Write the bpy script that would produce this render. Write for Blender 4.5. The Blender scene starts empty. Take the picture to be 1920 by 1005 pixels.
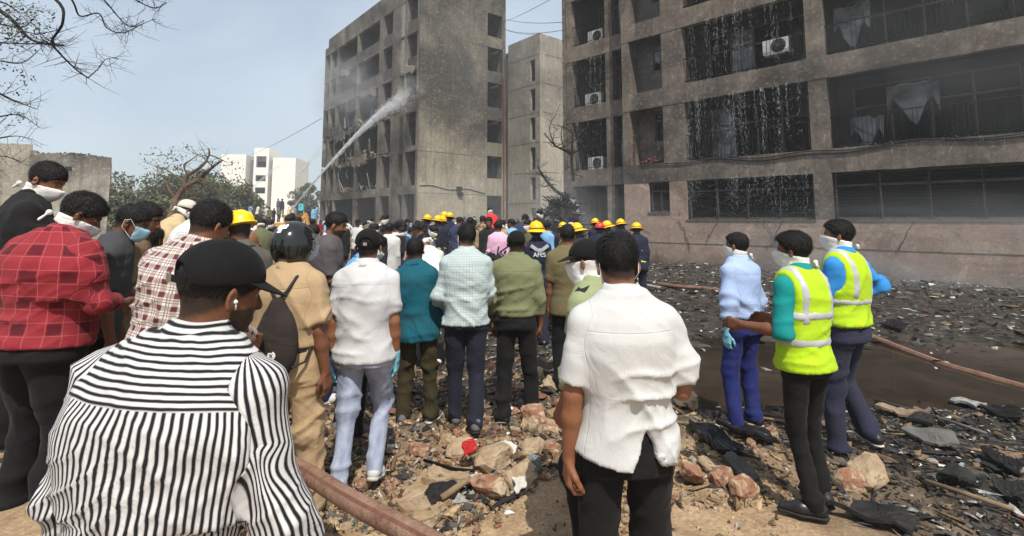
import bpy, bmesh, math, random
import numpy as np
from mathutils import Vector, Matrix

# ------------------------------------------------------------------ camera, sky, sun, exposure
SC = bpy.context.scene
COL = SC.collection
R = math.radians
F_PX, CAM_Z, PITCH = 950.0, 1.75, R(5.6)
HORIZON = 411.0
PY0 = HORIZON - F_PX * math.tan(PITCH)

cam_data = bpy.data.cameras.new('camera')
cam = bpy.data.objects.new('camera', cam_data)
COL.objects.link(cam)
cam.location = (0, 0, CAM_Z)
cam.rotation_euler = (R(90) + PITCH, 0, 0)
cam_data.sensor_width = 36.0
cam_data.lens = 36.0 * F_PX / 1920.0
cam_data.shift_y = (PY0 - 502.5) / 1920.0
cam_data.clip_start = 0.05
cam_data.clip_end = 3000.0
SC.camera = cam

SUN_EL, SUN_AZ = R(56), R(166)          # azimuth measured clockwise from the view direction (+Y)
sun_dir = Vector((math.sin(SUN_AZ) * math.cos(SUN_EL), math.cos(SUN_AZ) * math.cos(SUN_EL), math.sin(SUN_EL)))

world = bpy.data.worlds.new('World')
SC.world = world
world.use_nodes = True
wn, wl = world.node_tree.nodes, world.node_tree.links
wn.clear()
w_out = wn.new('ShaderNodeOutputWorld')
w_bg = wn.new('ShaderNodeBackground')
w_sky = wn.new('ShaderNodeTexSky')
w_sky.sky_type = 'NISHITA'
w_sky.sun_disc = False
w_sky.sun_elevation = SUN_EL
w_sky.sun_rotation = SUN_AZ
w_sky.air_density = 1.0
w_sky.dust_density = 2.2
w_sky.ozone_density = 1.0
w_bg.inputs['Strength'].default_value = 0.125
# drifting grey-brown smoke thinly veiling the whole sky
w_tc = wn.new('ShaderNodeTexCoord')
w_map = wn.new('ShaderNodeMapping')
w_map.inputs['Scale'].default_value = (1.3, 1.3, 2.6)
w_no = wn.new('ShaderNodeTexNoise')
w_no.inputs['Scale'].default_value = 1.6
w_no.inputs['Detail'].default_value = 6.0
w_no.inputs['Roughness'].default_value = 0.55
w_no.inputs['Distortion'].default_value = 0.35
w_rmp = wn.new('ShaderNodeMapRange')
w_rmp.inputs['From Min'].default_value = 0.38
w_rmp.inputs['From Max'].default_value = 0.72
w_rmp.inputs['To Min'].default_value = 0.42
w_rmp.inputs['To Max'].default_value = 0.68
w_mix = wn.new('ShaderNodeMix')
w_mix.data_type = 'RGBA'
w_mix.inputs['B'].default_value = (6.4, 7.2, 7.8, 1)
wl.new(w_tc.outputs['Generated'], w_map.inputs['Vector'])
wl.new(w_map.outputs['Vector'], w_no.inputs['Vector'])
wl.new(w_no.outputs['Fac'], w_rmp.inputs['Value'])
wl.new(w_rmp.outputs['Result'], w_mix.inputs['Factor'])
wl.new(w_sky.outputs['Color'], w_mix.inputs['A'])
wl.new(w_mix.outputs['Result'], w_bg.inputs['Color'])
wl.new(w_bg.outputs['Background'], w_out.inputs['Surface'])

sun_data = bpy.data.lights.new('sun', 'SUN')
sun_data.energy = 5.0
sun_data.angle = R(0.5)
sun_data.color = (1.0, 0.95, 0.87)
sun = bpy.data.objects.new('sun', sun_data)
COL.objects.link(sun)
sun.rotation_euler = sun_dir.to_track_quat('Z', 'Y').to_euler()
sun.location = (0, 0, 60)

SC.render.engine = 'CYCLES'
SC.view_settings.view_transform = 'Standard'
SC.view_settings.look = 'None'
SC.view_settings.exposure = 0.12
SC.view_settings.gamma = 1.0
SC.cycles.use_denoising = True
SC.cycles.max_bounces = 6
SC.cycles.diffuse_bounces = 3
SC.cycles.glossy_bounces = 3
SC.cycles.transparent_max_bounces = 12
SC.cycles.volume_bounces = 0
SC.cycles.volume_step_rate = 2.0
SC.cycles.volume_max_steps = 96
SC.cycles.caustics_reflective = False
SC.cycles.caustics_refractive = False


# ------------------------------------------------------------------ where a sight line meets the place
def ray(px, py):
    v = (PY0 - py) / F_PX
    cp, sp = math.cos(PITCH), math.sin(PITCH)
    return ((px - 960.0) / F_PX, cp - v * sp, sp + v * cp)


def ground_at(px, py, z=0.0):
    d = ray(px, py)
    t = (z - CAM_Z) / d[2]
    return (d[0] * t, d[1] * t, z)


def at_depth(px, py, y):
    d = ray(px, py)
    t = y / d[1]
    return (d[0] * t, y, CAM_Z + d[2] * t)


random.seed(11)
RNG = np.random.default_rng(7)


# ------------------------------------------------------------------ object helpers
def link(o, parent=None):
    COL.objects.link(o)
    if parent is not None:
        o.parent = parent
    return o


def tag(o, label=None, cat=None, group=None, kind=None):
    if label: o['label'] = label
    if cat: o['category'] = cat
    if group: o['group'] = group
    if kind: o['kind'] = kind
    return o


def empty(name, loc=(0, 0, 0), rz=0.0):
    o = bpy.data.objects.new(name, None)
    o.empty_display_size = 0.2
    link(o)
    o.location = loc
    o.rotation_euler = (0, 0, rz)
    return o


def mesh_np(name, V, Q, T=None, smooth=True):
    """fast mesh from numpy vertices, quads and (optionally) triangles"""
    me = bpy.data.meshes.new(name)
    V = np.ascontiguousarray(V, dtype=np.float32)
    Q = np.zeros((0, 4), np.int32) if Q is None else np.ascontiguousarray(Q, dtype=np.int32)
    T = np.zeros((0, 3), np.int32) if T is None else np.ascontiguousarray(T, dtype=np.int32)
    me.vertices.add(len(V))
    me.vertices.foreach_set('co', V.ravel())
    nl = Q.size + T.size
    me.loops.add(nl)
    me.loops.foreach_set('vertex_index', np.concatenate([Q.ravel(), T.ravel()]))
    npol = len(Q) + len(T)
    me.polygons.add(npol)
    st = np.concatenate([np.arange(len(Q)) * 4, len(Q) * 4 + np.arange(len(T)) * 3]).astype(np.int32)
    me.polygons.foreach_set('loop_start', st)
    me.update(calc_edges=True)
    me.polygons.foreach_set('use_smooth', np.full(npol, smooth, dtype=bool))
    return me


def obj(name, me, mat=None, parent=None, **tags):
    o = bpy.data.objects.new(name, me)
    link(o, parent)
    if mat is not None:
        for m in (mat if isinstance(mat, (list, tuple)) else [mat]):
            me.materials.append(m)
    if tags:
        tag(o, **tags)
    return o


class MB:
    """collects simple solids into one mesh"""
    def __init__(self):
        self.v, self.f, self.m = [], [], []

    def add(self, V, Fs, mi=0):
        b = len(self.v)
        self.v.extend([tuple(p) for p in V])
        self.f.extend([tuple(i + b for i in f) for f in Fs])
        self.m.extend([mi] * len(Fs))

    def box(self, x0, y0, z0, x1, y1, z1, mi=0, M=None):
        V = [(x0, y0, z0), (x1, y0, z0), (x1, y1, z0), (x0, y1, z0), (x0, y0, z1), (x1, y0, z1), (x1, y1, z1), (x0, y1, z1)]
        if M is not None:
            V = [M @ Vector(p) for p in V]
        self.add(V, [(0, 3, 2, 1), (4, 5, 6, 7), (0, 1, 5, 4), (1, 2, 6, 5), (2, 3, 7, 6), (3, 0, 4, 7)], mi)

    def bar(self, a, b, w, h=None, mi=0):
        a, b = Vector(a), Vector(b)
        h = w if h is None else h
        d = (b - a).normalized()
        up = Vector((0, 0, 1)) if abs(d.z) < 0.95 else Vector((0, 1, 0))
        s = d.cross(up).normalized()
        u = s.cross(d)
        V = []
        for c in (a, b):
            for i, j in ((-1, -1), (1, -1), (1, 1), (-1, 1)):
                V.append(c + s * (i * w / 2) + u * (j * h / 2))
        self.add(V, [(0, 1, 2, 3), (7, 6, 5, 4), (0, 4, 5, 1), (1, 5, 6, 2), (2, 6, 7, 3), (3, 7, 4, 0)], mi)

    def tube(self, pts, rad, n=8, mi=0, cap=True):
        pts = [Vector(p) for p in pts]
        rads = rad if isinstance(rad, (list, tuple)) else [rad] * len(pts)
        V, Fs = [], []
        ref = None
        for i, p in enumerate(pts):
            d = (pts[min(i + 1, len(pts) - 1)] - pts[max(i - 1, 0)]).normalized()
            if ref is None:
                ref = Vector((0, 0, 1)) if abs(d.z) < 0.9 else Vector((1, 0, 0))
            s = d.cross(ref).normalized()
            u = s.cross(d).normalized()
            ref = u
            for k in range(n):
                a = 2 * math.pi * k / n
                V.append(p + (s * math.cos(a) + u * math.sin(a)) * rads[i])
        for i in range(len(pts) - 1):
            for k in range(n):
                k2 = (k + 1) % n
                Fs.append((i * n + k, i * n + k2, (i + 1) * n + k2, (i + 1) * n + k))
        if cap:
            Fs.append(tuple(range(n - 1, -1, -1)))
            Fs.append(tuple((len(pts) - 1) * n + k for k in range(n)))
        self.add(V, Fs, mi)

    def lathe(self, prof, n=20, mi=0, M=None, sx=1.0, sy=1.0):
        V, Fs = [], []
        for (r, z) in prof:
            for k in range(n):
                a = 2 * math.pi * k / n
                p = Vector((r * math.cos(a) * sx, r * math.sin(a) * sy, z))
                V.append(M @ p if M is not None else p)
        for i in range(len(prof) - 1):
            for k in range(n):
                k2 = (k + 1) % n
                Fs.append((i * n + k, i * n + k2, (i + 1) * n + k2, (i + 1) * n + k))
        self.add(V, Fs, mi)

    def mesh(self, name, smooth=False):
        me = bpy.data.meshes.new(name)
        me.from_pydata([tuple(p) for p in self.v], [], self.f)
        if any(self.m):
            me.polygons.foreach_set('material_index', self.m)
        me.polygons.foreach_set('use_smooth', [smooth] * len(self.f))
        me.update()
        return me

    def build(self, name, mat, parent=None, smooth=False, **tags):
        return obj(name, self.mesh(name, smooth), mat, parent, **tags)


# ------------------------------------------------------------------ numpy noise
def _hash(ix, iy, iz):
    h = (ix.astype(np.int64) * 374761393 + iy.astype(np.int64) * 668265263 + iz.astype(np.int64) * 2147483647) & 0xffffffff
    h = ((h ^ (h >> 13)) * 1274126177) & 0xffffffff
    h = h ^ (h >> 16)
    return (h & 0xffff).astype(np.float32) / 65535.0


def vnoise(P):
    P = np.asarray(P, dtype=np.float32)
    I = np.floor(P)
    f = P - I
    f = f * f * (3 - 2 * f)
    I = I.astype(np.int64)
    out = 0
    for dx in (0, 1):
        wx = f[..., 0] if dx else 1 - f[..., 0]
        for dy in (0, 1):
            wy = f[..., 1] if dy else 1 - f[..., 1]
            for dz in (0, 1):
                wz = f[..., 2] if dz else 1 - f[..., 2]
                out = out + wx * wy * wz * _hash(I[..., 0] + dx, I[..., 1] + dy, I[..., 2] + dz)
    return out


def fbm(P, oct=3):
    P = np.asarray(P, dtype=np.float32)
    a, s, t = 1.0, 0.0, 0.0
    for k in range(oct):
        s = s + a * vnoise(P * (2.03 ** k) + 17.3 * k)
        t += a
        a *= 0.5
    return s / t


def uv3(u, v, w=0.0):
    return np.stack([u, v, np.zeros_like(u) + w], -1)


# ------------------------------------------------------------------ signed distance shapes -> mesh
def smin(a, b, k):
    h = np.clip(0.5 + 0.5 * (b - a) / k, 0, 1)
    return b * (1 - h) + a * h - k * h * (1 - h)


def smax(a, b, k):
    return -smin(-a, -b, k)


def cone(p, a, b, r0, r1):
    a = np.asarray(a, np.float32); b = np.asarray(b, np.float32)
    ba = b - a
    pa = p - a
    t = np.clip((pa @ ba) / float(ba @ ba), 0, 1)
    q = pa - t[:, None] * ba
    return np.sqrt((q * q).sum(1)) - (r0 + (r1 - r0) * t)


def ell(p, c, r):
    q = p - np.asarray(c, np.float32)
    r = np.asarray(r, np.float32)
    k0 = np.sqrt(((q / r) ** 2).sum(1))
    k1 = np.sqrt(((q / (r * r)) ** 2).sum(1)) + 1e-6
    return k0 * (k0 - 1) / k1


def ring2(x, y, a, b):
    k0 = np.sqrt((x / a) ** 2 + (y / b) ** 2)
    k1 = np.sqrt((x / (a * a)) ** 2 + (y / (b * b)) ** 2) + 1e-5
    return np.where(k0 < 0.2, (k0 - 1) * np.minimum(a, b), k0 * (k0 - 1) / k1)


_CORN = np.array([(0, 0, 0), (1, 0, 0), (0, 1, 0), (1, 1, 0), (0, 0, 1), (1, 0, 1), (0, 1, 1), (1, 1, 1)])
_EDG = [(0, 1), (2, 3), (4, 5), (6, 7), (0, 2), (1, 3), (4, 6), (5, 7), (0, 4), (1, 5), (2, 6), (3, 7)]


def sdf_mesh(f, lo, hi, h):
    """surface nets over a sparse evaluation of f; returns vertices, quads"""
    lo = np.asarray(lo, np.float32); hi = np.asarray(hi, np.float32)
    C = 4
    nc = np.maximum(np.ceil((hi - lo) / (C * h)).astype(int), 1)
    n = nc * C + 1
    gx, gy, gz = np.meshgrid(*[np.arange(k) for k in nc], indexing='ij')
    cidx = np.stack([gx, gy, gz], -1).reshape(-1, 3)
    cc = lo + (cidx + 0.5) * (C * h)
    d = f(cc.astype(np.float32))
    act = np.abs(d) < C * h * 1.35 + 0.004
    Fd = np.repeat(np.repeat(np.repeat(np.where(d < 0, -1.0, 1.0).astype(np.float32).reshape(nc), C, 0), C, 1), C, 2)
    Fd = np.pad(Fd, ((0, 1), (0, 1), (0, 1)), mode='edge')
    mask = np.zeros(n, bool)
    a = cidx[act]
    off = np.stack(np.meshgrid(*[np.arange(C + 1)] * 3, indexing='ij'), -1).reshape(-1, 3)
    ii = (a[:, None, :] * C + off[None]).reshape(-1, 3)
    mask[ii[:, 0], ii[:, 1], ii[:, 2]] = True
    pt = np.argwhere(mask)
    val = f((lo + pt * h).astype(np.float32))
    Fd[pt[:, 0], pt[:, 1], pt[:, 2]] = val
    Fd[0], Fd[-1], Fd[:, 0], Fd[:, -1], Fd[:, :, 0], Fd[:, :, -1] = 1, 1, 1, 1, 1, 1
    s = Fd < 0
    cnt = np.zeros(np.array(n) - 1, np.int8)
    for (x, y, z) in _CORN:
        cnt += s[x:n[0] - 1 + x, y:n[1] - 1 + y, z:n[2] - 1 + z]
    cm = (cnt > 0) & (cnt < 8)
    ci = np.argwhere(cm)
    if len(ci) == 0:
        return np.zeros((0, 3)), np.zeros((0, 4), int)
    cv = np.stack([Fd[ci[:, 0] + x, ci[:, 1] + y, ci[:, 2] + z] for (x, y, z) in _CORN], 1)
    acc = np.zeros((len(ci), 3), np.float32); num = np.zeros(len(ci), np.float32)
    for (e0, e1) in _EDG:
        v0, v1 = cv[:, e0], cv[:, e1]
        c = (v0 < 0) != (v1 < 0)
        t = np.where(c, v0 / np.where(c, v0 - v1, 1), 0)
        p = _CORN[e0] + t[:, None] * (_CORN[e1] - _CORN[e0])
        acc += np.where(c[:, None], p, 0); num += c
    V = lo + (ci + acc / num[:, None]) * h
    vid = np.full(np.array(n) - 1, -1, np.int32)
    vid[ci[:, 0], ci[:, 1], ci[:, 2]] = np.arange(len(ci))
    Q = []
    for ax in range(3):
        b, c = (ax + 1) % 3, (ax + 2) % 3
        S = np.moveaxis(s, (ax, b, c), (0, 1, 2))
        W = np.moveaxis(vid, (ax, b, c), (0, 1, 2))
        A, B = S[:-1, 1:-1, 1:-1], S[1:, 1:-1, 1:-1]
        e = np.argwhere(A != B)
        fl = A[e[:, 0], e[:, 1], e[:, 2]]
        i, j, k = e[:, 0], e[:, 1] + 1, e[:, 2] + 1
        q = np.stack([W[i, j - 1, k - 1], W[i, j, k - 1], W[i, j, k], W[i, j - 1, k]], 1)
        q[~fl] = q[~fl][:, ::-1]
        Q.append(q)
    Q = np.concatenate(Q)
    Q = Q[(Q >= 0).all(1)]
    return V, Q


def vnormals(V, Q):
    n = np.cross(V[Q[:, 2]] - V[Q[:, 0]], V[Q[:, 3]] - V[Q[:, 1]])
    N = np.zeros_like(V)
    for k in range(4):
        np.add.at(N, Q[:, k], n)
    return N / (np.linalg.norm(N, axis=1, keepdims=True) + 1e-9)


def relax(V, Q, it=1, w=0.5):
    for _ in range(it):
        S = np.zeros_like(V); c = np.zeros(len(V))
        for k in range(4):
            np.add.at(S, Q[:, k], V[Q[:, (k + 1) % 4]] + V[Q[:, (k + 3) % 4]])
            np.add.at(c, Q[:, k], 2)
        V = V * (1 - w) + w * S / np.maximum(c, 1)[:, None]
    return V


def rotm(lean=0, side=0, twist=0):
    return np.array(Matrix.Rotation(R(twist), 3, 'Z') @ Matrix.Rotation(R(side), 3, 'Y') @ Matrix.Rotation(R(-lean), 3, 'X'), np.float32)


def unit(v):
    v = np.asarray(v, np.float32)
    return v / np.linalg.norm(v)


def set_attr(me, name, A, kind):
    at = me.attributes.new(name, kind, 'POINT')
    at.data.foreach_set('vector' if kind == 'FLOAT_VECTOR' else 'color', np.ascontiguousarray(A, np.float32).ravel())


# ------------------------------------------------------------------ materials
def srgb(r, g, b):
    f = lambda c: (c / 255 / 12.92) if c / 255 <= 0.04045 else ((c / 255 + 0.055) / 1.055) ** 2.4
    return (f(r), f(g), f(b), 1.0)


class Mat:
    def __init__(self, name, rough=0.8, spec=0.3):
        self.m = bpy.data.materials.new(name)
        self.m.use_nodes = True
        self.n, self.l = self.m.node_tree.nodes, self.m.node_tree.links
        self.b = self.n['Principled BSDF']
        self.b.inputs['Roughness'].default_value = rough
        self.b.inputs['Specular IOR Level'].default_value = spec

    def node(self, t, **kw):
        nd = self.n.new(t)
        for k, v in kw.items():
            if hasattr(nd, k):
                setattr(nd, k, v)
            else:
                nd.inputs[k].default_value = v
        return nd

    def link(self, a, b):
        self.l.new(a, b)

    def coord(self, kind='Object', scale=(1, 1, 1)):
        if kind.startswith('@'):
            tc = self.node('ShaderNodeAttribute', attribute_name=kind[1:])
            src = tc.outputs['Vector']
        elif kind == 'World':
            tc = self.node('ShaderNodeNewGeometry')
            src = tc.outputs['Position']
        else:
            tc = self.node('ShaderNodeTexCoord')
            src = tc.outputs[kind]
        mp = self.node('ShaderNodeMapping')
        mp.inputs['Scale'].default_value = scale
        self.link(src, mp.inputs['Vector'])
        return mp.outputs['Vector']

    def noise(self, vec, scale, detail=4, rough=0.55, dist=0.0):
        nd = self.node('ShaderNodeTexNoise')
        nd.inputs['Scale'].default_value = scale
        nd.inputs['Detail'].default_value = detail
        nd.inputs['Roughness'].default_value = rough
        nd.inputs['Distortion'].default_value = dist
        self.link(vec, nd.inputs['Vector'])
        return nd.outputs['Fac']

    def rng(self, val, a, b, c=0.0, d=1.0, interp='LINEAR'):
        nd = self.node('ShaderNodeMapRange', interpolation_type=interp)
        for k, v in zip(('From Min', 'From Max', 'To Min', 'To Max'), (a, b, c, d)):
            nd.inputs[k].default_value = v
        self.link(val, nd.inputs['Value'])
        return nd.outputs['Result']

    def mix(self, fac, a, b, blend='MIX'):
        nd = self.node('ShaderNodeMix', data_type='RGBA', blend_type=blend)
        for s, x in (('Factor', fac), ('A', a), ('B', b)):
            if hasattr(x, 'node'):
                self.link(x, nd.inputs[s])
            elif s == 'Factor':
                nd.inputs[s].default_value = x
            else:
                nd.inputs[s].default_value = x
        return nd.outputs['Result']

    def math(self, op, a, b=None, c=None):
        nd = self.node('ShaderNodeMath', operation=op)
        for i, x in enumerate((a, b, c)):
            if x is None: continue
            if hasattr(x, 'node'): self.link(x, nd.inputs[i])
            else: nd.inputs[i].default_value = x
        return nd.outputs[0]

    def sep(self, vec):
        nd = self.node('ShaderNodeSeparateXYZ')
        self.link(vec, nd.inputs[0])
        return nd.outputs

    def color(self, c):
        if hasattr(c, 'node'): self.link(c, self.b.inputs['Base Color'])
        else: self.b.inputs['Base Color'].default_value = c
        return self

    def bump(self, h, strength=0.4, dist=0.01):
        nd = self.node('ShaderNodeBump')
        nd.inputs['Strength'].default_value = strength
        nd.inputs['Distance'].default_value = dist
        self.link(h, nd.inputs['Height'])
        self.link(nd.outputs['Normal'], self.b.inputs['Normal'])
        return self

    def rough(self, v):
        self.link(v, self.b.inputs['Roughness'])
        return self


def plain(name, col, rough=0.6, spec=0.3, metal=0.0, var=0.25, scale=9.0):
    m = Mat(name, rough, spec)
    m.b.inputs['Metallic'].default_value = metal
    if var > 0:
        f = m.noise(m.coord('Object'), scale, 5)
        dark = tuple(c * (1 - var) for c in col[:3]) + (1,)
        m.color(m.mix(m.rng(f, 0.3, 0.7), dark, col))
    else:
        m.color(col)
    return m.m


def cloth(name, col, pattern=None, rough=0.88, crumple=0.5, col2=None, dirt=0.12):
    """woven fabric; @puv holds metres round the limb (u), along it (v) and which piece (w)"""
    m = Mat(name, rough, 0.15)
    m.b.inputs['Sheen Weight'].default_value = 0.03
    at1 = m.node('ShaderNodeAttribute', attribute_name='puv')
    at2 = m.node('ShaderNodeAttribute', attribute_name='puv2')
    w = m.sep(at1.outputs['Vector'])[2]
    on_arm = m.math('GREATER_THAN', w, 0.0)
    vm = m.node('ShaderNodeMix', data_type='VECTOR')
    m.link(on_arm, vm.inputs['Factor'])
    m.link(at1.outputs['Vector'], vm.inputs[4])
    m.link(at2.outputs['Vector'], vm.inputs[5])
    uv = vm.outputs[1]
    s = m.sep(uv)
    u, v = s[0], s[1]

    def scaled(sx, sy):
        mp = m.node('ShaderNodeMapping')
        mp.inputs['Scale'].default_value = (sx, sy, 1)
        m.link(uv, mp.inputs['Vector'])
        return mp.outputs['Vector']
    wob = m.noise(uv, 9.0, 2)
    u_w = m.math('ADD', u, m.math('MULTIPLY', m.math('SUBTRACT', wob, 0.5), 0.010))
    base = col

    def stripe(x, period, duty, soft=0.08, phase=0.0):
        t = m.math('FRACT', m.math('ADD', m.math('DIVIDE', x, period), phase))
        d = m.math('ABSOLUTE', m.math('SUBTRACT', t, 0.5))
        return m.rng(d, duty / 2 - soft / 2, duty / 2 + soft / 2, 1.0, 0.0)

    if pattern == 'stripes':            # black stripes on white; the yoke runs crosswise
        yoke = m.math('MULTIPLY', m.math('GREATER_THAN', v, 0.435), m.math('LESS_THAN', w, 0.0))
        vv = m.math('ADD', v, m.math('MULTIPLY', m.math('SUBTRACT', wob, 0.5), 0.008))
        x = m.math('ADD', m.math('MULTIPLY', vv, yoke), m.math('MULTIPLY', u_w, m.math('SUBTRACT', 1.0, yoke)))
        seam = m.rng(m.math('ABSOLUTE', m.math('SUBTRACT', v, 0.435)), 0.002, 0.004, 0.0, 1.0)
        base = m.mix(stripe(x, 0.0140, 0.45, 0.16), col, col2)
    elif pattern == 'plaid':            # white ground, wine bands and thin lines
        ground = col
        b1 = stripe(u_w, 0.058, 0.40, 0.05)
        b2 = stripe(v, 0.058, 0.40, 0.05)
        t1 = m.math('MAXIMUM', stripe(u_w, 0.058, 0.07, 0.03, 0.36), stripe(u_w, 0.058, 0.07, 0.03, 0.56))
        t2 = m.math('MAXIMUM', stripe(v, 0.058, 0.07, 0.03, 0.36), stripe(v, 0.058, 0.07, 0.03, 0.56))
        a = m.math('MULTIPLY', m.math('ADD', b1, b2), 0.48)
        a = m.math('MAXIMUM', a, m.math('MULTIPLY', m.math('MAXIMUM', t1, t2), 0.75))
        base = m.mix(a, col, col2)
    elif pattern == 'windowpane':       # shadowy broad checks
        b1 = stripe(u_w, 0.13, 0.42, 0.06)
        b2 = stripe(v, 0.13, 0.42, 0.06)
        a = m.math('MULTIPLY', m.math('MULTIPLY', b1, b2), 0.85)
        a = m.math('MAXIMUM', a, m.math('MULTIPLY', m.math('ADD', b1, b2), 0.13))
        l1 = m.math('MAXIMUM', stripe(u_w, 0.065, 0.03, 0.02), stripe(v, 0.065, 0.03, 0.02))
        base = m.mix(a, col, col2)
        base = m.mix(m.math('MULTIPLY', l1, 0.25), base, (0.75, 0.35, 0.33, 1))
    elif pattern == 'finecheck':
        t1 = stripe(u_w, 0.022, 0.14, 0.08)
        t2 = stripe(v, 0.022, 0.14, 0.08)
        base = m.mix(m.math('MULTIPLY', m.math('MAXIMUM', t1, t2), 0.8), col, col2)
    elif pattern == 'denim':
        f = m.noise(scaled(1, 0.5), 10.0, 4)
        g = m.noise(scaled(220, 60), 3.0, 2)
        base = m.mix(m.rng(f, 0.35, 0.68), col, col2)
        base = m.mix(m.math('MULTIPLY', g, 0.25), base, (0.9, 0.92, 0.95, 1))
    elif pattern == 'camo':
        f = m.noise(m.coord('Object'), 9.0, 2, dist=0.8)
        g = m.noise(m.coord('Object', (1, 1, 1.7)), 13.0, 2, dist=0.6)
        base = m.mix(m.rng(f, 0.47, 0.52), col, col2)
        base = m.mix(m.rng(g, 0.58, 0.61), base, (0.02, 0.018, 0.012, 1))
    elif pattern == 'mesh':
        g = m.noise(uv, 420.0, 1)
        base = m.mix(m.math('MULTIPLY', g, 0.25), col, tuple(c * 0.6 for c in col[:3]) + (1,))
    # uneven dye, sweat and dust
    d = m.noise(uv, 4.5, 5, 0.6)
    dk = m.mix(dirt, base, (0.10, 0.085, 0.07, 1))
    base = m.mix(m.rng(d, 0.42, 0.75), base, dk)
    m.color(base)
    f1 = m.noise(scaled(1.0, 0.9), 9.0, 3, 0.55, 1.6)
    f2 = m.noise(uv, 55.0, 3, 0.6, 0.5)
    f3 = m.noise(uv, 900.0, 1)
    hgt = m.math('ADD', m.math('ADD', f1, m.math('MULTIPLY', f2, 0.10)), m.math('MULTIPLY', f3, 0.012))
    # stitched armhole and yoke seams
    seam = m.rng(m.math('ABSOLUTE', w), 0.0, 0.004, -0.45, 0.0)
    ysel = m.math('MULTIPLY', m.math('LESS_THAN', w, 0.0), m.math('GREATER_THAN', w, -0.9))
    yoke_s = m.math('MULTIPLY', ysel, m.rng(m.math('ABSOLUTE', m.math('SUBTRACT', v, 0.435)), 0.0, 0.004, -0.45, 0.0))
    hgt = m.math('ADD', hgt, m.math('ADD', seam, yoke_s))
    m.bump(hgt, crumple * 0.85, 0.012)
    return m.m


# ------------------------------------------------------------------ surfaces of the place
def concrete(name, base, soot=0.5, warm=None, sc=0.35, streak=True, rough=0.9, cracks=False, zg=None):
    m = Mat(name, rough, 0.2)
    v = m.coord('Object')
    big = m.noise(v, sc, 6, 0.62, 0.6)
    mid = m.noise(v, sc * 5, 6, 0.65)
    fine = m.noise(v, 26.0, 5, 0.7)
    c = m.mix(m.rng(mid, 0.3, 0.72), tuple(x * 0.72 for x in base[:3]) + (1,), base)
    if warm:
        c = m.mix(m.rng(m.noise(v, sc * 3.1, 5, 0.6, 0.4), 0.46, 0.62), c, warm)
    if streak:
        st = m.noise(m.coord('Object', (5.0, 5.0, 0.28)), 1.0, 5, 0.65)
        c = m.mix(m.rng(st, 0.48, 0.74, 0, 0.7), c, tuple(x * 0.30 for x in base[:3]) + (1,))
        st2 = m.noise(m.coord('Object', (16.0, 16.0, 0.8)), 1.0, 4, 0.6)
        c = m.mix(m.rng(st2, 0.52, 0.74, 0, 0.3), c, tuple(x * 0.42 for x in base[:3]) + (1,))
        c = m.mix(m.rng(m.noise(v, 3.1, 6, 0.7, 0.8), 0.55, 0.68, 0, 0.5), c, tuple(min(1, x * 1.35) for x in base[:3]) + (1,))
    pl = m.noise(v, 1.3, 7, 0.72, 0.5)
    c = m.mix(m.rng(pl, 0.60, 0.615, 0, 0.55), c, tuple(min(1, x * 1.5) for x in base[:3]) + (1,))
    c = m.mix(m.rng(pl, 0.385, 0.37, 0, 0.6), c, tuple(x * 0.30 for x in base[:3]) + (1,))
    sfv = big
    if zg:
        zc = m.sep(v)[2]
        sfv = m.math('ADD', big, m.math('MULTIPLY', m.rng(zc, zg[0], zg[1]), zg[2]))
    sf = m.rng(sfv, 0.58 - 0.5 * soot, 1.0 - 0.5 * soot, 0.0, 0.92)
    c = m.mix(sf, c, (0.030, 0.029, 0.028, 1))
    c = m.mix(m.rng(fine, 0.36, 0.62, 0.42, 0.0), c, (0.04, 0.036, 0.032, 1))
    mid2 = m.noise(v, 7.5, 6, 0.72, 0.4)
    c = m.mix(m.rng(mid2, 0.55, 0.70, 0.0, 0.38), c, tuple(min(1, x * 1.5) for x in base[:3]) + (1,))
    c = m.mix(m.rng(mid2, 0.44, 0.32, 0.0, 0.45), c, (0.035, 0.031, 0.028, 1))
    m.color(c)
    h = m.math('ADD', m.math('MULTIPLY', fine, 0.5), mid)
    if cracks:
        vo = m.node('ShaderNodeTexVoronoi', feature='DISTANCE_TO_EDGE')
        vo.inputs['Scale'].default_value = 0.9
        m.link(m.coord('Object'), vo.inputs['Vector'])
        h = m.math('ADD', h, m.rng(vo.outputs['Distance'], 0.0, 0.012, -0.6, 0.0))
    m.bump(h, 0.55, 0.03)
    return m.m


M_PLASTER_R = concrete('sooty_brown_plaster', srgb(156, 144, 130), 0.64, warm=srgb(126, 110, 99), sc=0.45)
M_PINK = concrete('pinkish_plinth_plaster', srgb(174, 153, 138), 0.20, warm=srgb(154, 129, 115), sc=0.55, streak=False, zg=(0.75, 0.1, 0.22))
M_CONC_M = concrete('sooty_grey_concrete', srgb(160, 152, 138), 0.72, sc=0.34)
M_CONC_S = concrete('stained_beige_concrete', srgb(180, 171, 150), 0.34, sc=0.16, zg=(4.0, 9.5, 0.30))
M_CONC_B = concrete('beige_concrete', srgb(182, 174, 158), 0.14, sc=0.14, zg=(5, 14, 0.16))
M_SOOT = concrete('soot_blackened_wall', (0.035, 0.034, 0.032, 1), 0.55, sc=0.8, streak=False)
M_SOOTG = concrete('smoke_greyed_wall', (0.16, 0.15, 0.14, 1), 0.5, sc=0.6)
M_FARWHITE = plain('cream_painted_wall', (0.86, 0.82, 0.74, 1), 0.9, 0.1, var=0.08, scale=0.4)
M_FARGREY = concrete('shaded_recess_grey', srgb(120, 122, 122), 0.0, sc=0.1, cracks=False)  # shade of the gaps beside the far stair tower, put into the wall colour
M_BLACKMETAL = plain('burnt_iron', (0.012, 0.011, 0.011, 1), 0.9, 0.08, var=0.5, scale=20)
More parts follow.
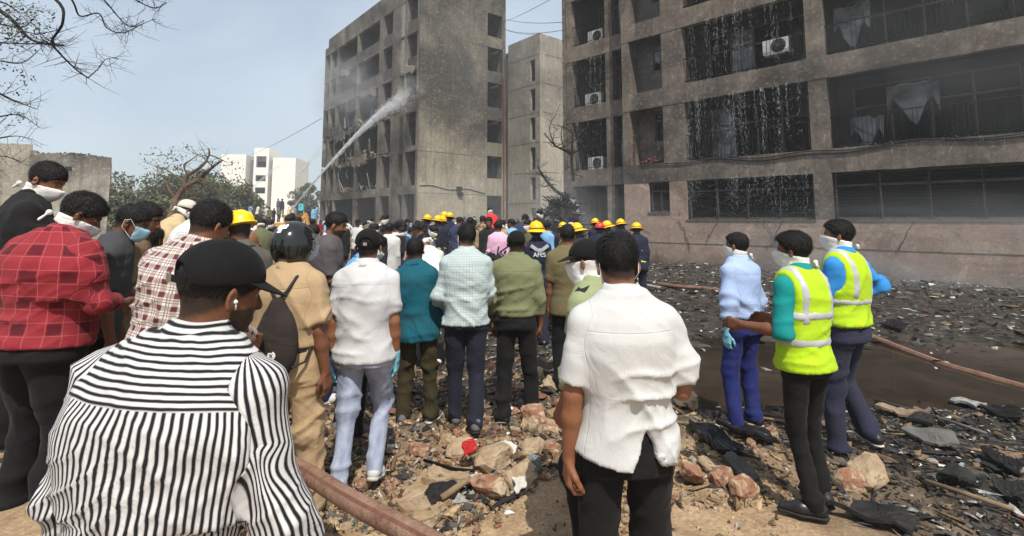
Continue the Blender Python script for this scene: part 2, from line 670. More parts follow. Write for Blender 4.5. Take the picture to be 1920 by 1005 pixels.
M_GREYMETAL = plain('grey_frame_metal', (0.13, 0.125, 0.115, 1), 0.7, 0.25, var=0.5, scale=6)
M_PALEFRAME = plain('scorched_wood_frame', (0.12, 0.10, 0.08, 1), 0.8, 0.2, var=0.5, scale=6)
M_ACW = plain('dirty_white_casing', (0.55, 0.55, 0.53, 1), 0.5, 0.4, var=0.4, scale=5)
M_DARK = plain('burnt_black', (0.012, 0.012, 0.012, 1), 0.9, 0.1, var=0.3)
M_PIPE = plain('rust_red_pipe', srgb(110, 48, 40), 0.7, var=0.4)
M_CABLE = plain('black_cable', (0.015, 0.015, 0.015, 1), 0.7, var=0.0)
M_BRICK = plain('scorched_red_brick', srgb(104, 70, 58), 0.95, 0.1, var=0.5, scale=12)
gm = Mat('sooty_glass', 0.12, 0.5)
gm.color(gm.mix(gm.rng(gm.noise(gm.coord('Object'), 2.0, 4), 0.35, 0.65), (0.035, 0.038, 0.040, 1), (0.16, 0.175, 0.185, 1)))
M_GLASS = gm.m


def wall_piece(mb, x0, x1, z0, z1, y0, y1, openings):
    """rectangular wall in x-z pierced by openings, added to mb as boxes between y0 and y1"""
    zs = sorted({z0, z1} | {z for o in openings for z in (o[2], o[3]) if z0 < z < z1})
    for za, zb in zip(zs[:-1], zs[1:]):
        zm = (za + zb) / 2
        cuts = sorted([(max(o[0], x0), min(o[1], x1)) for o in openings if o[2] < zm < o[3]])
        x = x0
        for a, b in cuts:
            if a > x: mb.box(x, y0, za, a, y1, zb)
            x = max(x, b)
        if x < x1: mb.box(x, y0, za, x1, y1, zb)


def railing(parent, x0, x1, y, z0, h=0.95, step=0.115, missing=0.12, rng=random):
    mb = MB()
    mb.bar((x0, y, z0 + h), (x1, y, z0 + h), 0.035, 0.03)
    mb.bar((x0, y, z0 + 0.10), (x1, y, z0 + 0.10), 0.03, 0.02)
    n = int((x1 - x0) / step)
    for i in range(1, n):
        if rng.random() < missing: continue
        x = x0 + i * (x1 - x0) / n
        j = rng.uniform(-0.02, 0.02)
        mb.bar((x, y, z0), (x + j, y + rng.uniform(-0.01, 0.01), z0 + h), 0.014)
    return mb.build('railing', M_BLACKMETAL, parent)


def frame(parent, x0, x1, z0, z1, y, cols=2, mat=None, w=0.06, mid=True, panes=0.6, rng=random):
    """door or window frame with mullions and what is left of its panes"""
    mb = MB()
    for i in range(cols + 1):
        x = x0 + (x1 - x0) * i / cols
        mb.box(x - w / 2, y - 0.04, z0, x + w / 2, y + 0.04, z1)
    for z in ([z0, z1] + ([z0 + (z1 - z0) * 0.72] if mid else [])):
        mb.box(x0, y - 0.036, z - w / 2, x1, y + 0.036, z + w / 2)
    o = mb.build('window_frame', mat or M_PALEFRAME, parent)
    for i in range(cols):
        if rng.random() > panes: continue
        xa, xb = x0 + (x1 - x0) * i / cols + w / 2, x0 + (x1 - x0) * (i + 1) / cols - w / 2
        zt = z1 - w / 2
        zb = z0 + (z1 - z0) * rng.uniform(0.05, 0.5)
        n = 6
        low = [(xa + (xb - xa) * k / n, zb + rng.uniform(-0.25, 0.25) * (z1 - z0) * (0.4 + abs(k / n - 0.5))) for k in range(n + 1)]
        V = [(x, y + 0.004, min(z, zt - 0.1)) for x, z in low] + [(xb, y + 0.004, zt), (xa, y + 0.004, zt)]
        V2 = [(x, yy - 0.006, z) for x, yy, z in V]
        m2 = MB()
        k = len(V)
        m2.add(V + V2, [tuple(range(k)), tuple(range(2 * k - 1, k - 1, -1))] + [(i2, i2 + k, (i2 + 1) % k + k, (i2 + 1) % k) for i2 in range(k)])
        m2.build('broken_pane', M_GLASS, o)
    return o


def rubble_mesh(name, n, box, size, rng, mats_n=1):
    """heap of angular lumps inside a box (x0,x1,y0,y1,z0,z1)"""
    x0, x1, y0, y1, z0, z1 = box
    mb = MB()
    for _ in range(n):
        r = size * rng.uniform(0.35, 1.0)
        x, y = rng.uniform(x0, x1), rng.uniform(y0, y1)
        edge = min((x - x0) / (x1 - x0), (x1 - x) / (x1 - x0)) * 2
        z = z0 + (z1 - z0) * rng.random() * max(0.15, edge ** 0.5)
        M = Matrix.Translation((x, y, z)) @ Matrix.Rotation(rng.uniform(0, 6.3), 4, Vector((rng.uniform(-1, 1), rng.uniform(-1, 1), rng.uniform(-1, 1))).normalized())
        mb.box(-r * rng.uniform(.5, 1.2), -r * rng.uniform(.3, .8), -r * rng.uniform(.15, .6), r * rng.uniform(.5, 1.2), r * rng.uniform(.3, .8), r * rng.uniform(.15, .6), rng.randrange(mats_n), M)
    return mb.mesh(name)


M_RUBBLE = plain('dusty_rubble', srgb(150, 132, 112), 0.95, 0.1, var=0.6, scale=6)
M_CHAR = plain('charred_debris', (0.022, 0.021, 0.020, 1), 0.75, 0.3, var=0.6, scale=15)
M_ASH = plain('pale_ash_scrap', (0.34, 0.33, 0.31, 1), 0.8, 0.2, var=0.5, scale=15)

# ================================================================== right building
AZ_R = R(-45)
RB = empty('apartment_building', (12.61, 12.48, 0), math.pi / 2 - AZ_R)
tag(RB, 'burnt brown apartment block filling the right side with water dripping down its balconies', 'building', 'fire-gutted apartment blocks')
rr = random.Random(5)
ZB = [3.17, 6.12, 9.02, 11.95, 14.9, 17.9]           # undersides of the beams
ZT = [3.90, 6.82, 9.72, 12.65, 15.6, 19.4]           # tops of the beams
X_R = -6.0                                            # right-hand end, out of the picture
COLS = [(-6.0, -5.4), (-0.55, -0.10 + 0.0), (4.08, 4.58), (8.75, 9.60), (11.08, 11.40)]
COLS[1] = (-0.95, -0.45)
D_IN = 7.5
# low wall of the ground floor with its window openings
mb = MB()
wall_piece(mb, X_R, 11.40, -0.3, 1.74, -0.24, 0.0, [])
g = mb.build('plinth_wall', M_PINK, RB)
mb = MB(); mb.box(X_R, 0.002, 0.86, 11.38, 0.012, 0.885); mb.build('plaster_ledge', M_PLASTER_R, g)
mb = MB()
wall_piece(mb, 8.75, 11.40, 1.742, 3.168, -0.235, -0.008, [(9.42, 10.30, 2.02, 3.168)])
mb.build('ground_wall', M_PINK, RB)
for (a, b) in COLS[:3]:
    mb = MB(); mb.box(a, -0.32, 1.742, b, -0.006, 3.168); mb.build('column', M_PLASTER_R, RB)
# beams and columns storey by storey
for k in range(6):
    mb = MB()
    nseg = 26
    for i in range(nseg):           # uneven, spalled lower edge
        xa, xb = X_R + (11.40 - X_R) * i / nseg, X_R + (11.40 - X_R) * (i + 1) / nseg
        mb.box(xa, -0.26, ZB[k] + rr.uniform(-0.012, 0.006), xb, 0.0 + rr.uniform(-0.004, 0.004), ZT[k] + rr.uniform(-0.006, 0.006))
    mb.build('beam', M_PLASTER_R, RB)
    if k < 5:
        for (a, b) in COLS:
            mb = MB(); mb.box(a, -0.32, ZT[k] - 0.02, b, -0.012, ZB[k + 1] + 0.02); mb.build('column', M_PLASTER_R, RB)
    # floor slab with the room behind
    mb = MB(); mb.box(X_R, -D_IN, ZB[k] + 0.25, 11.40, -0.262, ZB[k] + 0.45); mb.build('floor_slab', M_SOOT, RB)
# back wall of the balconies with doors and what is left of the glazing
for k in range(5):
    z0, z1 = ZT[k] - 0.27, ZB[k + 1] + 0.24
    ops = [(-5.0, -1.2, z0, z1 - 0.35), (-0.2, 3.7, z0, z1 - 0.35), (5.0, 8.4, z0, z1 - 0.35)]
    mb = MB()
    wall_piece(mb, X_R, 8.75, z0, z1, -1.75, -1.6, ops)
    mb.build('balcony_back_wall', M_SOOT, RB)
    mb = MB(); mb.box(X_R, -D_IN, z0, 8.75, -D_IN + 0.15, z1); mb.build('room_back_wall', M_SOOT, RB)
    for a, b in ((4.15, 4.45), (8.76, 9.0)):
        mb = MB(); mb.box(a, -D_IN + 0.16, z0, b, -0.33, z1); mb.build('party_wall', M_SOOT, RB)
    for (x0, x1, *_ ) in ops:
        if k < 4:
            frame(RB, x0 + 0.02, x1 - 0.02, z0 + 0.02, z1 - 0.37, -1.66, cols=4, panes=0.14, rng=rr)
    if k < 4:
        for (x0, x1) in ((-0.42, 4.05), (4.62, 8.72)):
            railing(RB, x0, x1, -0.10, ZT[k] + 0.005, rng=rr)
    # recess between the columns: side bay B
    mb = MB()
    win = (9.72, 10.38, z0 + 1.25, z1 - 0.30)
    wall_piece(mb, 9.0, 11.42, z0, z1, -0.92, -0.78, [win])
    mb.build('recess_wall', M_SOOTG if k != 0 else M_PLASTER_R, RB)
    frame(RB, win[0], win[1], win[2], win[3], -0.86, cols=2, panes=0.8, rng=rr)
    mb = MB(); mb.box(11.09, -0.775, z0, 11.41, -0.325, z1); mb.build('recess_side', M_PLASTER_R, RB)
    mb = MB(); mb.box(9.05, -1.9, z0, 10.9, -1.75, z1); mb.build('room_back_wall', M_SOOT, RB)
# ground floor rooms and window bars
mb = MB(); mb.box(X_R, -D_IN, 0.0, 11.4, -D_IN + 0.15, 3.4); mb.build('room_back_wall', M_SOOT, RB)
mb = MB(); mb.box(X_R, -D_IN, -0.1, 11.4, -0.27, 0.5); mb.build('ground_slab', M_SOOT, RB)
mb = MB(); mb.box(11.2, -D_IN + 0.2, 0.5, 11.39, -0.34, 3.4); mb.build('end_partition', M_SOOT, RB)
for a in (4.2, 9.05):
    mb = MB(); mb.box(a, -D_IN + 0.2, 0.5, a + 0.2, -0.34, 3.4); mb.build('party_wall', M_SOOT, RB)
for (x0, x1, z0) in ((-0.43, 4.06, 1.75), (4.6, 8.73, 1.75), (9.44, 10.28, 2.03)):
    mb = MB()
    z = z0 + 0.06
    while z < 3.15:
        mb.bar((x0, -0.12 + rr.uniform(-.01, .01), z), (x1, -0.12 + rr.uniform(-.02, .02), z + rr.uniform(-0.02, 0.02)), 0.012)
        z += 0.095
    n = max(2, int((x1 - x0) / 0.9))
    for i in range(n + 1):
        x = x0 + (x1 - x0) * i / n
        mb.bar((x, -0.13, z0), (x, -0.13, 3.16), 0.035)
    mb.build('window_bars', M_BLACKMETAL, RB)
    frame(RB, x0 + 0.03, x1 - 0.03, z0 + 0.03, 3.14, -0.22, cols=max(2, n), panes=0.0, rng=rr)
    mb = MB(); mb.box(x0 - 0.05, -0.2, z0 - 0.062, x1 + 0.05, 0.028, z0 - 0.004); mb.build('window_sill', M_GREYMETAL, RB)
# set-back bay at the far end with its own balconies
for k in range(6):
    mb = MB(); mb.box(11.42, -0.86, ZB[k] + 0.05, 14.83, -0.60, ZT[k] + 0.05); mb.build('beam', M_PLASTER_R, RB)
    mb = MB(); mb.box(12.30, -3.2, ZB[k] + 0.28, 14.75, -0.865, ZB[k] + 0.45); mb.build('floor_slab', M_SOOT, RB)
    if k < 5:
        za, zb = ZT[k] + 0.03, ZB[k + 1] + 0.07
        for (a, b) in ((12.25, 12.62), (14.50, 14.80)):
            mb = MB(); mb.box(a, -0.90, za, b, -0.612, zb); mb.build('column', M_PLASTER_R, RB)
        mb = MB(); mb.box(12.3, -2.3, za - 0.2, 14.8, -2.15, zb + 0.2); mb.build('balcony_back_wall', M_SOOT, RB)
        mb = MB(); mb.box(14.52, -2.14, za - 0.2, 14.78, -0.91, zb + 0.2); mb.build('balcony_side_wall', M_SOOTG, RB)
        if k < 4:
            railing(RB, 12.64, 14.48, -0.70, ZT[k] + 0.055, rng=rr)
            frame(RB, 12.8, 13.9, za, zb - 0.3, -2.10, cols=2, panes=0.2, rng=rr)
mb = MB(); mb.box(11.5, -2.0, 0, 12.25, -1.9, 18.0); mb.build('shaft_wall', M_SOOT, RB)
for (a, b) in ((12.25, 12.62), (14.50, 14.80)):
    mb = MB(); mb.box(a, -0.90, -0.2, b, -0.612, ZB[0] + 0.06); mb.build('column', M_PLASTER_R, RB)
mb = MB(); wall_piece(mb, 12.62, 14.50, -0.2, ZB[0] + 0.06, -0.88, -0.66, [(12.7, 14.4, 0.9, ZB[0])]); mb.build('ground_wall', M_SOOTG, RB)
mb = MB()
for i in range(20):
    mb.bar((12.7, -0.74, 0.95 + i * 0.11), (14.4, -0.74, 0.95 + i * 0.11), 0.012)
for i in range(6):
    mb.bar((12.72 + i * 0.335, -0.75, 0.9), (12.72 + i * 0.335, -0.75, 3.2), 0.03)
mb.build('window_bars', M_BLACKMETAL, RB)
mb = MB(); mb.box(12.3, -3.0, 0, 14.7, -2.9, 3.4); mb.build('room_back_wall', M_SOOT, RB)
# end walls, rear and roof close the block
mb = MB(); mb.box(14.84, -8.0, -0.3, 15.05, -0.62, 19.3); mb.box(X_R - 0.2, -9.0, -0.3, X_R - 0.01, 0.0, 19.3)
mb.box(X_R, -9.0, -0.3, 14.83, -8.8, 19.3); mb.box(X_R, -8.79, 18.4, 14.83, -0.87, 18.6); mb.build('outer_wall', M_PLASTER_R, RB)
# damaged corner: bricks laid bare in the first-floor recess
bme = None
for r_ in range(21):
    for c_ in range(2):
        if rr.random() < 0.10: continue
        if bme is None:
            t = MB(); t.box(-0.105, -0.05, -0.034, 0.105, 0.05, 0.034); bme = t.mesh('brick'); bme.materials.append(M_BRICK)
        o = bpy.data.objects.new('brick', bme); link(o, RB)
        o.location = (11.10 + 0.06 + c_ * 0.225 + (0.10 if r_ % 2 else 0) - 0.02, -0.30 + rr.uniform(-0.02, 0.03), 3.98 + r_ * 0.083)
        o.rotation_euler = (0, 0, rr.uniform(-0.06, 0.06))
        o.scale = (rr.uniform(0.8, 1.05), 1, 1)
o = obj('fallen_brick_heap', rubble_mesh('fallen_brick_heap', 46, (9.65, 10.7, -0.45, 0.02, 3.92, 4.22), 0.085, rr), M_BRICK, RB); o['kind'] = 'stuff'
o = obj('ledge_rubble', rubble_mesh('ledge_rubble', 120, (-0.4, 8.7, -0.9, -0.02, 3.90, 4.0), 0.06, rr), M_CHAR, RB); o['kind'] = 'stuff'
o = obj('ledge_rubble', rubble_mesh('ledge_rubble', 80, (-0.4, 8.7, -0.9, -0.02, 6.82, 6.9), 0.06, rr), M_CHAR, RB); o['kind'] = 'stuff'
# cables slung along the first-floor beam and flexible duct in the shaft
for (dz, sag, x1) in ((3.80, 0.10, 10.6), (3.86, 0.05, 8.0)):
    mb = MB(); pts = []
    for i in range(41):
        x = X_R + (x1 - X_R) * i / 40
        pts.append((x, 0.035, dz + sag * math.sin(x * 0.9) * 0.8 - 0.05 * math.sin(x * 2.3)))
    mb.tube(pts, 0.02, 6); mb.build('cable', M_CABLE, RB)
mb = MB()
for (za, zb) in ((3.95, 6.9), (9.2, 12.4)):
    z = za
    while z < zb:
        mb.lathe([(0.0, z), (0.055, z), (0.065, z + 0.025), (0.055, z + 0.05), (0.0, z + 0.05)], 8, 0, Matrix.Translation((11.95 + 0.03 * math.sin(z * 3), -0.9, 0)))
        z += 0.095
mb.build('flexible_duct', M_ACW, RB)
for i in range(5):      # torn wires hanging down the plinth
    mb = MB(); x = (7.6, 6.1, 5.5, 9.1, 2.2)[i]
    mb.tube([(x + 0.06 * j * (-1) ** i + rr.uniform(-.04, .04), 0.03, 1.72 - j * rr.uniform(0.08, 0.16)) for j in range(8)], 0.009, 5)
    mb.build('cable', M_CABLE, RB)
# sheets of glass and curtain hanging in the balconies
for (x, z, w, h_, y) in ((1.5, 4.55, 1.25, 1.3, -1.2), (3.0, 7.2, 1.0, 1.5, -1.2), (2.9, 4.0, 0.9, 1.0, -1.45)):
    m2 = MB()
    n = 7
    up = [(x + w * k / n, y, z + h_ + rr.uniform(-0.1, 0.05)) for k in range(n + 1)]
    lo = [(x + w * k / n + rr.uniform(-.03, .03), y + 0.15, z + h_ * (0.25 + 0.3 * math.sin(k * 1.3) + rr.uniform(-0.1, 0.1))) for k in range(n + 1)]
    V = up + lo[::-1]
    k = len(V); V2 = [(a, b - 0.008, c) for a, b, c in V]
    m2.add(V + V2, [tuple(range(k)), tuple(range(2 * k - 1, k - 1, -1))] + [(i, i + k, (i + 1) % k + k, (i + 1) % k) for i in range(k)])
    m2.build('glass_shard', M_GLASS, RB)


def air_con(loc, rz, label):
    t = empty('air_conditioner', loc, rz)
    tag(t, label, 'air conditioner', 'air conditioner units on the balconies')
    mb = MB(); mb.box(-0.40, -0.15, 0, 0.40, 0.15, 0.56); mb.build('casing', M_ACW, t)
    mb = MB(); mb.lathe([(0.0, 0), (0.22, 0), (0.235, 0.012), (0.22, 0.02)], 24, 0, Matrix.Translation((-0.1, 0.151, 0.28)) @ Matrix.Rotation(-math.pi / 2, 4, 'X'))
    f_ = mb.build('fan', M_DARK, t)
    mb = MB()
    for r_ in (0.07, 0.13, 0.19):
        mb.tube([(-0.1 + r_ * math.cos(a * math.pi / 10), 0.180, 0.28 + r_ * math.sin(a * math.pi / 10)) for a in range(21)], 0.006, 4)
    for a in range(4):
        dx, dz = 0.22 * math.cos(a * math.pi / 4), 0.22 * math.sin(a * math.pi / 4)
        mb.bar((-0.1 - dx, 0.178, 0.28 - dz), (-0.1 + dx, 0.178, 0.28 + dz), 0.008)
    mb.build('fan_grille', M_GREYMETAL, f_)
    return t


def on_rb(x, y, z):
    c, s_ = math.cos(RB.rotation_euler.z), math.sin(RB.rotation_euler.z)
    return (12.61 + x * c - y * s_, 12.48 + x * s_ + y * c, z)


for (x, y, z, lb) in ((13.35, -0.92, ZT[0] + 0.06, 'scorched air conditioner on the lowest balcony at the brown block\'s far end'),
                      (13.45, -0.92, ZT[1] + 0.06, 'scorched air conditioner on the second balcony up at the brown block\'s far end'),
                      (13.25, -0.92, ZT[2] + 0.06, 'scorched air conditioner on the third balcony up at the brown block\'s far end'),
                      (5.55, -0.40, ZT[1] + 0.46, 'white air conditioner with round black fan hung high on the wide dripping balcony')):
    air_con(on_rb(x, y, z), RB.rotation_euler.z, lb)
mb = MB(); mb.bar((5.2, -0.4, ZT[1] + 0.43), (5.2, -0.12, ZT[1] + 0.43), 0.04); mb.bar((5.9, -0.4, ZT[1] + 0.43), (5.9, -0.12, ZT[1] + 0.43), 0.04)
mb.build('bracket', M_BLACKMETAL, RB)

# ================================================================== middle building
AZ_M = R(-39.5)
MBX, MBY = -185 / 950 * 39, 39.0
MBD = empty('apartment_building', (MBX, MBY, 0), math.pi / 2 - AZ_M)
tag(MBD, 'tall gutted grey apartment block in the middle hit by a jet of water', 'building', 'fire-gutted apartment blocks')
rm = random.Random(8)
mT = [3.70, 7.08, 10.2, 13.52, 16.66, 19.72]         # tops of openings
mS = [0.9, 4.36, 7.45, 10.55, 13.75, 16.85]          # bottoms of openings
XE = 20.8
bays = [(-0.15, 1.60), (1.95, 2.70), (4.20, 6.00), (6.78, 11.55), (11.85, 16.95), (17.22, 19.00), (19.28, 20.55)]
DM = 8.6
for k in range(6):
    z_lo = mT[k]
    z_hi = mS[k + 1] if k < 5 else 21.5
    damaged = k in (1, 2)
    # beam made of lengths; some lengths on the blasted floors are missing or drop
    n = 22
    mb = MB()
    for i in range(n):
        if k == 2 and i == 6: mb.build('beam', M_CONC_M, MBD); mb = MB()
        xa, xb = -0.45 + (XE + 0.45) * i / n, -0.45 + (XE + 0.45) * (i + 1) / n
        dz0, dz1 = (rm.uniform(-0.25, 0.12), rm.uniform(-0.35, 0.05)) if damaged and i > 3 else (rm.uniform(-0.03, 0.02), 0)
        if k == 2 and 6 <= i <= 9: continue
        yy = rm.uniform(-0.05, 0.02) if damaged else 0
        if k == 5 and xa > XE - 1.2: z_hi_ = 20.6
        else: z_hi_ = z_hi
        mb.box(xa, -0.32, z_lo + dz0, xb, 0.0 + yy, z_hi_ + dz1)
    mb.build('beam', M_CONC_M, MBD)
    mb = MB(); mb.box(-0.2, -DM + 0.3, z_lo + 0.20, XE - 0.2, -0.33, z_lo + 0.40)
    mb.build('floor_slab', M_SOOT, MBD)
edges = [-0.45] + [v for b in bays for v in b] + [XE]
piers = [(edges[i], edges[i + 1]) for i in range(0, len(edges), 2)]
for (a, b) in piers:
    for k in range(6):
        z0 = -0.3 if k == 0 else mS[k] - 0.06
        if k in (2, 3) and 11 < a < 12 and rm.random() < 0.0: continue
        mb = MB(); mb.box(a, -0.34, z0, b, -0.012, mT[k] + 0.06); mb.build('column', M_CONC_M, MBD)
for k in range(6):
    z0, z1 = (0.0 if k == 0 else mS[k] - 0.45), mT[k] + 0.2
    for j, (a, b) in enumerate(bays):
        if b - a < 1.0: continue
        # parapet and recessed back wall, jagged remains on the blasted floors
        if k in (4, 5) or (k == 0) or (k == 3 and a < 6):
            mb = MB(); mb.box(a, -0.26, mS[k] - 0.05, b, -0.12, mS[k] + (0.95 if k else 0.0) + 0.05); mb.build('parapet', M_SOOTG, MBD)
        mb = MB()
        ops = [(a + (b - a) * 0.12, a + (b - a) * 0.45, z0 + 0.5, z1 - 0.5), (a + (b - a) * 0.58, a + (b - a) * 0.88, z0 + 1.1, z1 - 0.5)] if b - a > 3 else []
        wall_piece(mb, a - 0.2, b + 0.2, z0, z1, -2.1, -1.95, ops); mb.build('balcony_back_wall', M_SOOT if (j + k) % 3 else M_SOOTG, MBD)
        mb = MB(); mb.box(b + 0.01, -1.94, z0, b + 0.2, -0.35, z1); mb.build('party_wall', M_SOOTG, MBD)
        if b - a > 3 and k in (1, 2, 3):
            o = obj('floor_rubble', rubble_mesh('floor_rubble', 70, (a, b, -1.2, 0.05, mS[k] - 0.1, mS[k] + (0.55 if k < 3 else 0.25)), 0.20, rm, 2), [M_RUBBLE, M_CHAR], MBD); o['kind'] = 'stuff'
            for _ in range(3):
                x = rm.uniform(a + 0.3, b - 0.3)
                m2 = MB(); m2.bar((x, -0.5, mS[k]), (x + rm.uniform(-1.3, 1.3), -0.4 + rm.uniform(-.3, .3), mS[k] + rm.uniform(0.7, 2.0)), rm.uniform(0.05, 0.14)); m2.build('broken_post', M_PALEFRAME if rm.random() < .5 else M_ASH, MBD)
# hanging slabs of broken wall
for (x, z, w, h_, tilt, mt) in ((13.8, 16.3, 1.9, 0.55, 0.30, M_CONC_B), (14.6, 10.3, 2.6, 0.8, -0.2, M_CONC_M), (0.2, 13.55, 1.5, 0.55, 0.25, M_CONC_B), (16.0, 7.6, 2.6, 0.9, 0.15, M_CONC_S), (9.2, 7.3, 3.0, 0.7, -0.12, M_CONC_S), (18.2, 10.9, 1.8, 0.9, 0.3, M_CONC_S), (7.4, 13.2, 3.2, 0.5, 0.1, M_CONC_M)):
    m2 = MB(); n = 8
    top = [(w * i / n, h_ / 2 + rm.uniform(-.12, .12) * h_) for i in range(n + 1)]
    bot = [(w * i / n, -h_ / 2 + rm.uniform(-.35, .25) * h_) for i in range(n, -1, -1)]
    prof = top + bot
    ca, sa = math.cos(tilt), math.sin(tilt)
    V = [(x + px * ca - pz * sa, 0.09, z + px * sa + pz * ca) for px, pz in prof]
    V2 = [(a, -0.10, c) for a, b, c in V]
    k = len(V)
    m2.add(V + V2, [tuple(range(k - 1, -1, -1)), tuple(range(k, 2 * k))] + [(i, (i + 1) % k, (i + 1) % k + k, i + k) for i in range(k)])
    m2.build('hanging_slab', mt, MBD)
for i in range(26):       # bent reinforcing bars and cables dangling from the breaks
    x, z = rm.uniform(3.5, 19), rm.choice((7.1, 10.2, 10.3, 13.5, 7.2, 3.7))
    m2 = MB(); pts = []
    for j in range(6):
        pts.append((x + rm.uniform(-.12, .12) * j, 0.06 + 0.05 * j * rm.random(), z - j * rm.uniform(0.1, 0.32)))
    m2.tube(pts, 0.018, 5); m2.build('bent_bar', M_BLACKMETAL if i % 3 else M_ASH, MBD)
for (z0, z1) in ((7.3, 10.3), (16.7, 19.6), (13.6, 16.6)):      # slatted shaft cover
    z = z0
    mb = MB()
    while z < z1:
        mb.box(2.0, -0.15, z, 2.65, -0.05, z + 0.07); z += 0.16
    mb.build('shaft_louvre', M_CONC_M if z0 < 8 else M_ACW, MBD)
# windowless end wall, stair balconies, roof and rear
zr = 21.5
mb = MB(); mb.box(-0.62, -6.6, -0.3, -0.452, -0.02, zr - 0.05); ew = mb.build('end_wall', M_CONC_S, MBD)
for z in (3.75, 7.0, 10.2, 13.4, 16.6, 19.7):
    mb = MB(); mb.box(-0.632, -6.58, z, -0.622, -0.04, z + 0.035); mb.build('shuttering_joint', M_CONC_M, ew)
mb = MB(); pts = [(-0.66, -0.2 - 6.2 * i / 14, 4.35 + 0.10 * math.sin(i * 0.8) - 0.02 * i) for i in range(15)]
mb.tube(pts, 0.05, 6); mb.build('cable', M_ASH, MBD)
mb = MB(); mb.box(-0.95, -3.9, 4.0, -0.64, -3.5, 4.35); mb.box(-0.8, -4.1, 3.6, -0.64, -3.7, 3.9); mb.build('junction_box', M_BLACKMETAL, MBD)
for k in range(6):
    zt = mT[k] + 0.05; zn = (mS[k + 1] + 0.85) if k < 5 else zr - 0.02
    mb = MB(); mb.box(-0.58, -8.25, zt, -0.42, -6.605, zn); mb.build('stair_parapet', M_CONC_S, MBD)
    mb = MB(); mb.box(-0.41, -8.2, zt + 0.2, 2.5, -6.0, zt + 0.4); mb.build('stair_landing', M_SOOT, MBD)
mb = MB(); mb.box(-0.60, -8.62, -0.3, -0.40, -8.255, zr - 0.04); mb.build('stair_pier', M_CONC_S, MBD)
mb = MB(); mb.tube([(-0.70, -8.35, 0), (-0.70, -8.35, 14.0)], 0.07, 8); mb.build('drain_pipe', M_PIPE, MBD)
mb = MB(); mb.box(2.5, -8.5, -0.3, 2.7, -6.0, 21.0); mb.box(-0.40, -DM, -0.3, XE, -DM + 0.2, 21.0); mb.box(XE - 0.15, -DM + 0.2, -0.3, XE + 0.02, -0.35, 20.5)
mb.box(-0.39, -DM + 0.21, 20.5, XE - 0.16, -0.33, 20.7); mb.build('outer_wall', M_CONC_M, MBD)

# ================================================================== building behind
bx, by, _z = at_depth(1012, 61, 51.0)
BB = empty('apartment_building', (bx, by, 0), math.pi / 2 - AZ_M)
tag(BB, 'pale beige apartment block with narrow slit windows standing behind the burnt ones', 'building')
H_B = _z
zwin = [0.6, 3.75, 6.85, 9.95, 13.0, 16.1]
mb = MB()
wall_piece(mb, 0, 5.2, -0.3, H_B, -0.3, 0, [(0.75, 1.55, z, z + 2.3) for z in zwin])
wall_piece(mb, 5.2, 12, -0.3, H_B - 0.5, -0.9, -0.6, [(6.3, 7.1, z, z + 1.6) for z in zwin])
mb.box(5.0, -0.62, -0.3, 5.2, -0.30, H_B - 0.02)
mb.build('side_wall', M_CONC_B, BB)
mb = MB(); mb.box(-0.02, -9.5, -0.3, 0.25, -0.302, H_B - 0.06); mb.build('front_wall', M_CONC_B, BB)
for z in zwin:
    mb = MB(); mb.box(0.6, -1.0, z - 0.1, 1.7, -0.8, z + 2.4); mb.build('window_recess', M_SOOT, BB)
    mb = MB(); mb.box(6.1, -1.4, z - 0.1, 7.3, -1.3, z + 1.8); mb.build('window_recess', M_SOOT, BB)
    for (dz) in (2.75,):
        mb = MB(); mb.box(-0.035, -9.5, z + dz, -0.021, -0.3, z + dz + 0.05); mb.build('shuttering_joint', M_CONC_M, BB)
        mb = MB(); mb.box(0.05, 0.0005, z + dz, 5.1, 0.012, z + dz + 0.05); mb.build('shuttering_joint', M_CONC_M, BB)
mb = MB(); mb.box(0.26, -9.4, H_B - 0.9, 12, -0.31, H_B - 0.7); mb.box(11.9, -9.4, 0, 12.1, -0.9, H_B - 0.95); mb.box(0.26, -9.6, -0.3, 12, -9.41, H_B - 0.8); mb.build('roof', M_CONC_M, BB)
mb = MB(); mb.tube([(-0.08, -0.4 - 0.62 * i, 4.05 + 0.03 * math.sin(i)) for i in range(15)], 0.05, 6); mb.build('cable', M_ASH, BB)

# ================================================================== far white block
fx, fy, fz = at_depth(503, 283, 128.0)
FW = empty('apartment_building', (fx, fy, 0), R(6))
tag(FW, 'clean white apartment block with a central stair tower far in the background', 'building')
hw = fz - 1.6
mb = MB(); mb.box(-9.0, -5, 0, -3.3, 6, hw); mb.build('wing', M_FARWHITE, FW)
mb = MB(); mb.box(3.0, -5, 0, 8.4, 6, hw - 0.7); mb.build('wing', M_FARWHITE, FW)
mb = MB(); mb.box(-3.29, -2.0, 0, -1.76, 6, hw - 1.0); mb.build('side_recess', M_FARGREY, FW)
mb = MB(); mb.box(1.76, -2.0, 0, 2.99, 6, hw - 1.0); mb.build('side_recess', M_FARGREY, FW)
mb = MB(); wall_piece(mb, -1.75, 1.75, 0, fz, -4.2, -3.9, [(-1.2, 1.2, 2.0 + 3.0 * i, 3.5 + 3.0 * i) for i in range(4)] + [(-1.2, 1.2, 14.4, 17.2)])
mb.box(-1.75, -3.9, 0, -1.5, 4, fz); mb.box(1.5, -3.9, 0, 1.75, 4, fz); mb.box(-1.75, -4.2, fz, 1.75, 4, fz + 0.2); mb.build('stair_tower', M_FARWHITE, FW)
for i in range(5):
    mb = MB(); mb.box(-1.4, -2.6, 1.8 + 3.0 * i, 1.4, -2.5, 4.0 + 3.0 * i); mb.build('stair_window', M_SOOT, FW)

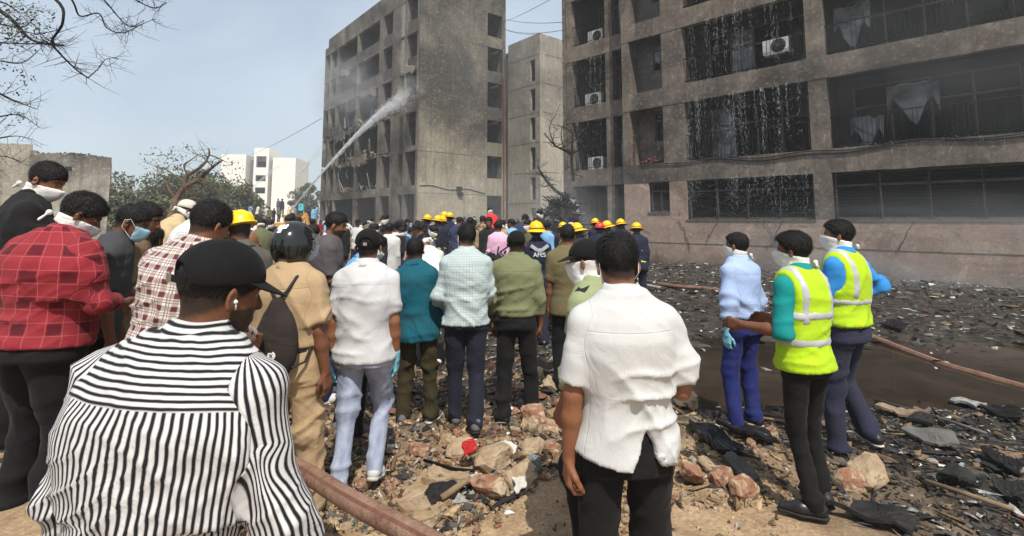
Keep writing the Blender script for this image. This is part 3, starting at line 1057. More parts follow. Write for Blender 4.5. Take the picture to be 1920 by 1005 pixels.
# ================================================================== low burnt block on the left
lx, ly, lz = at_depth(70, 284, 24.0)
LB = empty('low_building', (lx, ly, 0), R(38))
tag(LB, 'low flat-topped pale building with smoke-stained walls and broken roof edge on the left', 'building')
ml = concrete('smoke_streaked_wall', srgb(188, 180, 166), 0.30, sc=0.5, zg=(2.5, 5.0, 0.2))
mb = MB(); n = 14
rl = random.Random(4)
for i in range(n):
    a, b = 2.8 * i / n, 2.8 * (i + 1) / n
    mb.box(a, -0.02, -0.3, b, 0.25, lz + rl.uniform(-0.10, 0.06))
mb.box(2.6, 0.251, -0.3, 2.79, 5.5, lz - 0.1)
mb.build('wall', ml, LB)
mb = MB(); mb.box(1.05, -0.035, lz - 0.85, 1.3, -0.025, lz - 0.65); mb.build('vent_hole', M_SOOT, LB)
mb = MB(); mb.box(-0.25, 0.0, -0.3, -0.001, 5.5, lz + 0.05); mb.build('side_wall', ml, LB)
mb = MB(); mb.box(0.0, 0.26, lz - 0.5, 2.59, 5.4, lz - 0.3); mb.build('roof', M_SOOT, LB)
o = obj('roof_rubble', rubble_mesh('roof_rubble', 60, (0.1, 2.7, 0.0, 1.5, lz - 0.1, lz + 0.05), 0.12, rl), M_RUBBLE, LB); o['kind'] = 'stuff'
# side wing running back towards the left edge of the picture
mb = MB()
for i in range(10):
    a, b = 0.3 + 0.75 * i, 0.3 + 0.75 * (i + 1)
    mb.box(-a - 0.75 + 0.05, 0.0 + 0.5, -0.3, -a + 0.05, 0.75, lz + 0.35 + rl.uniform(-.05, .05))
mb.build('wing_wall', M_CONC_B, LB)


# ------------------------------------------------------------------ ground
def sstep(a, b, x):
    t = np.clip((x - a) / (b - a), 0, 1)
    return t * t * (3 - 2 * t)


def gheight(x, y):
    x = np.asarray(x, np.float32); y = np.asarray(y, np.float32)
    n = fbm(np.stack([x * 1.1, y * 1.1, x * 0 + 3.0], -1), 3) - 0.5
    n2 = fbm(np.stack([x * 4.5, y * 4.5, x * 0 + 7.0], -1), 3) - 0.5
    near = sstep(30, 8, y) * sstep(-16, -10, x) * sstep(22, 16, x)
    h = (0.10 * n + 0.055 * n2) * near
    mound = sstep(-1.25, -2.0, x) * sstep(5.6, 3.6, y) * sstep(0.2, 1.6, y)
    h = h + 0.36 * mound
    wet = sstep(1.0, 2.2, x + 0.25 * n) * sstep(4.25 + 0.3, 5.0 + 0.3, y + 0.5 * n) * sstep(8.4, 7.2, y + n)
    h = h * (1 - 0.75 * wet) - 0.075 * wet
    bank = sstep(1.0, 2.6, x) * sstep(8.0, 11.0, y) * sstep(24, 18, y)
    h = h + bank * (0.12 + 0.2 * n)
    path = sstep(0.95, 0.35, np.abs(x - 0.35 - 0.10 * (y - 2))) * sstep(3.4, 2.9, y)
    h = h * (1 - 0.7 * path)
    return h


def gz(x, y):
    return float(gheight(np.array([x]), np.array([y]))[0])


xs = np.unique(np.concatenate([np.linspace(-900, -60, 8), np.linspace(-60, -12, 25), np.arange(-12, -3.5, 0.14), np.arange(-3.5, 6.5, 0.07), np.arange(6.5, 18, 0.14), np.linspace(18, 60, 22), np.linspace(60, 900, 8)]))
ys = np.unique(np.concatenate([np.linspace(-40, 0, 12), np.arange(0.0, 1.6, 0.2), np.arange(1.6, 9.0, 0.07), np.arange(9.0, 26, 0.16), np.linspace(26, 140, 40), np.linspace(140, 1500, 8)]))
GX, GY = np.meshgrid(xs, ys, indexing='ij')
GZ = gheight(GX.ravel(), GY.ravel())
nx, ny = len(xs), len(ys)
I = np.arange(nx * ny).reshape(nx, ny)
Qg = np.stack([I[:-1, :-1].ravel(), I[1:, :-1].ravel(), I[1:, 1:].ravel(), I[:-1, 1:].ravel()], 1)
me = mesh_np('ground', np.stack([GX.ravel(), GY.ravel(), GZ], 1), Qg)

m = Mat('rubble_strewn_earth', 0.95, 0.2)
v = m.coord('Object')
s3 = m.sep(v)
big = m.noise(v, 0.7, 5, 0.6, 0.5)
mid = m.noise(v, 4.5, 6, 0.65, 0.3)
fin = m.noise(v, 38.0, 5, 0.7)
c = m.mix(m.rng(mid, 0.32, 0.70), srgb(142, 117, 90), srgb(190, 163, 130))
c = m.mix(m.rng(fin, 0.38, 0.62), c, m.mix(0.5, c, srgb(96, 78, 60)))
# burnt wet ground further out on the right and among the crowd
burn = m.math('MULTIPLY', m.rng(m.math('ADD', s3[1], m.math('MULTIPLY', big, 2.6)), 4.6, 6.6), m.rng(m.math('ADD', s3[0], big), -3.2, -1.4, 0.6, 1.0))
burn2 = m.math('MULTIPLY', m.rng(m.math('ADD', s3[0], m.math('MULTIPLY', big, 1.6)), 2.4, 3.6), m.rng(m.math('ADD', s3[1], m.math('MULTIPLY', mid, 1.0)), 2.6, 3.4))
bf = m.math('MAXIMUM', burn, burn2)
dark = m.mix(m.rng(mid, 0.35, 0.68), (0.020, 0.018, 0.016, 1), (0.080, 0.068, 0.056, 1))
c = m.mix(bf, c, dark)
blot = m.rng(m.noise(v, 2.1, 5, 0.62, 0.5), 0.60, 0.72, 0, 0.6)
c = m.mix(blot, c, srgb(70, 56, 44))
farf = m.rng(s3[1], 24, 40)
c = m.mix(farf, c, srgb(140, 122, 98))
m.color(c)
m.rough(m.rng(m.math('MULTIPLY', bf, big), 0.35, 0.6, 0.95, 0.22))
m.bump(m.math('ADD', m.math('MULTIPLY', fin, 0.5), mid), 0.8, 0.03)
obj('ground', me, m.m, kind='structure')

# standing fire-fighting water
wm = Mat('muddy_water', 0.06, 0.5)
wv = wm.coord('Object')
wm.color(wm.mix(wm.rng(wm.noise(wv, 1.2, 4, 0.6, 0.6), 0.35, 0.65), srgb(38, 32, 25), srgb(56, 47, 37)))
wm.b.inputs['IOR'].default_value = 1.33
wm.bump(wm.noise(wv, 7.0, 3), 0.10, 0.01)
wm.rough(wm.rng(wm.noise(wv, 2.5, 5, 0.6), 0.45, 0.75, 0.05, 0.35))
mw = MB(); mw.add([(0.2, 3.6, -0.036), (16, 3.6, -0.036), (16, 9.4, -0.036), (0.2, 9.4, -0.036)], [(0, 1, 2, 3)])
mw.build('puddle_water', wm.m, None, kind='structure')

# ------------------------------------------------------------------ loose debris
def lump_mesh(name, seed, sx, sy, sz, sub=2, jag=0.28):
    bm = bmesh.new()
    bmesh.ops.create_icosphere(bm, subdivisions=sub, radius=1.0)
    V = np.array([v.co[:] for v in bm.verts], np.float32)
    # square the ball off, then chip it
    V = np.sign(V) * np.abs(V) ** 0.55
    rg = np.random.default_rng(seed)
    for _ in range(7):
        n = unit(rg.normal(size=3)); d = rg.uniform(0.62, 0.95)
        t = V @ n - d
        V = V - np.maximum(t, 0)[:, None] * n
    V = V * (1 + jag * (fbm(V * 2.2 + seed, 3) - 0.5) + 0.16 * (vnoise(V * 7.0 + seed) - 0.5))[:, None]
    V = V * np.array((sx, sy, sz), np.float32)
    for v_, p in zip(bm.verts, V): v_.co = p
    me_ = bpy.data.meshes.new(name)
    bm.to_mesh(me_); bm.free()
    return me_


def chunk_mat(name, a, b, dust=0.4):
    mm = Mat(name, 0.95, 0.1)
    vv = mm.coord('Object')
    cc = mm.mix(mm.rng(mm.noise(vv, 9.0, 5, 0.65), 0.35, 0.68), a, b)
    cc = mm.mix(mm.rng(mm.noise(vv, 5.0, 6, 0.7, 0.6), 0.48, 0.60, 0, dust + 0.4), cc, srgb(184, 166, 140))
    cc = mm.mix(mm.rng(mm.noise(vv, 14.0, 4), 0.6, 0.7, 0, 0.8), cc, (0.03, 0.026, 0.022, 1))
    mm.color(cc)
    mm.bump(mm.noise(vv, 34.0, 6, 0.75), 0.9, 0.02)
    return mm.m


M_CHUNK = chunk_mat('broken_brick', srgb(132, 94, 74), srgb(160, 122, 98), 0.95)
M_CHUNKC = chunk_mat('mortared_masonry', srgb(150, 128, 104), srgb(182, 160, 132))
LUMPS = [lump_mesh('brick_chunk', 20 + i, 0.115, 0.085, 0.065, 3) for i in range(6)]
for q in LUMPS: q.materials.append(M_CHUNK)
LUMPC = [lump_mesh('masonry_chunk', 40 + i, 0.12, 0.10, 0.07, 3) for i in range(4)]
for q in LUMPC: q.materials.append(M_CHUNKC)
rd = random.Random(21)


def drop(name, me_, x, y, sc, label, cat, group=None, sink=0.35, rot=None):
    o_ = bpy.data.objects.new(name, me_); link(o_)
    zz = [v.co.z for v in me_.vertices]
    o_.rotation_euler = rot or (rd.uniform(-.5, .5), rd.uniform(-.5, .5), rd.uniform(0, 6.28))
    o_.scale = (sc, sc, sc)
    o_.location = (x, y, gz(x, y) + max(zz) * sc * (1 - sink))
    tag(o_, label, cat, group)
    return o_


NAMED = [  # px, py, scale, brick?, label
    (1000, 782, 1.5, 1, 'large broken brick lump beside the boots of the olive-shirted man'),
    (865, 848, 1.15, 0, 'squared pale masonry chunk beside the red packet'),
    (925, 872, 1.45, 0, 'big pale masonry chunk right of the red packet'),
    (975, 900, 1.2, 0, 'pale masonry chunk at the right end of the rubble row'),
    (915, 925, 1.4, 1, 'rounded orange-brown brick lump in front of the masonry chunks'),
    (785, 842, 0.95, 1, 'orange brick lump behind the sheet of flat concrete'),
    (903, 808, 0.75, 1, 'small orange brick piece lying alone on the sand'),
    (1030, 805, 1.0, 1, 'brown brick lump next to the large broken brick'),
    (1032, 838, 0.9, 1, 'flat brick piece near the half-hidden grey shoe'),
    (1000, 840, 0.95, 0, 'cube-like pale masonry chunk near the half-hidden grey shoe'),
    (1297, 888, 1.35, 1, 'square broken brick right of the white-shirted man in front'),
    (1350, 893, 0.95, 1, 'brown brick lump in the row right of the black trousers'),
    (1390, 912, 1.1, 1, 'bright orange brick lump next to the charred panel'),
    (1325, 870, 0.8, 0, 'small mortar chunk above the brick row on the right'),
    (1635, 900, 1.35, 0, 'large pale boulder of masonry under the navy-trousered man\'s shoe'),
    (1600, 905, 1.2, 1, 'brick lump wedged under the large pale boulder'),
    (1420, 820, 0.7, 0, 'small masonry chunk behind the charred curved panel'),
    (1285, 748, 1.4, 0, 'pale masonry lump at the edge of the muddy water'),
    (1045, 725, 1.6, 0, 'big grey masonry block behind the olive-shirted man'),
    (1005, 700, 1.2, 0, 'grey masonry block at the foot of the charred heap'),
    (585, 905, 0.9, 0, 'small pale chunk beside the pink hose'),
    (680, 905, 0.8, 1, 'brown brick piece beside the white sneakers'),
    (820, 880, 0.7, 1, 'dark red brick fragment on the flat concrete sheet'),
]
for (px, py, sc, br, lb) in NAMED:
    x, y, _ = ground_at(px, py, 0.03)
    drop('brick_chunk' if br else 'masonry_chunk', rd.choice(LUMPS if br else LUMPC), x, y, sc * 0.80, lb, 'rubble chunk', 'large rubble chunks')
# unlabelled-by-look smaller pieces: many alike
def zone(px, py):
    if px < 640: return 'on the ground beside the pink hose' if py > 850 else 'near the khaki trousers'
    if px < 740: return 'at the feet of the man in jeans'
    if px < 860: return ('left of the red packet' if py > 850 else 'behind the teal-shirted man\'s sneakers') if py > 800 else 'at the teal-shirted man\'s feet'
    if px < 1000: return 'in the sand below the red packet' if py > 890 else ('around the red packet' if py > 800 else 'at the feet of the man in navy trousers')
    if px < 1120: return 'left of the white-shirted man\'s legs'
    if px < 1300: return 'just right of the white-shirted man\'s legs' if py > 820 else 'at the edge of the muddy water'
    return 'on the sandy bank below the man in the long lime vest' if py > 840 else 'near the shoes of the man in royal blue'


placed = 0
while placed < 280:
    px, py = rd.uniform(560, 1450), rd.uniform(700, 1004)
    x, y, _ = ground_at(px, py, 0.0)
    dens = 1.0 if 700 < px < 1060 else 0.5
    if (px > 800 + (1005 - py) * 1.74 and px < 1120 and py > 868) or (1240 < px < 1490 and py > 915): dens = 0.05
    if x > 1.6 and y > 4.7: dens = 0.1
    if rd.random() > dens: continue
    br = rd.random() < 0.5
    drop('brick_fragment' if br else 'mortar_fragment', rd.choice(LUMPS if br else LUMPC), x, y, rd.uniform(0.14, 0.42),
         ('small broken brick fragment ' if br else 'small pale mortar fragment ') + zone(px, py), 'rubble', 'small rubble fragments', 0.3)
    placed += 1


def scatter(name, N, region, size, palette, seed, flat=0.35, lift=0.0, mask=None, label=None, cat='debris', long=1.0):
    """thousands of tiny irregular pieces as one object with per-piece colour"""
    rg = np.random.default_rng(seed)
    px = rg.uniform(region[0], region[1], N); py = rg.uniform(region[2], region[3], N)
    if region[4] == 'px':
        P = np.array([ground_at(a, b, 0.0)[:2] for a, b in zip(px, py)])
    else:
        P = np.stack([px, py], 1)
    if mask is not None:
        P = P[mask(P[:, 0], P[:, 1], rg)]
    N = len(P)
    z = gheight(P[:, 0], P[:, 1])
    base = np.array([(1, 0, 0), (-.5, .8, .1), (-.6, -.7, -.1), (.2, .1, .9), (.1, -.2, -.9), (.3, .9, -.2)], np.float32)
    tri = np.array([(0, 5, 3), (5, 1, 3), (1, 2, 3), (2, 0, 3), (5, 0, 4), (1, 5, 4), (2, 1, 4), (0, 2, 4)])
    k = len(base)
    sc = (size * rg.lognormal(0, 0.55, N)).clip(size * 0.3, size * 4.5)
    V = base[None] * (1 + rg.normal(0, 0.28, (N, k, 3)))
    V = V * np.stack([np.exp(rg.normal(0, 0.3, N)) * long, np.exp(rg.normal(0, 0.3, N)), np.full(N, 1.0) * flat * np.exp(rg.normal(0, 0.4, N))], 1)[:, None]
    # random tilt then spin
    t1 = rg.normal(0, 0.45, N); ct, st_ = np.cos(t1), np.sin(t1)
    y2 = V[:, :, 1] * ct[:, None] - V[:, :, 2] * st_[:, None]; z2 = V[:, :, 1] * st_[:, None] + V[:, :, 2] * ct[:, None]
    a = rg.uniform(0, 6.28, N); ca, sa = np.cos(a)[:, None], np.sin(a)[:, None]
    x3 = V[:, :, 0] * ca - y2 * sa; y3 = V[:, :, 0] * sa + y2 * ca
    V = np.stack([x3, y3, z2], -1) * sc[:, None, None]
    zl = V[:, :, 2].min(1)
    V = V + np.stack([P[:, 0], P[:, 1], z - zl * 0.55 + lift * rg.random(N)], 1)[:, None]
    T = (tri[None] + (np.arange(N) * k)[:, None, None]).reshape(-1, 3)
    me_ = mesh_np(name, V.reshape(-1, 3), None, T, smooth=False)
    pal = np.array([p[:3] for p, w in palette], np.float32); w = np.array([w for p, w in palette]); w = w / w.sum()
    C = pal[rg.choice(len(pal), N, p=w)] * rg.uniform(0.65, 1.25, (N, 1))
    C = np.concatenate([C, np.ones((N, 1))], 1)
    set_attr(me_, 'tone', np.repeat(C, k, 0), 'FLOAT_COLOR')
    o_ = obj(name, me_, M_SCATTER, None)
    tag(o_, label, cat, kind='stuff')
    return o_


sm = Mat('mixed_debris', 0.7, 0.3)
sat = sm.node('ShaderNodeAttribute', attribute_name='tone')
sv = sm.coord('Object')
sm.color(sm.mix(sm.rng(sm.noise(sv, 60.0, 3), 0.35, 0.7), sat.outputs['Color'], sm.mix(0.6, sat.outputs['Color'], (0.02, 0.018, 0.016, 1))))
sm.bump(sm.noise(sv, 90.0, 3), 0.5, 0.01)
M_SCATTER = sm.m
CHAR = (0.018, 0.017, 0.016); GREY = (0.10, 0.10, 0.095); ASH = (0.36, 0.35, 0.33); WHITE = (0.62, 0.61, 0.58)
SAND = srgb(172, 146, 112); BRK = srgb(128, 84, 64); TAN = srgb(120, 98, 72); BLUE = srgb(70, 120, 170)
def sandy(x, y):
    px, py = 960 + 950 * x / y, 411 + 950 * 1.75 / y
    return ((px > 800 + (1005 - py) * 1.74) & (px < 1120) & (py > 868)) | ((px > 1240) & (px < 1490) & (py > 915))


scatter('gravel', 12000, (380, 1500, 690, 1010, 'px'), 0.008, [(SAND, 5), (TAN, 4), (BRK, .6), (GREY, 1), (WHITE, .35), (CHAR, .8)], 1, 0.7, label='small stones and chips scattered over the sandy ground', cat='gravel',
        mask=lambda x, y, r: ~((x > 1.7) & (y > 4.6)) & (r.random(len(x)) < np.where(sandy(x, y), 0.12, 1.0)))
scatter('rubble', 5000, (380, 1130, 640, 1000, 'px'), 0.016, [(SAND, 3), (TAN, 3), (BRK, 1.5), (CHAR, 2), (GREY, 2), (WHITE, .35)], 2, 0.6, label='broken stone and brick bits under the crowd\'s feet', cat='rubble',
        mask=lambda x, y, r: ~sandy(x, y))
dm = lambda x, y, r: ~((x > 1.5) & (y > 4.75) & (y < 7.4) & (r.random(len(x)) > 0.05 + 0.9 * (fbm(np.stack([x * .9, y * 1.3, x * 0], -1), 2) > 0.60)))
scatter('charred_debris', 20000, (1.2, 16.0, 7.0, 20.0, 'xy'), 0.017, [(CHAR, 7), (GREY, 3.2), (ASH, 1.8), (WHITE, .9), (TAN, 1.2), (BRK, .35), (BLUE, .02)], 3, 0.26, 0.03, mask=lambda x, y, r: (x + y < 25.2 - 0.6 * r.random(len(x))) & (x > 0.8) & ~((y < 8.0) & (r.random(len(x)) < .5)), label='black burnt scraps covering the wet ground below the brown block', long=1.7)
scatter('charred_debris', 14000, (2.05, 8.5, 2.2, 5.0, 'xy'), 0.0115, [(CHAR, 7), (GREY, 3), (ASH, 1.0), (WHITE, .35), (TAN, 2.6), (BRK, .5)], 4, 0.30, 0.02, mask=lambda x, y, r: (x > 2.0 + 0.5 * r.random(len(x)) - 0.25 * (y - 2.5)), label='black burnt scraps strewn across the lower right foreground', long=1.7)
scatter('charred_debris', 3200, (1.4, 9.0, 4.6, 7.6, 'xy'), 0.017, [(CHAR, 6), (GREY, 3), (ASH, 1.6), (WHITE, .6), (TAN, 2)], 5, 0.3, 0.0, mask=lambda x, y, r: fbm(np.stack([x * .9, y * 1.3, x * 0], -1), 3) > 0.53, label='islets of burnt scraps in the muddy water')
scatter('charred_debris', 6500, (-5.0, 1.6, 4.8, 13.0, 'xy'), 0.024, [(CHAR, 5), (GREY, 3), (ASH, 1.0), (WHITE, .3), (TAN, 3), (BRK, .7)], 6, 0.35, 0.03, label='burnt scraps on the trampled ground among the crowd')


scatter('twigs', 900, (400, 1480, 690, 1005, 'px'), 0.008, [(TAN, 4), (CHAR, 3), (SAND, 2), (ASH, .6)], 31, 0.5, 0.02, mask=lambda x, y, r: ~sandy(x, y), label='thin broken twigs and splinters scattered over the rubble', cat='twigs', long=7.0)
scatter('twigs', 900, (2.0, 8.5, 2.3, 5.0, 'xy'), 0.008, [(TAN, 3), (CHAR, 5), (ASH, 1)], 32, 0.5, 0.03, label='thin charred splinters in the lower right debris', cat='twigs', long=8.0)
scatter('paper_scraps', 260, (420, 1480, 640, 1005, 'px'), 0.016, [(WHITE, 3), (ASH, 2), (SAND, 1)], 33, 0.06, 0.03, mask=lambda x, y, r: ~sandy(x, y), label='small torn scraps of paper and plastic on the rubble', cat='scraps', long=1.4)


def plate(name, pts, z_fn, thick, mat, label, cat, group=None, warp=0.02, seed=0):
    """bent sheet lying on the ground: outline of ground points"""
    rj = random.Random(seed + 50)
    Pj = []
    for i_ in range(len(pts)):        # torn, uneven edges
        a_, b_ = np.array(pts[i_]), np.array(pts[(i_ + 1) % len(pts)])
        e_ = b_ - a_; nrm = np.array((-e_[1], e_[0]))
        Pj.append(a_)
        for t_ in (0.22, 0.45, 0.63, 0.82):
            Pj.append(a_ + e_ * (t_ + rj.uniform(-.06, .06)) + nrm * rj.uniform(-0.09, 0.07))
    P = np.array(Pj, np.float32)
    c = P.mean(0)
    rings = 5
    V, Fs = [], []
    n = len(P)
    rg = random.Random(seed)
    for side in (0, 1):
        for r in range(1, rings + 1):
            for p in P:
                q = c + (p - c) * r / rings
                z = z_fn(q[0], q[1]) + warp * math.sin(q[0] * 17 + seed) * math.cos(q[1] * 13) + rg.uniform(-.004, .004)
                V.append((q[0], q[1], z + (thick if side == 0 else 0)))
    m_ = rings * n
    for side in (0, 1):
        b = side * m_
        f = tuple(b + i for i in range(n))
        Fs.append(f if side == 0 else f[::-1])
        for r in range(rings - 1):
            for i in range(n):
                j = (i + 1) % n
                q = (b + r * n + i, b + (r + 1) * n + i, b + (r + 1) * n + j, b + r * n + j)
                Fs.append(q if side == 0 else q[::-1])
    for i in range(n):
        j = (i + 1) % n
        e = (rings - 1) * n
        Fs.append((e + i, m_ + e + i, m_ + e + j, e + j))
    me_ = bpy.data.meshes.new(name); me_.from_pydata(V, [], Fs); me_.update()
    return obj(name, me_, mat, None, label=label, cat=cat, group=group)


def gp(*pp):
    return [ground_at(a, b, 0.03)[:2] for a, b in pp]


M_SLAB = chunk_mat('dusty_flat_concrete', srgb(150, 126, 98), srgb(172, 148, 118), 0.2)
plate('concrete_slab', gp((742, 940), (788, 985), (862, 930), (838, 890), (805, 880)), lambda x, y: gz(x, y) + 0.02, 0.03, M_SLAB, 'flat dusty concrete sheet with charred paper on it, centre foreground', 'slab', warp=0.0)
plate('stone_slab', gp((790, 905), (878, 918), (880, 895), (815, 878)), lambda x, y: gz(x, y) + 0.045, 0.04, M_SLAB, 'smooth sandy stone slab behind the charred paper', 'slab', warp=0.0)
M_BURNTP = plain('charred_paper', (0.025, 0.024, 0.024, 1), 0.8, 0.2, var=0.7, scale=30)
plate('charred_paper', gp((795, 932), (808, 955), (838, 945), (864, 932), (852, 912), (822, 898), (806, 915)), lambda x, y: gz(x, y) + 0.062, 0.006, M_BURNTP, 'torn sheet of charred grey paper on the flat concrete sheet', 'paper', warp=0.012, seed=3)
M_PLASTICK = plain('scorched_black_plastic', (0.012, 0.012, 0.013, 1), 0.35, 0.5, var=0.5, scale=9)
plate('scorched_sheet', gp((1292, 800), (1310, 828), (1345, 850), (1380, 858), (1395, 850), (1370, 830), (1330, 810)), lambda x, y: gz(x, y) + 0.05, 0.03, M_PLASTICK, 'curved glossy black panel in front of the man in royal blue trousers', 'panel', 'scorched panels', warp=0.02, seed=4)
plate('scorched_sheet', gp((1345, 808), (1400, 828), (1462, 838), (1445, 822), (1385, 808)), lambda x, y: gz(x, y) + 0.06, 0.025, M_PLASTICK, 'long black plank-like panel beside the curved glossy panel', 'panel', 'scorched panels', warp=0.02, seed=5)
plate('scorched_sheet', gp((1355, 865), (1405, 910), (1424, 900), (1392, 868), (1372, 858)), lambda x, y: gz(x, y) + 0.05, 0.03, plain('scorched_grey_board', (0.085, 0.08, 0.07, 1), 0.8, var=0.5), 'small grey scorched board next to the orange brick lump', 'panel', 'scorched panels', warp=0.0, seed=6)
PL = [((1690, 812), (1760, 838), (1800, 842), (1790, 828), (1730, 815)), ((1840, 770), (1915, 800), (1919, 775), (1860, 755)), ((1840, 855), (1900, 900), (1919, 880), (1870, 850)), ((1640, 765), (1700, 782), (1740, 780), (1690, 762)),
      ((1700, 790), (1750, 800), (1752, 786)), ((1860, 905), (1919, 960), (1919, 920)), ((1760, 900), (1800, 925), (1830, 905), (1790, 888)), ((1560, 960), (1700, 1003), (1720, 985), (1620, 945)), ((1650, 612), (1690, 622), (1700, 612), (1665, 600)),
      ((1780, 745), (1830, 760), (1850, 748), (1800, 738))]
LBP = ['long bent grey metal strip on the burnt ground right of the boulder', 'big black torn sheet at the right edge above the puddle bank', 'black curved sheet at the right edge of the foreground', 'pale torn board beside the navy-trousered man', 'small dark plate next to the pale torn board',
       'dark triangular sheet in the lower right corner', 'crumpled dark plate in the lower right debris', 'long low charred board at the bottom of the picture', 'black box-like scrap behind the pink hose', 'white crumpled scrap on the puddle bank at right']
for i, (pts, lb) in enumerate(zip(PL, LBP)):
    mt = [M_GREYMETAL, M_PLASTICK, M_PLASTICK, M_RUBBLE, M_CHAR, M_CHAR, M_CHAR, M_CHAR, M_PLASTICK, M_ASH][i]
    plate('sheet_scrap', gp(*pts), lambda x, y: gz(x, y) + 0.05, 0.02, mt, lb, 'scrap', 'sheets of scrap', warp=0.03, seed=10 + i)
# red packet, rags and bones of plastic in the centre
M_REDP = plain('red_packet_foil', srgb(170, 34, 32), 0.4, 0.5, var=0.2, scale=20)
M_RAG = cloth('dirty_white_rag', (0.55, 0.52, 0.46, 1), dirt=0.6)
pk = plate('packet', gp((866, 874), (872, 890), (893, 884), (888, 868)), lambda x, y: gz(x, y) + 0.07 + 0.25 * (y - 3.3), 0.012, M_REDP, 'crumpled bright red packet in the rubble', 'packet', warp=0.01, seed=2)
for i, (pts, lb) in enumerate(((((868, 895), (875, 925), (892, 920), (896, 900), (880, 890)), 'crumpled dirty white rag below the red packet'), (((958, 908), (968, 935), (988, 918), (985, 902), (970, 900)), 'crumpled cream wrapper at the right end of the rubble row'),
                               (((592, 742), (622, 752), (640, 738), (610, 730)), 'dirty white cloth near the man in jeans'), (((932, 842), (960, 856), (970, 842), (945, 834)), 'torn white paper behind the masonry chunks'))):
    plate('rag', gp(*pts), lambda x, y: gz(x, y) + 0.05, 0.012, M_RAG, lb, 'rag', warp=0.02, seed=20 + i)


def stick(pts, r, mat, label, name='stick', cat='stick', group='sticks and bars in the rubble'):
    mb_ = MB()
    P = [(*ground_at(a, b, z)[:2], z + gz(*ground_at(a, b, z)[:2])) for a, b, z in pts]
    mb_.tube(P, r, 7)
    return mb_.build(name, mat, None, True, label=label, cat=cat, group=group)


M_STICK = plain('dry_wood', srgb(140, 118, 92), 0.9, var=0.5, scale=8)
stick([(795, 858, .08), (850, 875, .10), (890, 888, .08)], 0.010, M_BLACKMETAL, 'thin dark rod across the rubble behind the red packet')
stick([(735, 875, .05), (742, 850, .12), (760, 840, .16)], 0.016, M_STICK, 'short broken branch beside the white sneakers')
stick([(592, 876, .03), (640, 880, .04)], 0.014, M_STICK, 'straight pale stick lying by the jeans')
stick([(828, 935, .08), (872, 910, .09), (905, 903, .07)], 0.020, M_STICK, 'curved dry branch below the red packet')
stick([(1412, 785, .03), (1475, 792, .04)], 0.012, M_STICK, 'long thin cane at the water edge behind the vest man')
stick([(1225, 905, .05), (1240, 855, .20)], 0.016, M_STICK, 'upright stump of wood right of the black trousers')
stick([(1055, 748, .02), (1135, 782, .02), (1300, 800, .02)], 0.008, M_STICK, 'thin bent twig crossing the bank by the water')
stick([(1180, 540, .15), (1238, 552, .10)], 0.03, M_ASH, 'pale bar among the burnt scraps behind the white-shirted man')
stick([(1640, 735, .05), (1780, 790, .05), (1850, 812, .05)], 0.012, M_GREYMETAL, 'long thin grey bar in the debris at right')
stick([(1735, 905, .05), (1900, 962, .05)], 0.014, M_STICK, 'long wooden lath in the lower right debris')
# canvas fire hoses
hm = Mat('pink_red_hose_canvas', 0.85, 0.2)
hv = hm.coord('Object')
hm.color(hm.mix(hm.rng(hm.noise(hv, 5.0, 6, 0.7), 0.35, 0.7), hm.mix(hm.rng(hm.noise(hv, 40.0, 4, 0.7), 0.4, 0.6), srgb(98, 72, 60), srgb(124, 90, 76)), srgb(146, 118, 100)))
hm.bump(hm.math('ADD', hm.noise(hv, 160.0, 3), hm.math('MULTIPLY', hm.noise(hv, 18.0, 3), 2.0)), 0.8, 0.006)
M_HOSE = hm.m
M_HOSE2 = plain('dark_hose_stripe', srgb(118, 84, 70), 0.9, 0.1, var=0.4, scale=20)


def hose(pts, r, label, flat=1.0):
    ctrl = [Vector(p) for p in pts]
    P = []
    for i in range(len(ctrl) - 1):
        p0, p1, p2, p3 = ctrl[max(i - 1, 0)], ctrl[i], ctrl[i + 1], ctrl[min(i + 2, len(ctrl) - 1)]
        for j in range(8):
            t = j / 8
            P.append(0.5 * ((2 * p1) + (p2 - p0) * t + (2 * p0 - 5 * p1 + 4 * p2 - p3) * t * t + (3 * p1 - p0 - 3 * p2 + p3) * t ** 3))
    P.append(ctrl[-1])
    mb_ = MB(); mb_.tube(P, r, 18)
    for k_ in range(len(mb_.f)):
        if k_ % 18 in (2, 11): mb_.m[k_] = 1
    return mb_.build('fire_hose', [M_HOSE, M_HOSE2], None, True, label=label, cat='hose', group='fire hoses on the ground')


a = at_depth(540, 868, 3.05); b = at_depth(660, 940, 2.5); c_ = at_depth(795, 1012, 2.12); d_ = at_depth(900, 1075, 1.9)
e0 = at_depth(420, 815, 3.7)
hose([(-3.4, 5.0, 0.30), (-2.6, 4.3, 0.34), e0, a, b, c_, d_, at_depth(1010, 1142, 1.7), at_depth(1150, 1230, 1.5)], 0.047, 'thick pink canvas fire hose crossing the lower left foreground')
H2 = [ground_at(px, py, 0.05) for px, py in ((1190, 530), (1255, 546), (1345, 556), (1440, 575), (1560, 602), (1640, 628), (1760, 668), (1850, 693), (1935, 716), (2150, 790))]
hose([(x, y, gz(x, y) + 0.04) for x, y, _ in H2], 0.044, 'long pink-brown canvas fire hose lying beside the muddy water')


# ------------------------------------------------------------------ people: one figure builder
def skin_mat(name, col):
    m = Mat(name, 0.52, 0.35)
    at = m.node('ShaderNodeAttribute', attribute_name='tone')
    f = m.noise(m.coord('Object'), 38.0, 4)
    c = m.mix(m.rng(f, 0.3, 0.75), tuple(x * 0.82 for x in col[:3]) + (1,), col)
    c = m.mix(at.outputs['Alpha'], at.outputs['Color'], c)
    m.color(c)
    m.b.inputs['Subsurface Weight'].default_value = 0.0
    m.bump(m.noise(m.coord('Object'), 260.0, 3), 0.15, 0.002)
    return m.m


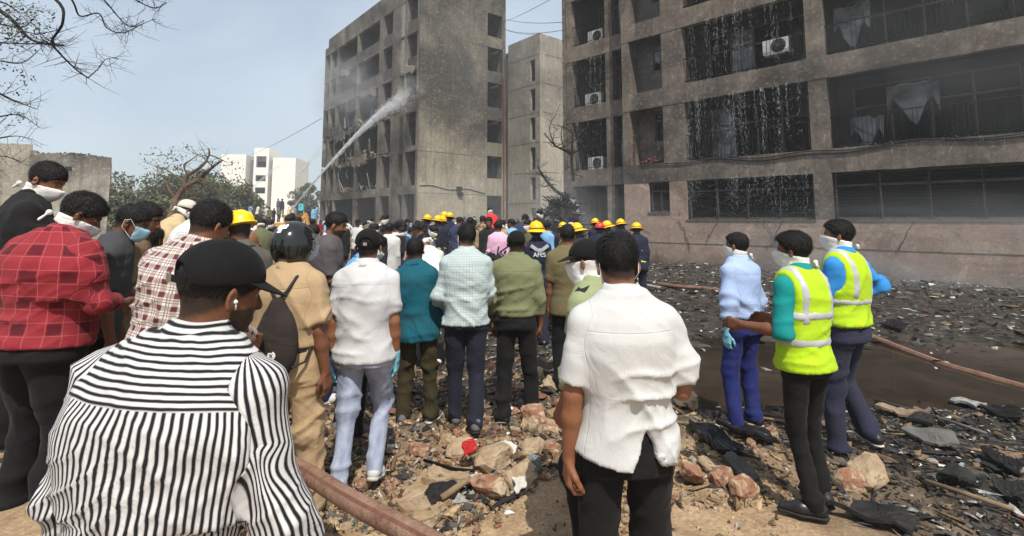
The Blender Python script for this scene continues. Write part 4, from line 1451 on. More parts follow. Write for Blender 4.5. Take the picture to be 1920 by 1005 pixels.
SKIN = [skin_mat('skin_brown', srgb(133, 88, 62)), skin_mat('skin_deep_brown', srgb(112, 72, 52)), skin_mat('skin_tan', srgb(156, 108, 80))]


def hair_mat(name, col):
    m = Mat(name, 0.58, 0.22)
    f = m.noise(m.coord('Object', (1, 1, 0.35)), 160.0, 3)
    m.color(m.mix(f, tuple(c * 0.5 for c in col[:3]) + (1,), col))
    m.bump(f, 1.0, 0.006)
    return m.m


HAIR = hair_mat('black_hair', (0.012, 0.010, 0.009, 1))
HAIR_BROWN = hair_mat('brown_hair', (0.045, 0.028, 0.018, 1))
HAIR_GREY = hair_mat('grey_hair', (0.22, 0.21, 0.20, 1))
M_BLACKLEATHER = plain('black_leather', (0.012, 0.012, 0.012, 1), 0.35, 0.5)
M_DARKRUBBER = plain('dark_rubber', (0.02, 0.02, 0.02, 1), 0.8)
M_SOLEPALE = plain('pale_sole', (0.5, 0.48, 0.45, 1), 0.7)
M_SNEAKW = cloth('white_sneaker_mesh', (0.62, 0.61, 0.60, 1), dirt=0.5, crumple=0.3)
M_SNEAKG = cloth('grey_sneaker_mesh', (0.12, 0.12, 0.12, 1), dirt=0.5, crumple=0.3)
M_NITRILE = plain('blue_nitrile_glove', srgb(120, 185, 205), 0.45, 0.4, var=0.15, scale=40)
M_LATEX = plain('white_latex_glove', (0.62, 0.60, 0.56, 1), 0.5, 0.4, var=0.2, scale=40)
M_BELT = plain('black_belt_leather', (0.015, 0.014, 0.013, 1), 0.5, 0.4)
M_HELMY = plain('yellow_helmet_shell', srgb(246, 190, 12), 0.32, 0.5, var=0.10, scale=5)
M_HELMR = plain('red_helmet_shell', srgb(215, 60, 45), 0.35, 0.5, var=0.10, scale=5)
M_HELMK = plain('black_helmet_shell', (0.012, 0.014, 0.013, 1), 0.12, 0.6, var=0.0)
M_STEEL = plain('bright_steel', (0.6, 0.6, 0.6, 1), 0.25, 0.5, metal=1.0, var=0.1)
M_REFL = plain('silver_reflective_tape', (0.42, 0.43, 0.44, 1), 0.45, 0.5, var=0.12, scale=14)
M_REFLY = plain('yellow_reflective_tape', srgb(215, 225, 60), 0.5, 0.4, var=0.12, scale=14)
M_WHITEP = plain('white_plastic', (0.75, 0.75, 0.74, 1), 0.35, 0.5, var=0.05)
M_CAP = cloth('black_cap_twill', (0.006, 0.006, 0.0065, 1), crumple=0.35, dirt=0.05)
M_CAPW = cloth('cream_cap_twill', (0.55, 0.51, 0.44, 1), crumple=0.25, dirt=0.35)
M_KERCH = cloth('white_kerchief_cotton', (0.66, 0.65, 0.62, 1), crumple=0.7, dirt=0.3)
M_MASKB = cloth('pale_blue_mask', srgb(150, 190, 205), crumple=0.3)


def hand_prims(W, hd, pn, s, curl=0.5, spread=0.2, side=1):
    """round cones for palm, four unequal fingers and a thumb. hd: hand direction, pn: palm normal"""
    hd = unit(hd); pn = unit(np.asarray(pn) - hd * float(np.dot(pn, hd)))
    sd = np.cross(hd, pn) * side           # towards the thumb
    pr = []
    bases = [0.030, 0.011, -0.009, -0.027]
    lens = [(0.040, 0.024, 0.020), (0.045, 0.028, 0.021), (0.041, 0.026, 0.020), (0.032, 0.020, 0.017)]
    mets = [0.088, 0.092, 0.087, 0.080]
    for k in range(4):
        kb = W + hd * (mets[k] * s) + sd * (bases[k] * s)
        wb = W + hd * (0.012 * s) + sd * (bases[k] * 0.55 * s)
        pr.append((wb, kb, 0.0155 * s, 0.0125 * s))
        d = unit(hd + sd * (spread * bases[k] * 8))
        p = kb
        ang = 0.0
        for j in range(3):
            ang += R((18 + 42 * curl * (1.0 + 0.12 * k)) if j else (10 + 38 * curl))
            dd = unit(d * math.cos(ang) + pn * math.sin(ang))
            q = p + dd * (lens[k][j] * s)
            pr.append((p, q, (0.0100 - 0.0008 * j) * s, (0.0092 - 0.0009 * j) * s))
            p = q
    tb = W + hd * (0.022 * s) + sd * (0.020 * s)
    t1 = tb + unit(hd * 0.7 + sd * 0.62 + pn * 0.35) * (0.045 * s)
    t2 = t1 + unit(hd * 0.9 + sd * 0.22 + pn * (0.25 + 0.4 * curl)) * (0.034 * s)
    t3 = t2 + unit(hd * 0.9 + sd * 0.0 + pn * (0.3 + 0.5 * curl)) * (0.026 * s)
    pr += [(tb, t1, 0.0165 * s, 0.0125 * s), (t1, t2, 0.0120 * s, 0.0105 * s), (t2, t3, 0.0104 * s, 0.0085 * s)]
    return pr


TORSO_T = np.array([-0.30, -0.14, -0.05, 0.05, 0.15, 0.28, 0.40, 0.47, 0.52, 0.555, 0.59, 0.63], np.float32)
TORSO_A = np.array([0.190, 0.178, 0.174, 0.162, 0.157, 0.168, 0.178, 0.163, 0.122, 0.082, 0.060, 0.055], np.float32)
TORSO_B = np.array([0.136, 0.128, 0.125, 0.115, 0.110, 0.117, 0.122, 0.110, 0.090, 0.072, 0.062, 0.056], np.float32)
TORSO_C = np.array([0.000, 0.000, 0.000, 0.004, 0.006, -0.004, -0.010, -0.008, -0.004, 0.000, 0.004, 0.006], np.float32)


TORSO_A *= 0.945
TORSO_B *= 0.95


class Figure:
    def __init__(self, name, loc, yaw, H=1.72, label=None, cat='person', group=None, seed=0, h=0.010, lean=0, side=0, twist=0, hunch=0.0,
                 head=(0, 0, 0), fat=1.0, belly=0.0, armL=None, armR=None, feet=None, pelvis=0.92, shoulder_w=1.0, neck_f=0.0):
        s = self.s = H / 1.716
        self.seed, self.h, self.fat, self.belly, self.hunch = seed, h, fat, belly, hunch
        self.root = empty(name, loc, yaw)
        tag(self.root, label, cat, group)
        self.PV = np.array((0, 0, pelvis * s), np.float32)
        self.RT = rotm(lean, side, twist)
        self.sw = shoulder_w * (0.5 + 0.5 * fat)
        T = lambda x, y, z: self.PV + self.RT @ (np.array((x, y, z), np.float32) * s)
        self.T = T
        hy = self.hy(0.55 * s) / s
        self.neck = T(0, hy + 0.004 + neck_f, 0.548)
        self.RH = self.RT @ rotm(head[1], head[2], head[0])
        self.HC = self.neck + self.RH @ (np.array((0, 0.020, 0.136), np.float32) * s)
        dflt = ((0.16, -0.02, -1.0), (0.06, 0.22, -1.0))
        self.arm = {}
        for sg, a in ((-1, armL), (1, armR)):
            a = dict(a or {})
            up, fo = a.get('up', dflt[0]), a.get('fo', dflt[1])
            sh = T(sg * 0.152 * self.sw, self.hy(0.475 * s) / s - 0.008 + a.get('fwd', 0), 0.462 + a.get('raise', 0))
            if 0 < up[0] < 0.5: up = (up[0] * 0.55, up[1], up[2])
            mir = lambda v: np.array((sg * v[0], v[1], v[2]), np.float32)
            el = sh + unit(mir(up)) * (0.285 * s)
            wr = el + unit(mir(fo)) * (0.250 * s)
            hd = unit(mir(a.get('hd', fo)))
            pn = mir(a.get('pn', (-1, 0.15, 0.0)))
            self.arm[sg] = dict(sh=sh, el=el, wr=wr, hd=hd, pn=pn, curl=a.get('curl', 0.45))
        feet = feet or ((-0.10, -0.01, 0, 8), (0.10, 0.02, 0, -8))   # x, y, z, toe-out yaw
        self.leg = {}
        for sg, f in ((-1, feet[0]), (1, feet[1])):
            hip = self.PV + self.RT @ (np.array((sg * 0.088, 0, -0.03), np.float32) * s)
            pitch = f[4] if len(f) > 4 else 0.0
            an = np.array((f[0] * s, f[1] * s, f[2] + 0.085 * s), np.float32)
            L1, L2 = 0.415 * s, 0.40 * s
            d = an - hip
            D = min(float(np.linalg.norm(d)), (L1 + L2) * 0.999)
            dn = unit(d)
            ca = (L1 * L1 + D * D - L2 * L2) / (2 * L1 * D)
            fw = np.array((sg * 0.1, 1.0, 0), np.float32)
            fw = unit(fw - dn * float(fw @ dn))
            kn = hip + dn * (L1 * ca) + fw * (L1 * math.sqrt(max(0.0, 1 - ca * ca)))
            self.leg[sg] = dict(hip=hip, kn=kn, an=an, yaw=f[3], pitch=pitch, z=f[2])

    # ---- helpers
    def hy(self, t):
        return -self.hunch * (np.maximum(t, 0) / 0.5) ** 1.6 * 0.5 + self.hunch * np.maximum(t - 0.38, 0) * 3.0

    def tl(self, p):                      # local -> torso frame
        return (p - self.PV) @ self.RT

    def hl(self, p):                      # local -> head frame, unit scale
        return ((p - self.HC) @ self.RH) / self.s

    def H2L(self, q):
        return self.HC + (np.asarray(q, np.float32) * self.s) @ self.RH.T

    def prof(self, t, pad):
        s = self.s
        tt = t / s
        fz = 1 + (self.fat - 1) * np.clip((0.50 - tt) / 0.15, 0.25, 1)
        a = np.interp(tt, TORSO_T, TORSO_A) * s * fz
        b = np.interp(tt, TORSO_T, TORSO_B) * s * fz
        c = np.interp(tt, TORSO_T, TORSO_C) * s
        bel = self.belly * np.exp(-((tt - 0.05) / 0.14) ** 2) * s
        wide = np.where(tt > 0.2, 1 + (self.sw - 1) * 0.8, 1)
        return a * wide + pad, b + pad + bel * 0.5, c + bel * 0.5 + self.hy(t)

    def torso_d(self, q, pad, hem, top=0.60, flare=0.0):
        a, b, c = self.prof(q[:, 2], pad)
        if flare:
            fl = np.clip((0.10 * self.s - q[:, 2]) / (0.3 * self.s), 0, 1) * flare
            a = a + fl; b = b + fl
        d = ring2(q[:, 0], q[:, 1] - c, a, b)
        d = np.maximum(d, hem - q[:, 2])
        return np.maximum(d, q[:, 2] - top * self.s)

    def shoulders(self, p, d, pad):
        s = self.s
        for sg in (-1, 1):
            nb = self.T(sg * 0.042, self.hy(0.54 * s) / s - 0.004, 0.533)
            d = smin(d, cone(p, nb, self.arm[sg]['sh'], 0.036 * s + pad, 0.047 * s + pad), 0.045)
        return d

    def bounds(self, pts, m):
        P = np.array(pts)
        return P.min(0) - m, P.max(0) + m

    def arm_uv(self, p, sg):
        A = self.arm[sg]
        recs = []
        off = 0.0
        ref = None
        for (a, b) in ((A['sh'], A['el']), (A['el'], A['wr'])):
            ax = unit(b - a); L = float(np.linalg.norm(b - a))
            t = np.clip((p - a) @ ax, -0.1, L)
            q = p - a - t[:, None] * ax
            r = np.linalg.norm(q, axis=1)
            if ref is None:
                ref = np.array((0, -1, 0), np.float32); ref = unit(ref - ax * float(ref @ ax) + 1e-4)
            else:
                ref = np.array(Vector(ax0).rotation_difference(Vector(ax)) @ Vector(ref), np.float32)
            ax0 = ax
            bn = np.cross(ax, ref)
            th = np.arctan2(q @ bn, q @ ref)
            recs.append((r, th * 0.058 * self.s, off + t))
            off += L
        k = np.clip(0.5 + (recs[0][0] - recs[1][0]) / 0.05, 0, 1)
        du = recs[1][1] - recs[0][1]
        k = np.where(np.abs(du) > 0.09, np.round(k), k)
        return np.minimum(recs[0][0], recs[1][0]), recs[0][1] + k * du, recs[0][2] + k * (recs[1][2] - recs[0][2])

    def puv(self, V, arms=True, torso=True):
        q = self.tl(V)
        a, b, c = self.prof(q[:, 2], 0.01)
        th = np.arctan2(q[:, 0] / a, -(q[:, 1] - c) / b)
        U = np.stack([th * 0.172 * self.s * (0.5 + 0.5 * self.fat), q[:, 2] / self.s, np.full(len(V), -1.0)], 1)
        U2 = np.zeros((len(V), 3))
        if arms:
            d0 = ring2(q[:, 0], q[:, 1] - c, a, b)
            best = np.full(len(V), -1e3)
            for sg in (-1, 1):
                r, u, v = self.arm_uv(V, sg)
                g = np.minimum(d0 - (r - 0.058 * self.s), sg * q[:, 0] - 0.140 * self.s * self.sw)
                m = g > best
                best = np.where(m, g, best)
                U2[m] = np.stack([u, v, np.zeros(len(V))], 1)[m]
            U[:, 2] = np.clip(best, -0.5, 0.5)
        self.U2 = U2
        return U

    def leg_uv(self, V):
        U = np.zeros((len(V), 3)); best = np.full(len(V), 1e9)
        for k, sg in enumerate((-1, 1)):
            L = self.leg[sg]; off = 0.0
            for (a, b) in ((L['hip'], L['kn']), (L['kn'], L['an'])):
                ax = unit(b - a); ln = float(np.linalg.norm(b - a))
                t = np.clip((V - a) @ ax, -0.15 if off == 0 else 0, ln)
                q = V - a - t[:, None] * ax
                r = np.linalg.norm(q, axis=1)
                ref = np.array((0, -1, 0), np.float32); ref = unit(ref - ax * float(ref @ ax))
                bn = np.cross(ax, ref)
                th = np.arctan2(q @ bn, q @ ref)
                m = r < best
                best = np.where(m, r, best)
                U[m] = np.stack([th * 0.075, off + t, np.full(len(V), -1.0)], 1)[m]
                off += ln
        return U

    def wrinkle(self, V, Q, U, amp, kind):
        N = vnormals(V, Q)
        sd = self.seed * 7.31
        u, v, w = U[:, 0], U[:, 1], U[:, 2]
        X = V @ np.array([[1, 0], [0.55, 0.15], [0, 1]], np.float32)       # unrolled, continuous over seams
        x, z = X[:, 0], X[:, 1]
        fold = np.zeros(len(V), np.float32)
        for k, (ang, fu, fv, wt) in enumerate(((0.95, 1.7, 9.5, 1.0), (-0.95, 1.7, 9.5, 1.0), (0.10, 1.9, 11.5, 1.0), (1.40, 1.6, 9.0, 0.7), (0.55, 3.2, 20.0, 0.40), (-0.55, 3.2, 19.0, 0.40))):
            ca_, sa_ = math.cos(ang), math.sin(ang)
            ru, rv = x * ca_ + z * sa_, -x * sa_ + z * ca_
            wp = 0.35 * vnoise(V * 6.0 + sd + k)
            n1 = vnoise(uv3(ru * fu + wp, rv * fv + wp * 2.0, sd + 5.7 * k))
            r1 = (1 - np.abs(2 * n1 - 1)) ** 4
            mk = np.clip((vnoise(V * 3.1 + sd + 11.3 * k) - 0.46) / 0.22, 0, 1)
            fold = fold + wt * mk * (r1 - 0.15)
        big = fbm(V * 3.6 + sd + 9, 2) - 0.5
        if kind == 'shirt':
            q_ = self.tl(V) / self.s
            A = 0.45 + 0.65 * np.clip((0.40 - q_[:, 2]) / 0.2, 0, 1) + 0.4 * np.clip((np.abs(q_[:, 0]) - 0.18) / 0.06, 0, 1)
        else:
            kz = 0.41 * self.s
            A = 0.55 + 0.5 * np.exp(-((v - kz) / 0.10) ** 2) + 0.9 * np.clip((v - 0.62 * self.s) / 0.15, 0, 1) + 0.5 * np.exp(-(v / 0.08) ** 2)
        d = amp * A * (1.65 * fold + 0.9 * big)
        d = d * (1 - np.clip(np.abs(N[:, 2]) * 2.2 - 1.0, 0, 1) * (N[:, 2] < 0))
        return V + N * d[:, None].astype(np.float32)

    def add(self, name, f, lo, hi, mat, h=None, parent=None, uvk='shirt', amp=0.0, tone=None, rel=1, **tags):
        h = h or self.h
        V, Q = sdf_mesh(f, lo, hi, h)
        if len(V) == 0:
            return None
        if rel: V = relax(V, Q, rel, 0.45)
        U = self.leg_uv(V) if uvk == 'leg' else (self.puv(V) if uvk == 'shirt' else self.puv(V, arms=False) if uvk == 'torso' else np.stack([V[:, 0], V[:, 2], V[:, 1] * 0 - 1], 1))
        if amp: V = self.wrinkle(V, Q, U, amp, 'leg' if uvk == 'leg' else 'shirt')
        me = mesh_np(name, V, Q)
        set_attr(me, 'puv', U, 'FLOAT_VECTOR')
        if uvk == 'shirt': set_attr(me, 'puv2', self.U2, 'FLOAT_VECTOR')
        if tone is not None:
            set_attr(me, 'tone', tone(V), 'FLOAT_COLOR')
        return obj(name, me, mat, parent or self.root, **tags)

    # ---- body: head, neck, shoulder girdle, arms and hands as one skin
    def head_d(self, p, feats=True):
        q = self.hl(p)
        d = ell(q, (0, -0.012, 0.026), (0.0745, 0.095, 0.087))
        d = smin(d, ell(q, (0, 0.030, -0.040), (0.058, 0.062, 0.072)), 0.03)
        d = smin(d, ell(q, (0, 0.062, -0.088), (0.030, 0.026, 0.024)), 0.025)
        if feats:
            x = np.abs(q[:, 0]); qm = np.stack([x, q[:, 1], q[:, 2]], 1)
            d = smin(d, cone(qm, (0.012, 0.080, 0.022), (0.045, 0.066, 0.020), 0.011, 0.008), 0.012)
            d = smax(d, -ell(qm, (0.032, 0.100, 0.000), (0.018, 0.016, 0.011)), 0.012)
            d = smin(d, cone(qm, (0.0, 0.084, 0.004), (0.0, 0.103, -0.028), 0.008, 0.0125), 0.010)
            d = smin(d, ell(qm, (0.011, 0.093, -0.032), (0.009, 0.010, 0.007)), 0.006)
            d = smin(d, ell(qm, (0.0, 0.087, -0.060), (0.024, 0.011, 0.006)), 0.008)
            d = smin(d, ell(qm, (0.0, 0.085, -0.070), (0.020, 0.011, 0.006)), 0.006)
            e = ell(np.stack([x * 0.90 + 0.42 * q[:, 1], q[:, 1] - 0.40 * (x - 0.075), q[:, 2]], 1), (0.073, -0.010, -0.014), (0.0085, 0.019, 0.031))
            e = smax(e, -ell(qm, (0.094, 0.000, -0.010), (0.010, 0.012, 0.020)), 0.008)
            d = smin(d, e, 0.006)
        return d * self.s

    def body(self, skin=0, tone='hair', h=None, beard=0.0, hands=True, gloves=None, hair_low=True, arms=True):
        s = self.s
        mats = {}

        def f(p):
            d = self.head_d(p)
            d = smin(d, cone(p, self.H2L((0, -0.022, -0.050)), self.neck - (self.RT[:, 2] * 0.05 * s), 0.054 * s, 0.060 * s), 0.030)
            for sg in (-1, 1):
                A = self.arm[sg]
                d = smin(d, cone(p, self.neck - self.RT[:, 2] * 0.06 * s, A['sh'], 0.036 * s, 0.038 * s), 0.03)
                if not arms: continue
                d = smin(d, cone(p, A['sh'], A['el'], 0.044 * s, 0.038 * s), 0.015)
                mid = A['el'] * 0.65 + A['wr'] * 0.35
                d = smin(d, cone(p, A['el'], mid, 0.039 * s, 0.040 * s), 0.015)
                d = smin(d, cone(p, mid, A['wr'], 0.039 * s, 0.0265 * s), 0.015)
                if hands and not gloves:
                    near = np.linalg.norm(p - (A['wr'] + A['hd'] * 0.08 * s), axis=1) < 0.19 * s
                    if near.any():
                        pp = p[near]; dh = np.full(len(pp), 1.0, np.float32)
                        for (a, b, r0, r1) in hand_prims(A['wr'], A['hd'], A['pn'], s, A['curl'], side=-sg if True else sg):
                            dh = smin(dh, cone(pp, a, b, r0, r1), 0.006)
                        d[near] = smin(d[near], dh, 0.012)
                elif not hands:
                    d = smin(d, cone(p, A['wr'], A['wr'] + A['hd'] * 0.12 * s, 0.028 * s, 0.022 * s), 0.01)
            return d

        def tn(V):
            q = self.hl(V)
            C = np.zeros((len(V), 4), np.float32); C[:, 3] = 1.0
            onhead = (np.linalg.norm(q - np.array((0, 0, -0.01)), axis=1) < 0.16)
            x = np.abs(q[:, 0])

            def paint(m, col, a=0.0):
                m = m & onhead
                C[m, :3] = col; C[m, 3] = a
            if hair_low:     # clipped hair fading into the nape and temples
                hl = q[:, 2] - 0.72 * q[:, 1]
                k = np.clip((hl + 0.036 + 0.012 * (vnoise(q * 160) - 0.5)) / 0.024, 0, 1)
                m = onhead & (q[:, 1] < 0.045) & (q[:, 2] > -0.105) & (x < 0.079)
                C[m, :3] = (0.014, 0.011, 0.009); C[m, 3] = np.minimum(C[m, 3], 1 - 0.9 * k[m])
            if beard > 0:
                bm = (q[:, 2] < -0.030 - 0.25 * np.maximum(0.06 - q[:, 1], 0)) & (q[:, 1] > 0.012) & (q[:, 2] > -0.125) & ~((x < 0.022) & (np.abs(q[:, 2] + 0.065) < 0.008))
                paint(bm, (0.014, 0.011, 0.009), 1 - beard)
            paint((np.abs(q[:, 2] - 0.021 + 0.10 * np.maximum(x - 0.03, 0)) < 0.0055) & (x > 0.012) & (x < 0.052) & (q[:, 1] > 0.05), (0.012, 0.009, 0.008), 0.15)
            ed = ((x - 0.032) / 0.0145) ** 2 + ((q[:, 2] - 0.0005) / 0.0060) ** 2
            paint((ed < 1) & (q[:, 1] > 0.05), (0.55, 0.5, 0.46), 0.1)
            paint((ed < 1) & (np.abs(x - 0.032) < 0.0062) & (q[:, 1] > 0.05), (0.01, 0.007, 0.006), 0.0)
            paint((((x) / 0.024) ** 2 + ((q[:, 2] + 0.065) / 0.0095) ** 2 < 1) & (q[:, 1] > 0.06), (0.16, 0.065, 0.05), 0.35)
            return C
        pts = [self.HC, self.neck] + [self.arm[sg][k] for sg in (-1, 1) for k in ('sh', 'el', 'wr')] + [self.arm[sg]['wr'] + self.arm[sg]['hd'] * 0.19 * s for sg in (-1, 1)]
        lo, hi = self.bounds(pts, 0.155 * s)
        o = self.add('body', f, lo, hi, SKIN[skin], h=h or self.h * 0.72, uvk='flat', tone=tn, rel=0)
        if gloves is not None and hands:
            for sg in (-1, 1):
                A = self.arm[sg]
                if sg not in gloves: mt = SKIN[skin]
                else: mt = gloves[sg]

                def g(p, A=A, sg=sg):
                    dh = cone(p, A['wr'] - A['hd'] * 0.035 * s, A['wr'] + A['hd'] * 0.02, 0.032 * s, 0.027 * s)
                    for (a, b, r0, r1) in hand_prims(A['wr'], A['hd'], A['pn'], s, A['curl'], side=-sg):
                        dh = smin(dh, cone(p, a, b, r0 * 1.08, r1 * 1.08), 0.006)
                    return dh
                lo, hi = self.bounds([A['wr'] - A['hd'] * 0.05 * s, A['wr'] + A['hd'] * 0.2 * s], 0.09 * s)
                self.add('glove' if sg in gloves else 'hand', g, lo, hi, mt, h=min(0.0055, (h or self.h) * 0.6), uvk='flat', rel=0,
                         tone=None if sg in gloves else (lambda V: np.tile(np.array((0, 0, 0, 1), np.float32), (len(V), 1))))
        return o

    # ---- clothes
    def shirt_d(self, p, pad, hem, sleeve, loose, flare, arms=True, top=0.572):
        s = self.s
        q = self.tl(p)
        d = self.torso_d(q, pad + loose, hem * s, top=top, flare=flare)
        d = self.shoulders(p, d, pad + loose * 0.5)
        if arms:
            for sg in (-1, 1):
                A = self.arm[sg]
                ax = unit(A['el'] - A['sh'])
                if sleeve <= 1.0:
                    cut = A['sh'] + (A['el'] - A['sh']) * sleeve
                    c = cone(p, A['sh'], A['el'], 0.043 * s + pad + loose * 0.3, 0.049 * s + pad + loose * 0.5)
                    c = np.maximum(c, (p - cut) @ ax)
                else:
                    c = cone(p, A['sh'], A['el'], 0.042 * s + pad + loose * 0.4, 0.038 * s + pad + loose * 0.6)
                    fx = unit(A['wr'] - A['el'])
                    c2 = cone(p, A['el'], A['wr'], 0.039 * s + pad + loose * 0.6, 0.029 * s + pad * 0.6 + loose * 0.4)
                    cut = A['el'] + (A['wr'] - A['el']) * min(sleeve - 1.0, 1.0)
                    c2 = np.maximum(c2, (p - cut) @ fx)
                    c = smin(c, c2, 0.02)
                d = smin(d, c, 0.028)
        return np.maximum(d, hem * s - q[:, 2])

    def shirt(self, mat, sleeve=0.7, hem=-0.14, loose=0.008, flare=0.0, amp=0.010, name='shirt', collar=True, colmat=None, vent=None, pad=0.008, h=None, sh_dip=0.0):
        s = self.s
        fun = lambda p: self.shirt_d(p, pad, hem, sleeve, loose, flare)
        if vent or sh_dip:
            def fun(p):
                d = self.shirt_d(p, pad, hem - sh_dip, sleeve, loose, flare)
                q = self.tl(p)
                if sh_dip:
                    edge = hem * s - sh_dip * s * np.cos(np.clip(q[:, 0] / (0.19 * s), -1, 1) * math.pi / 2)
                    d = np.maximum(d, np.where(q[:, 2] < hem * s + 0.02, edge - q[:, 2], -1))
                if vent:   # slit up the back
                    w = np.clip((vent[1] * s - q[:, 2]) * vent[2], -0.02, 0.2)
                    slit = w - np.abs(q[:, 0] - vent[0] * s)
                    d = np.maximum(d, np.where(q[:, 1] < 0.02, slit, -1))
                return d
        pts = [self.T(0, 0, hem - sh_dip), self.T(0, 0, 0.6)] + [self.T(x * 0.2 * self.fat, y * 0.15 * self.fat, z) for x in (-1, 1) for y in (-1, 1) for z in (hem, 0.4)]
        for sg in (-1, 1):
            pts += [self.arm[sg]['sh'], self.arm[sg]['el']] + ([self.arm[sg]['wr']] if sleeve > 1 else [])
        lo, hi = self.bounds(pts, 0.10 * s + loose + flare)
        o = self.add(name, fun, lo, hi, mat, uvk='shirt', amp=amp, h=h)
        if collar:
            self.collar(colmat or mat, o, tall=0.040 if collar is True else collar)
        return o

    def collar(self, mat, parent, tall=0.04):
        s = self.s
        n = 40
        V, Fq, U = [], [], []
        C = self.tl(self.neck[None])[0]
        up = unit(self.tl(self.H2L((0, -0.02, -0.05))[None])[0] - C)
        prof = [(0.0590, 0.000), (0.0600, 0.85), (0.0635, 1.0), (0.0720, 0.70), (0.084, 0.10), (0.094, -0.36), (0.090, -0.40), (0.074, 0.05)]
        for k in range(n + 1):
            a = 2 * math.pi * k / n + math.pi / 2
            fr = max(0.0, math.sin(a))          # 1 at the front
            for (r, z) in prof:
                rr = r + (0.004 if fr > 0.3 else 0)
                zz = z * tall * (1 - 0.35 * fr) - 0.030 * fr
                wob = 0.003 * math.sin(3 * a + self.seed)
                q = C + np.array((rr * s * math.cos(a) * 1.06, rr * s * math.sin(a) * 1.04, 0)) + up * ((zz + 0.022 + wob) * s)
                V.append(self.PV + self.RT @ q)
                U.append((a * 0.07, 0.60 + z * 0.03, -1))
        m = len(prof)
        for k in range(n):
            for j in range(m - 1):
                Fq.append((k * m + j, (k + 1) * m + j, (k + 1) * m + j + 1, k * m + j + 1))
        me = mesh_np('collar', np.array(V), np.array(Fq))
        set_attr(me, 'puv', np.array(U), 'FLOAT_VECTOR')
        return obj('collar', me, mat, parent)

    def trousers(self, mat, waist=0.10, loose=0.010, amp=0.011, belt=True, hemz=0.035, name='trousers', flare=0.0, h=None, slim=1.0):
        s = self.s

        def f(p):
            q = self.tl(p)
            d = self.torso_d(q, 0.004, -0.10 * s, top=waist)
            d = np.maximum(d, -0.10 * s - q[:, 2])
            for sg in (-1, 1):
                L = self.leg[sg]
                c = cone(p, L['hip'], L['kn'], 0.088 * s * self.fat, (0.060 * slim) * s + loose)
                c2 = cone(p, L['kn'], L['an'] + np.array((0, -0.005, -0.05 * s)), (0.060 * slim) * s + loose, (0.049 * slim) * s + loose + flare)
                c2 = np.maximum(c2, (L['z'] + hemz * s) - p[:, 2])
                d = smin(d, smin(c, c2, 0.02), 0.028)
            return d
        pts = [self.T(x * 0.19 * self.fat, y * 0.14 * self.fat, z) for x in (-1, 1) for y in (-1, 1) for z in (-0.1, waist)]
        for sg in (-1, 1):
            pts += [self.leg[sg]['kn'], self.leg[sg]['an']]
        lo, hi = self.bounds(pts, 0.11 * s + flare)
        o = self.add(name, f, lo, hi, mat, uvk='leg', amp=amp, h=h or self.h * 1.1)
        if belt:
            fb = lambda p: np.maximum(self.torso_d(self.tl(p), 0.010, (waist - 0.042) * s, top=waist - 0.004), 0)  if False else self.torso_d(self.tl(p), 0.011, (waist - 0.042) * s, top=waist - 0.004)
            pts = [self.T(x * 0.19 * self.fat, y * 0.15 * self.fat, waist - 0.02) for x in (-1, 1) for y in (-1, 1)]
            lo, hi = self.bounds(pts, 0.06 * s)
            self.add('belt', fb, lo, hi, M_BELT, uvk='torso', parent=o, h=max(0.008, self.h * 0.8), rel=0)
        return o

    def shoes(self, mat, sole=None, kind='shoe', h=None):
        s = self.s
        for sg in (-1, 1):
            L = self.leg[sg]
            Rf = np.array(Matrix.Rotation(R(L['yaw']), 3, 'Z') @ Matrix.Rotation(R(L['pitch']), 3, 'X'), np.float32)
            base = np.array((L['an'][0], L['an'][1], L['z']), np.float32)
            toe = 0.160 if kind != 'formal' else 0.178

            def f(p):
                q = ((p - base) @ Rf) / s
                q = q * np.array((1.0, 1.0, 1.0), np.float32)
                d = cone(q, (0, -0.040, 0.042), (0, 0.075, 0.040), 0.040, 0.043)
                d = smin(d, cone(q, (0, 0.07, 0.034), (0, toe, 0.026), 0.044, 0.030 if kind != 'formal' else 0.022), 0.02)
                d = smin(d, cone(q, (0, -0.025, 0.05), (0, -0.010, 0.105), 0.040, 0.041), 0.02)
                d = np.maximum(d, 0.014 - q[:, 2])
                return np.maximum(d, q[:, 2] - 0.108) * s

            def fs(p):
                q = ((p - base) @ Rf) / s
                d = cone(q * np.array((1, 1, 0)), (0, -0.042, 0), (0, 0.070, 0), 0.041, 0.047)
                d = smin(d, cone(q * np.array((1, 1, 0)), (0, 0.07, 0), (0, toe + 0.004, 0), 0.047, 0.033 if kind != 'formal' else 0.025), 0.02)
                d = np.maximum(d, q[:, 2] - (0.026 if kind == 'sneaker' else 0.018))
                return np.maximum(d, 0.001 - q[:, 2]) * s
            ends = [base + Rf @ (np.array(v) * s) for v in ((0, -0.1, 0), (0, 0.22, 0), (0, -0.02, 0.12))]
            lo, hi = self.bounds(ends, 0.06 * s)
            hh = h or max(0.007, self.h * 0.75)
            o = self.add('shoe', f, lo, hi, mat, uvk='flat', h=hh)
            self.add('sole', fs, lo, hi, sole or M_DARKRUBBER, uvk='flat', h=hh, parent=o, rel=0)

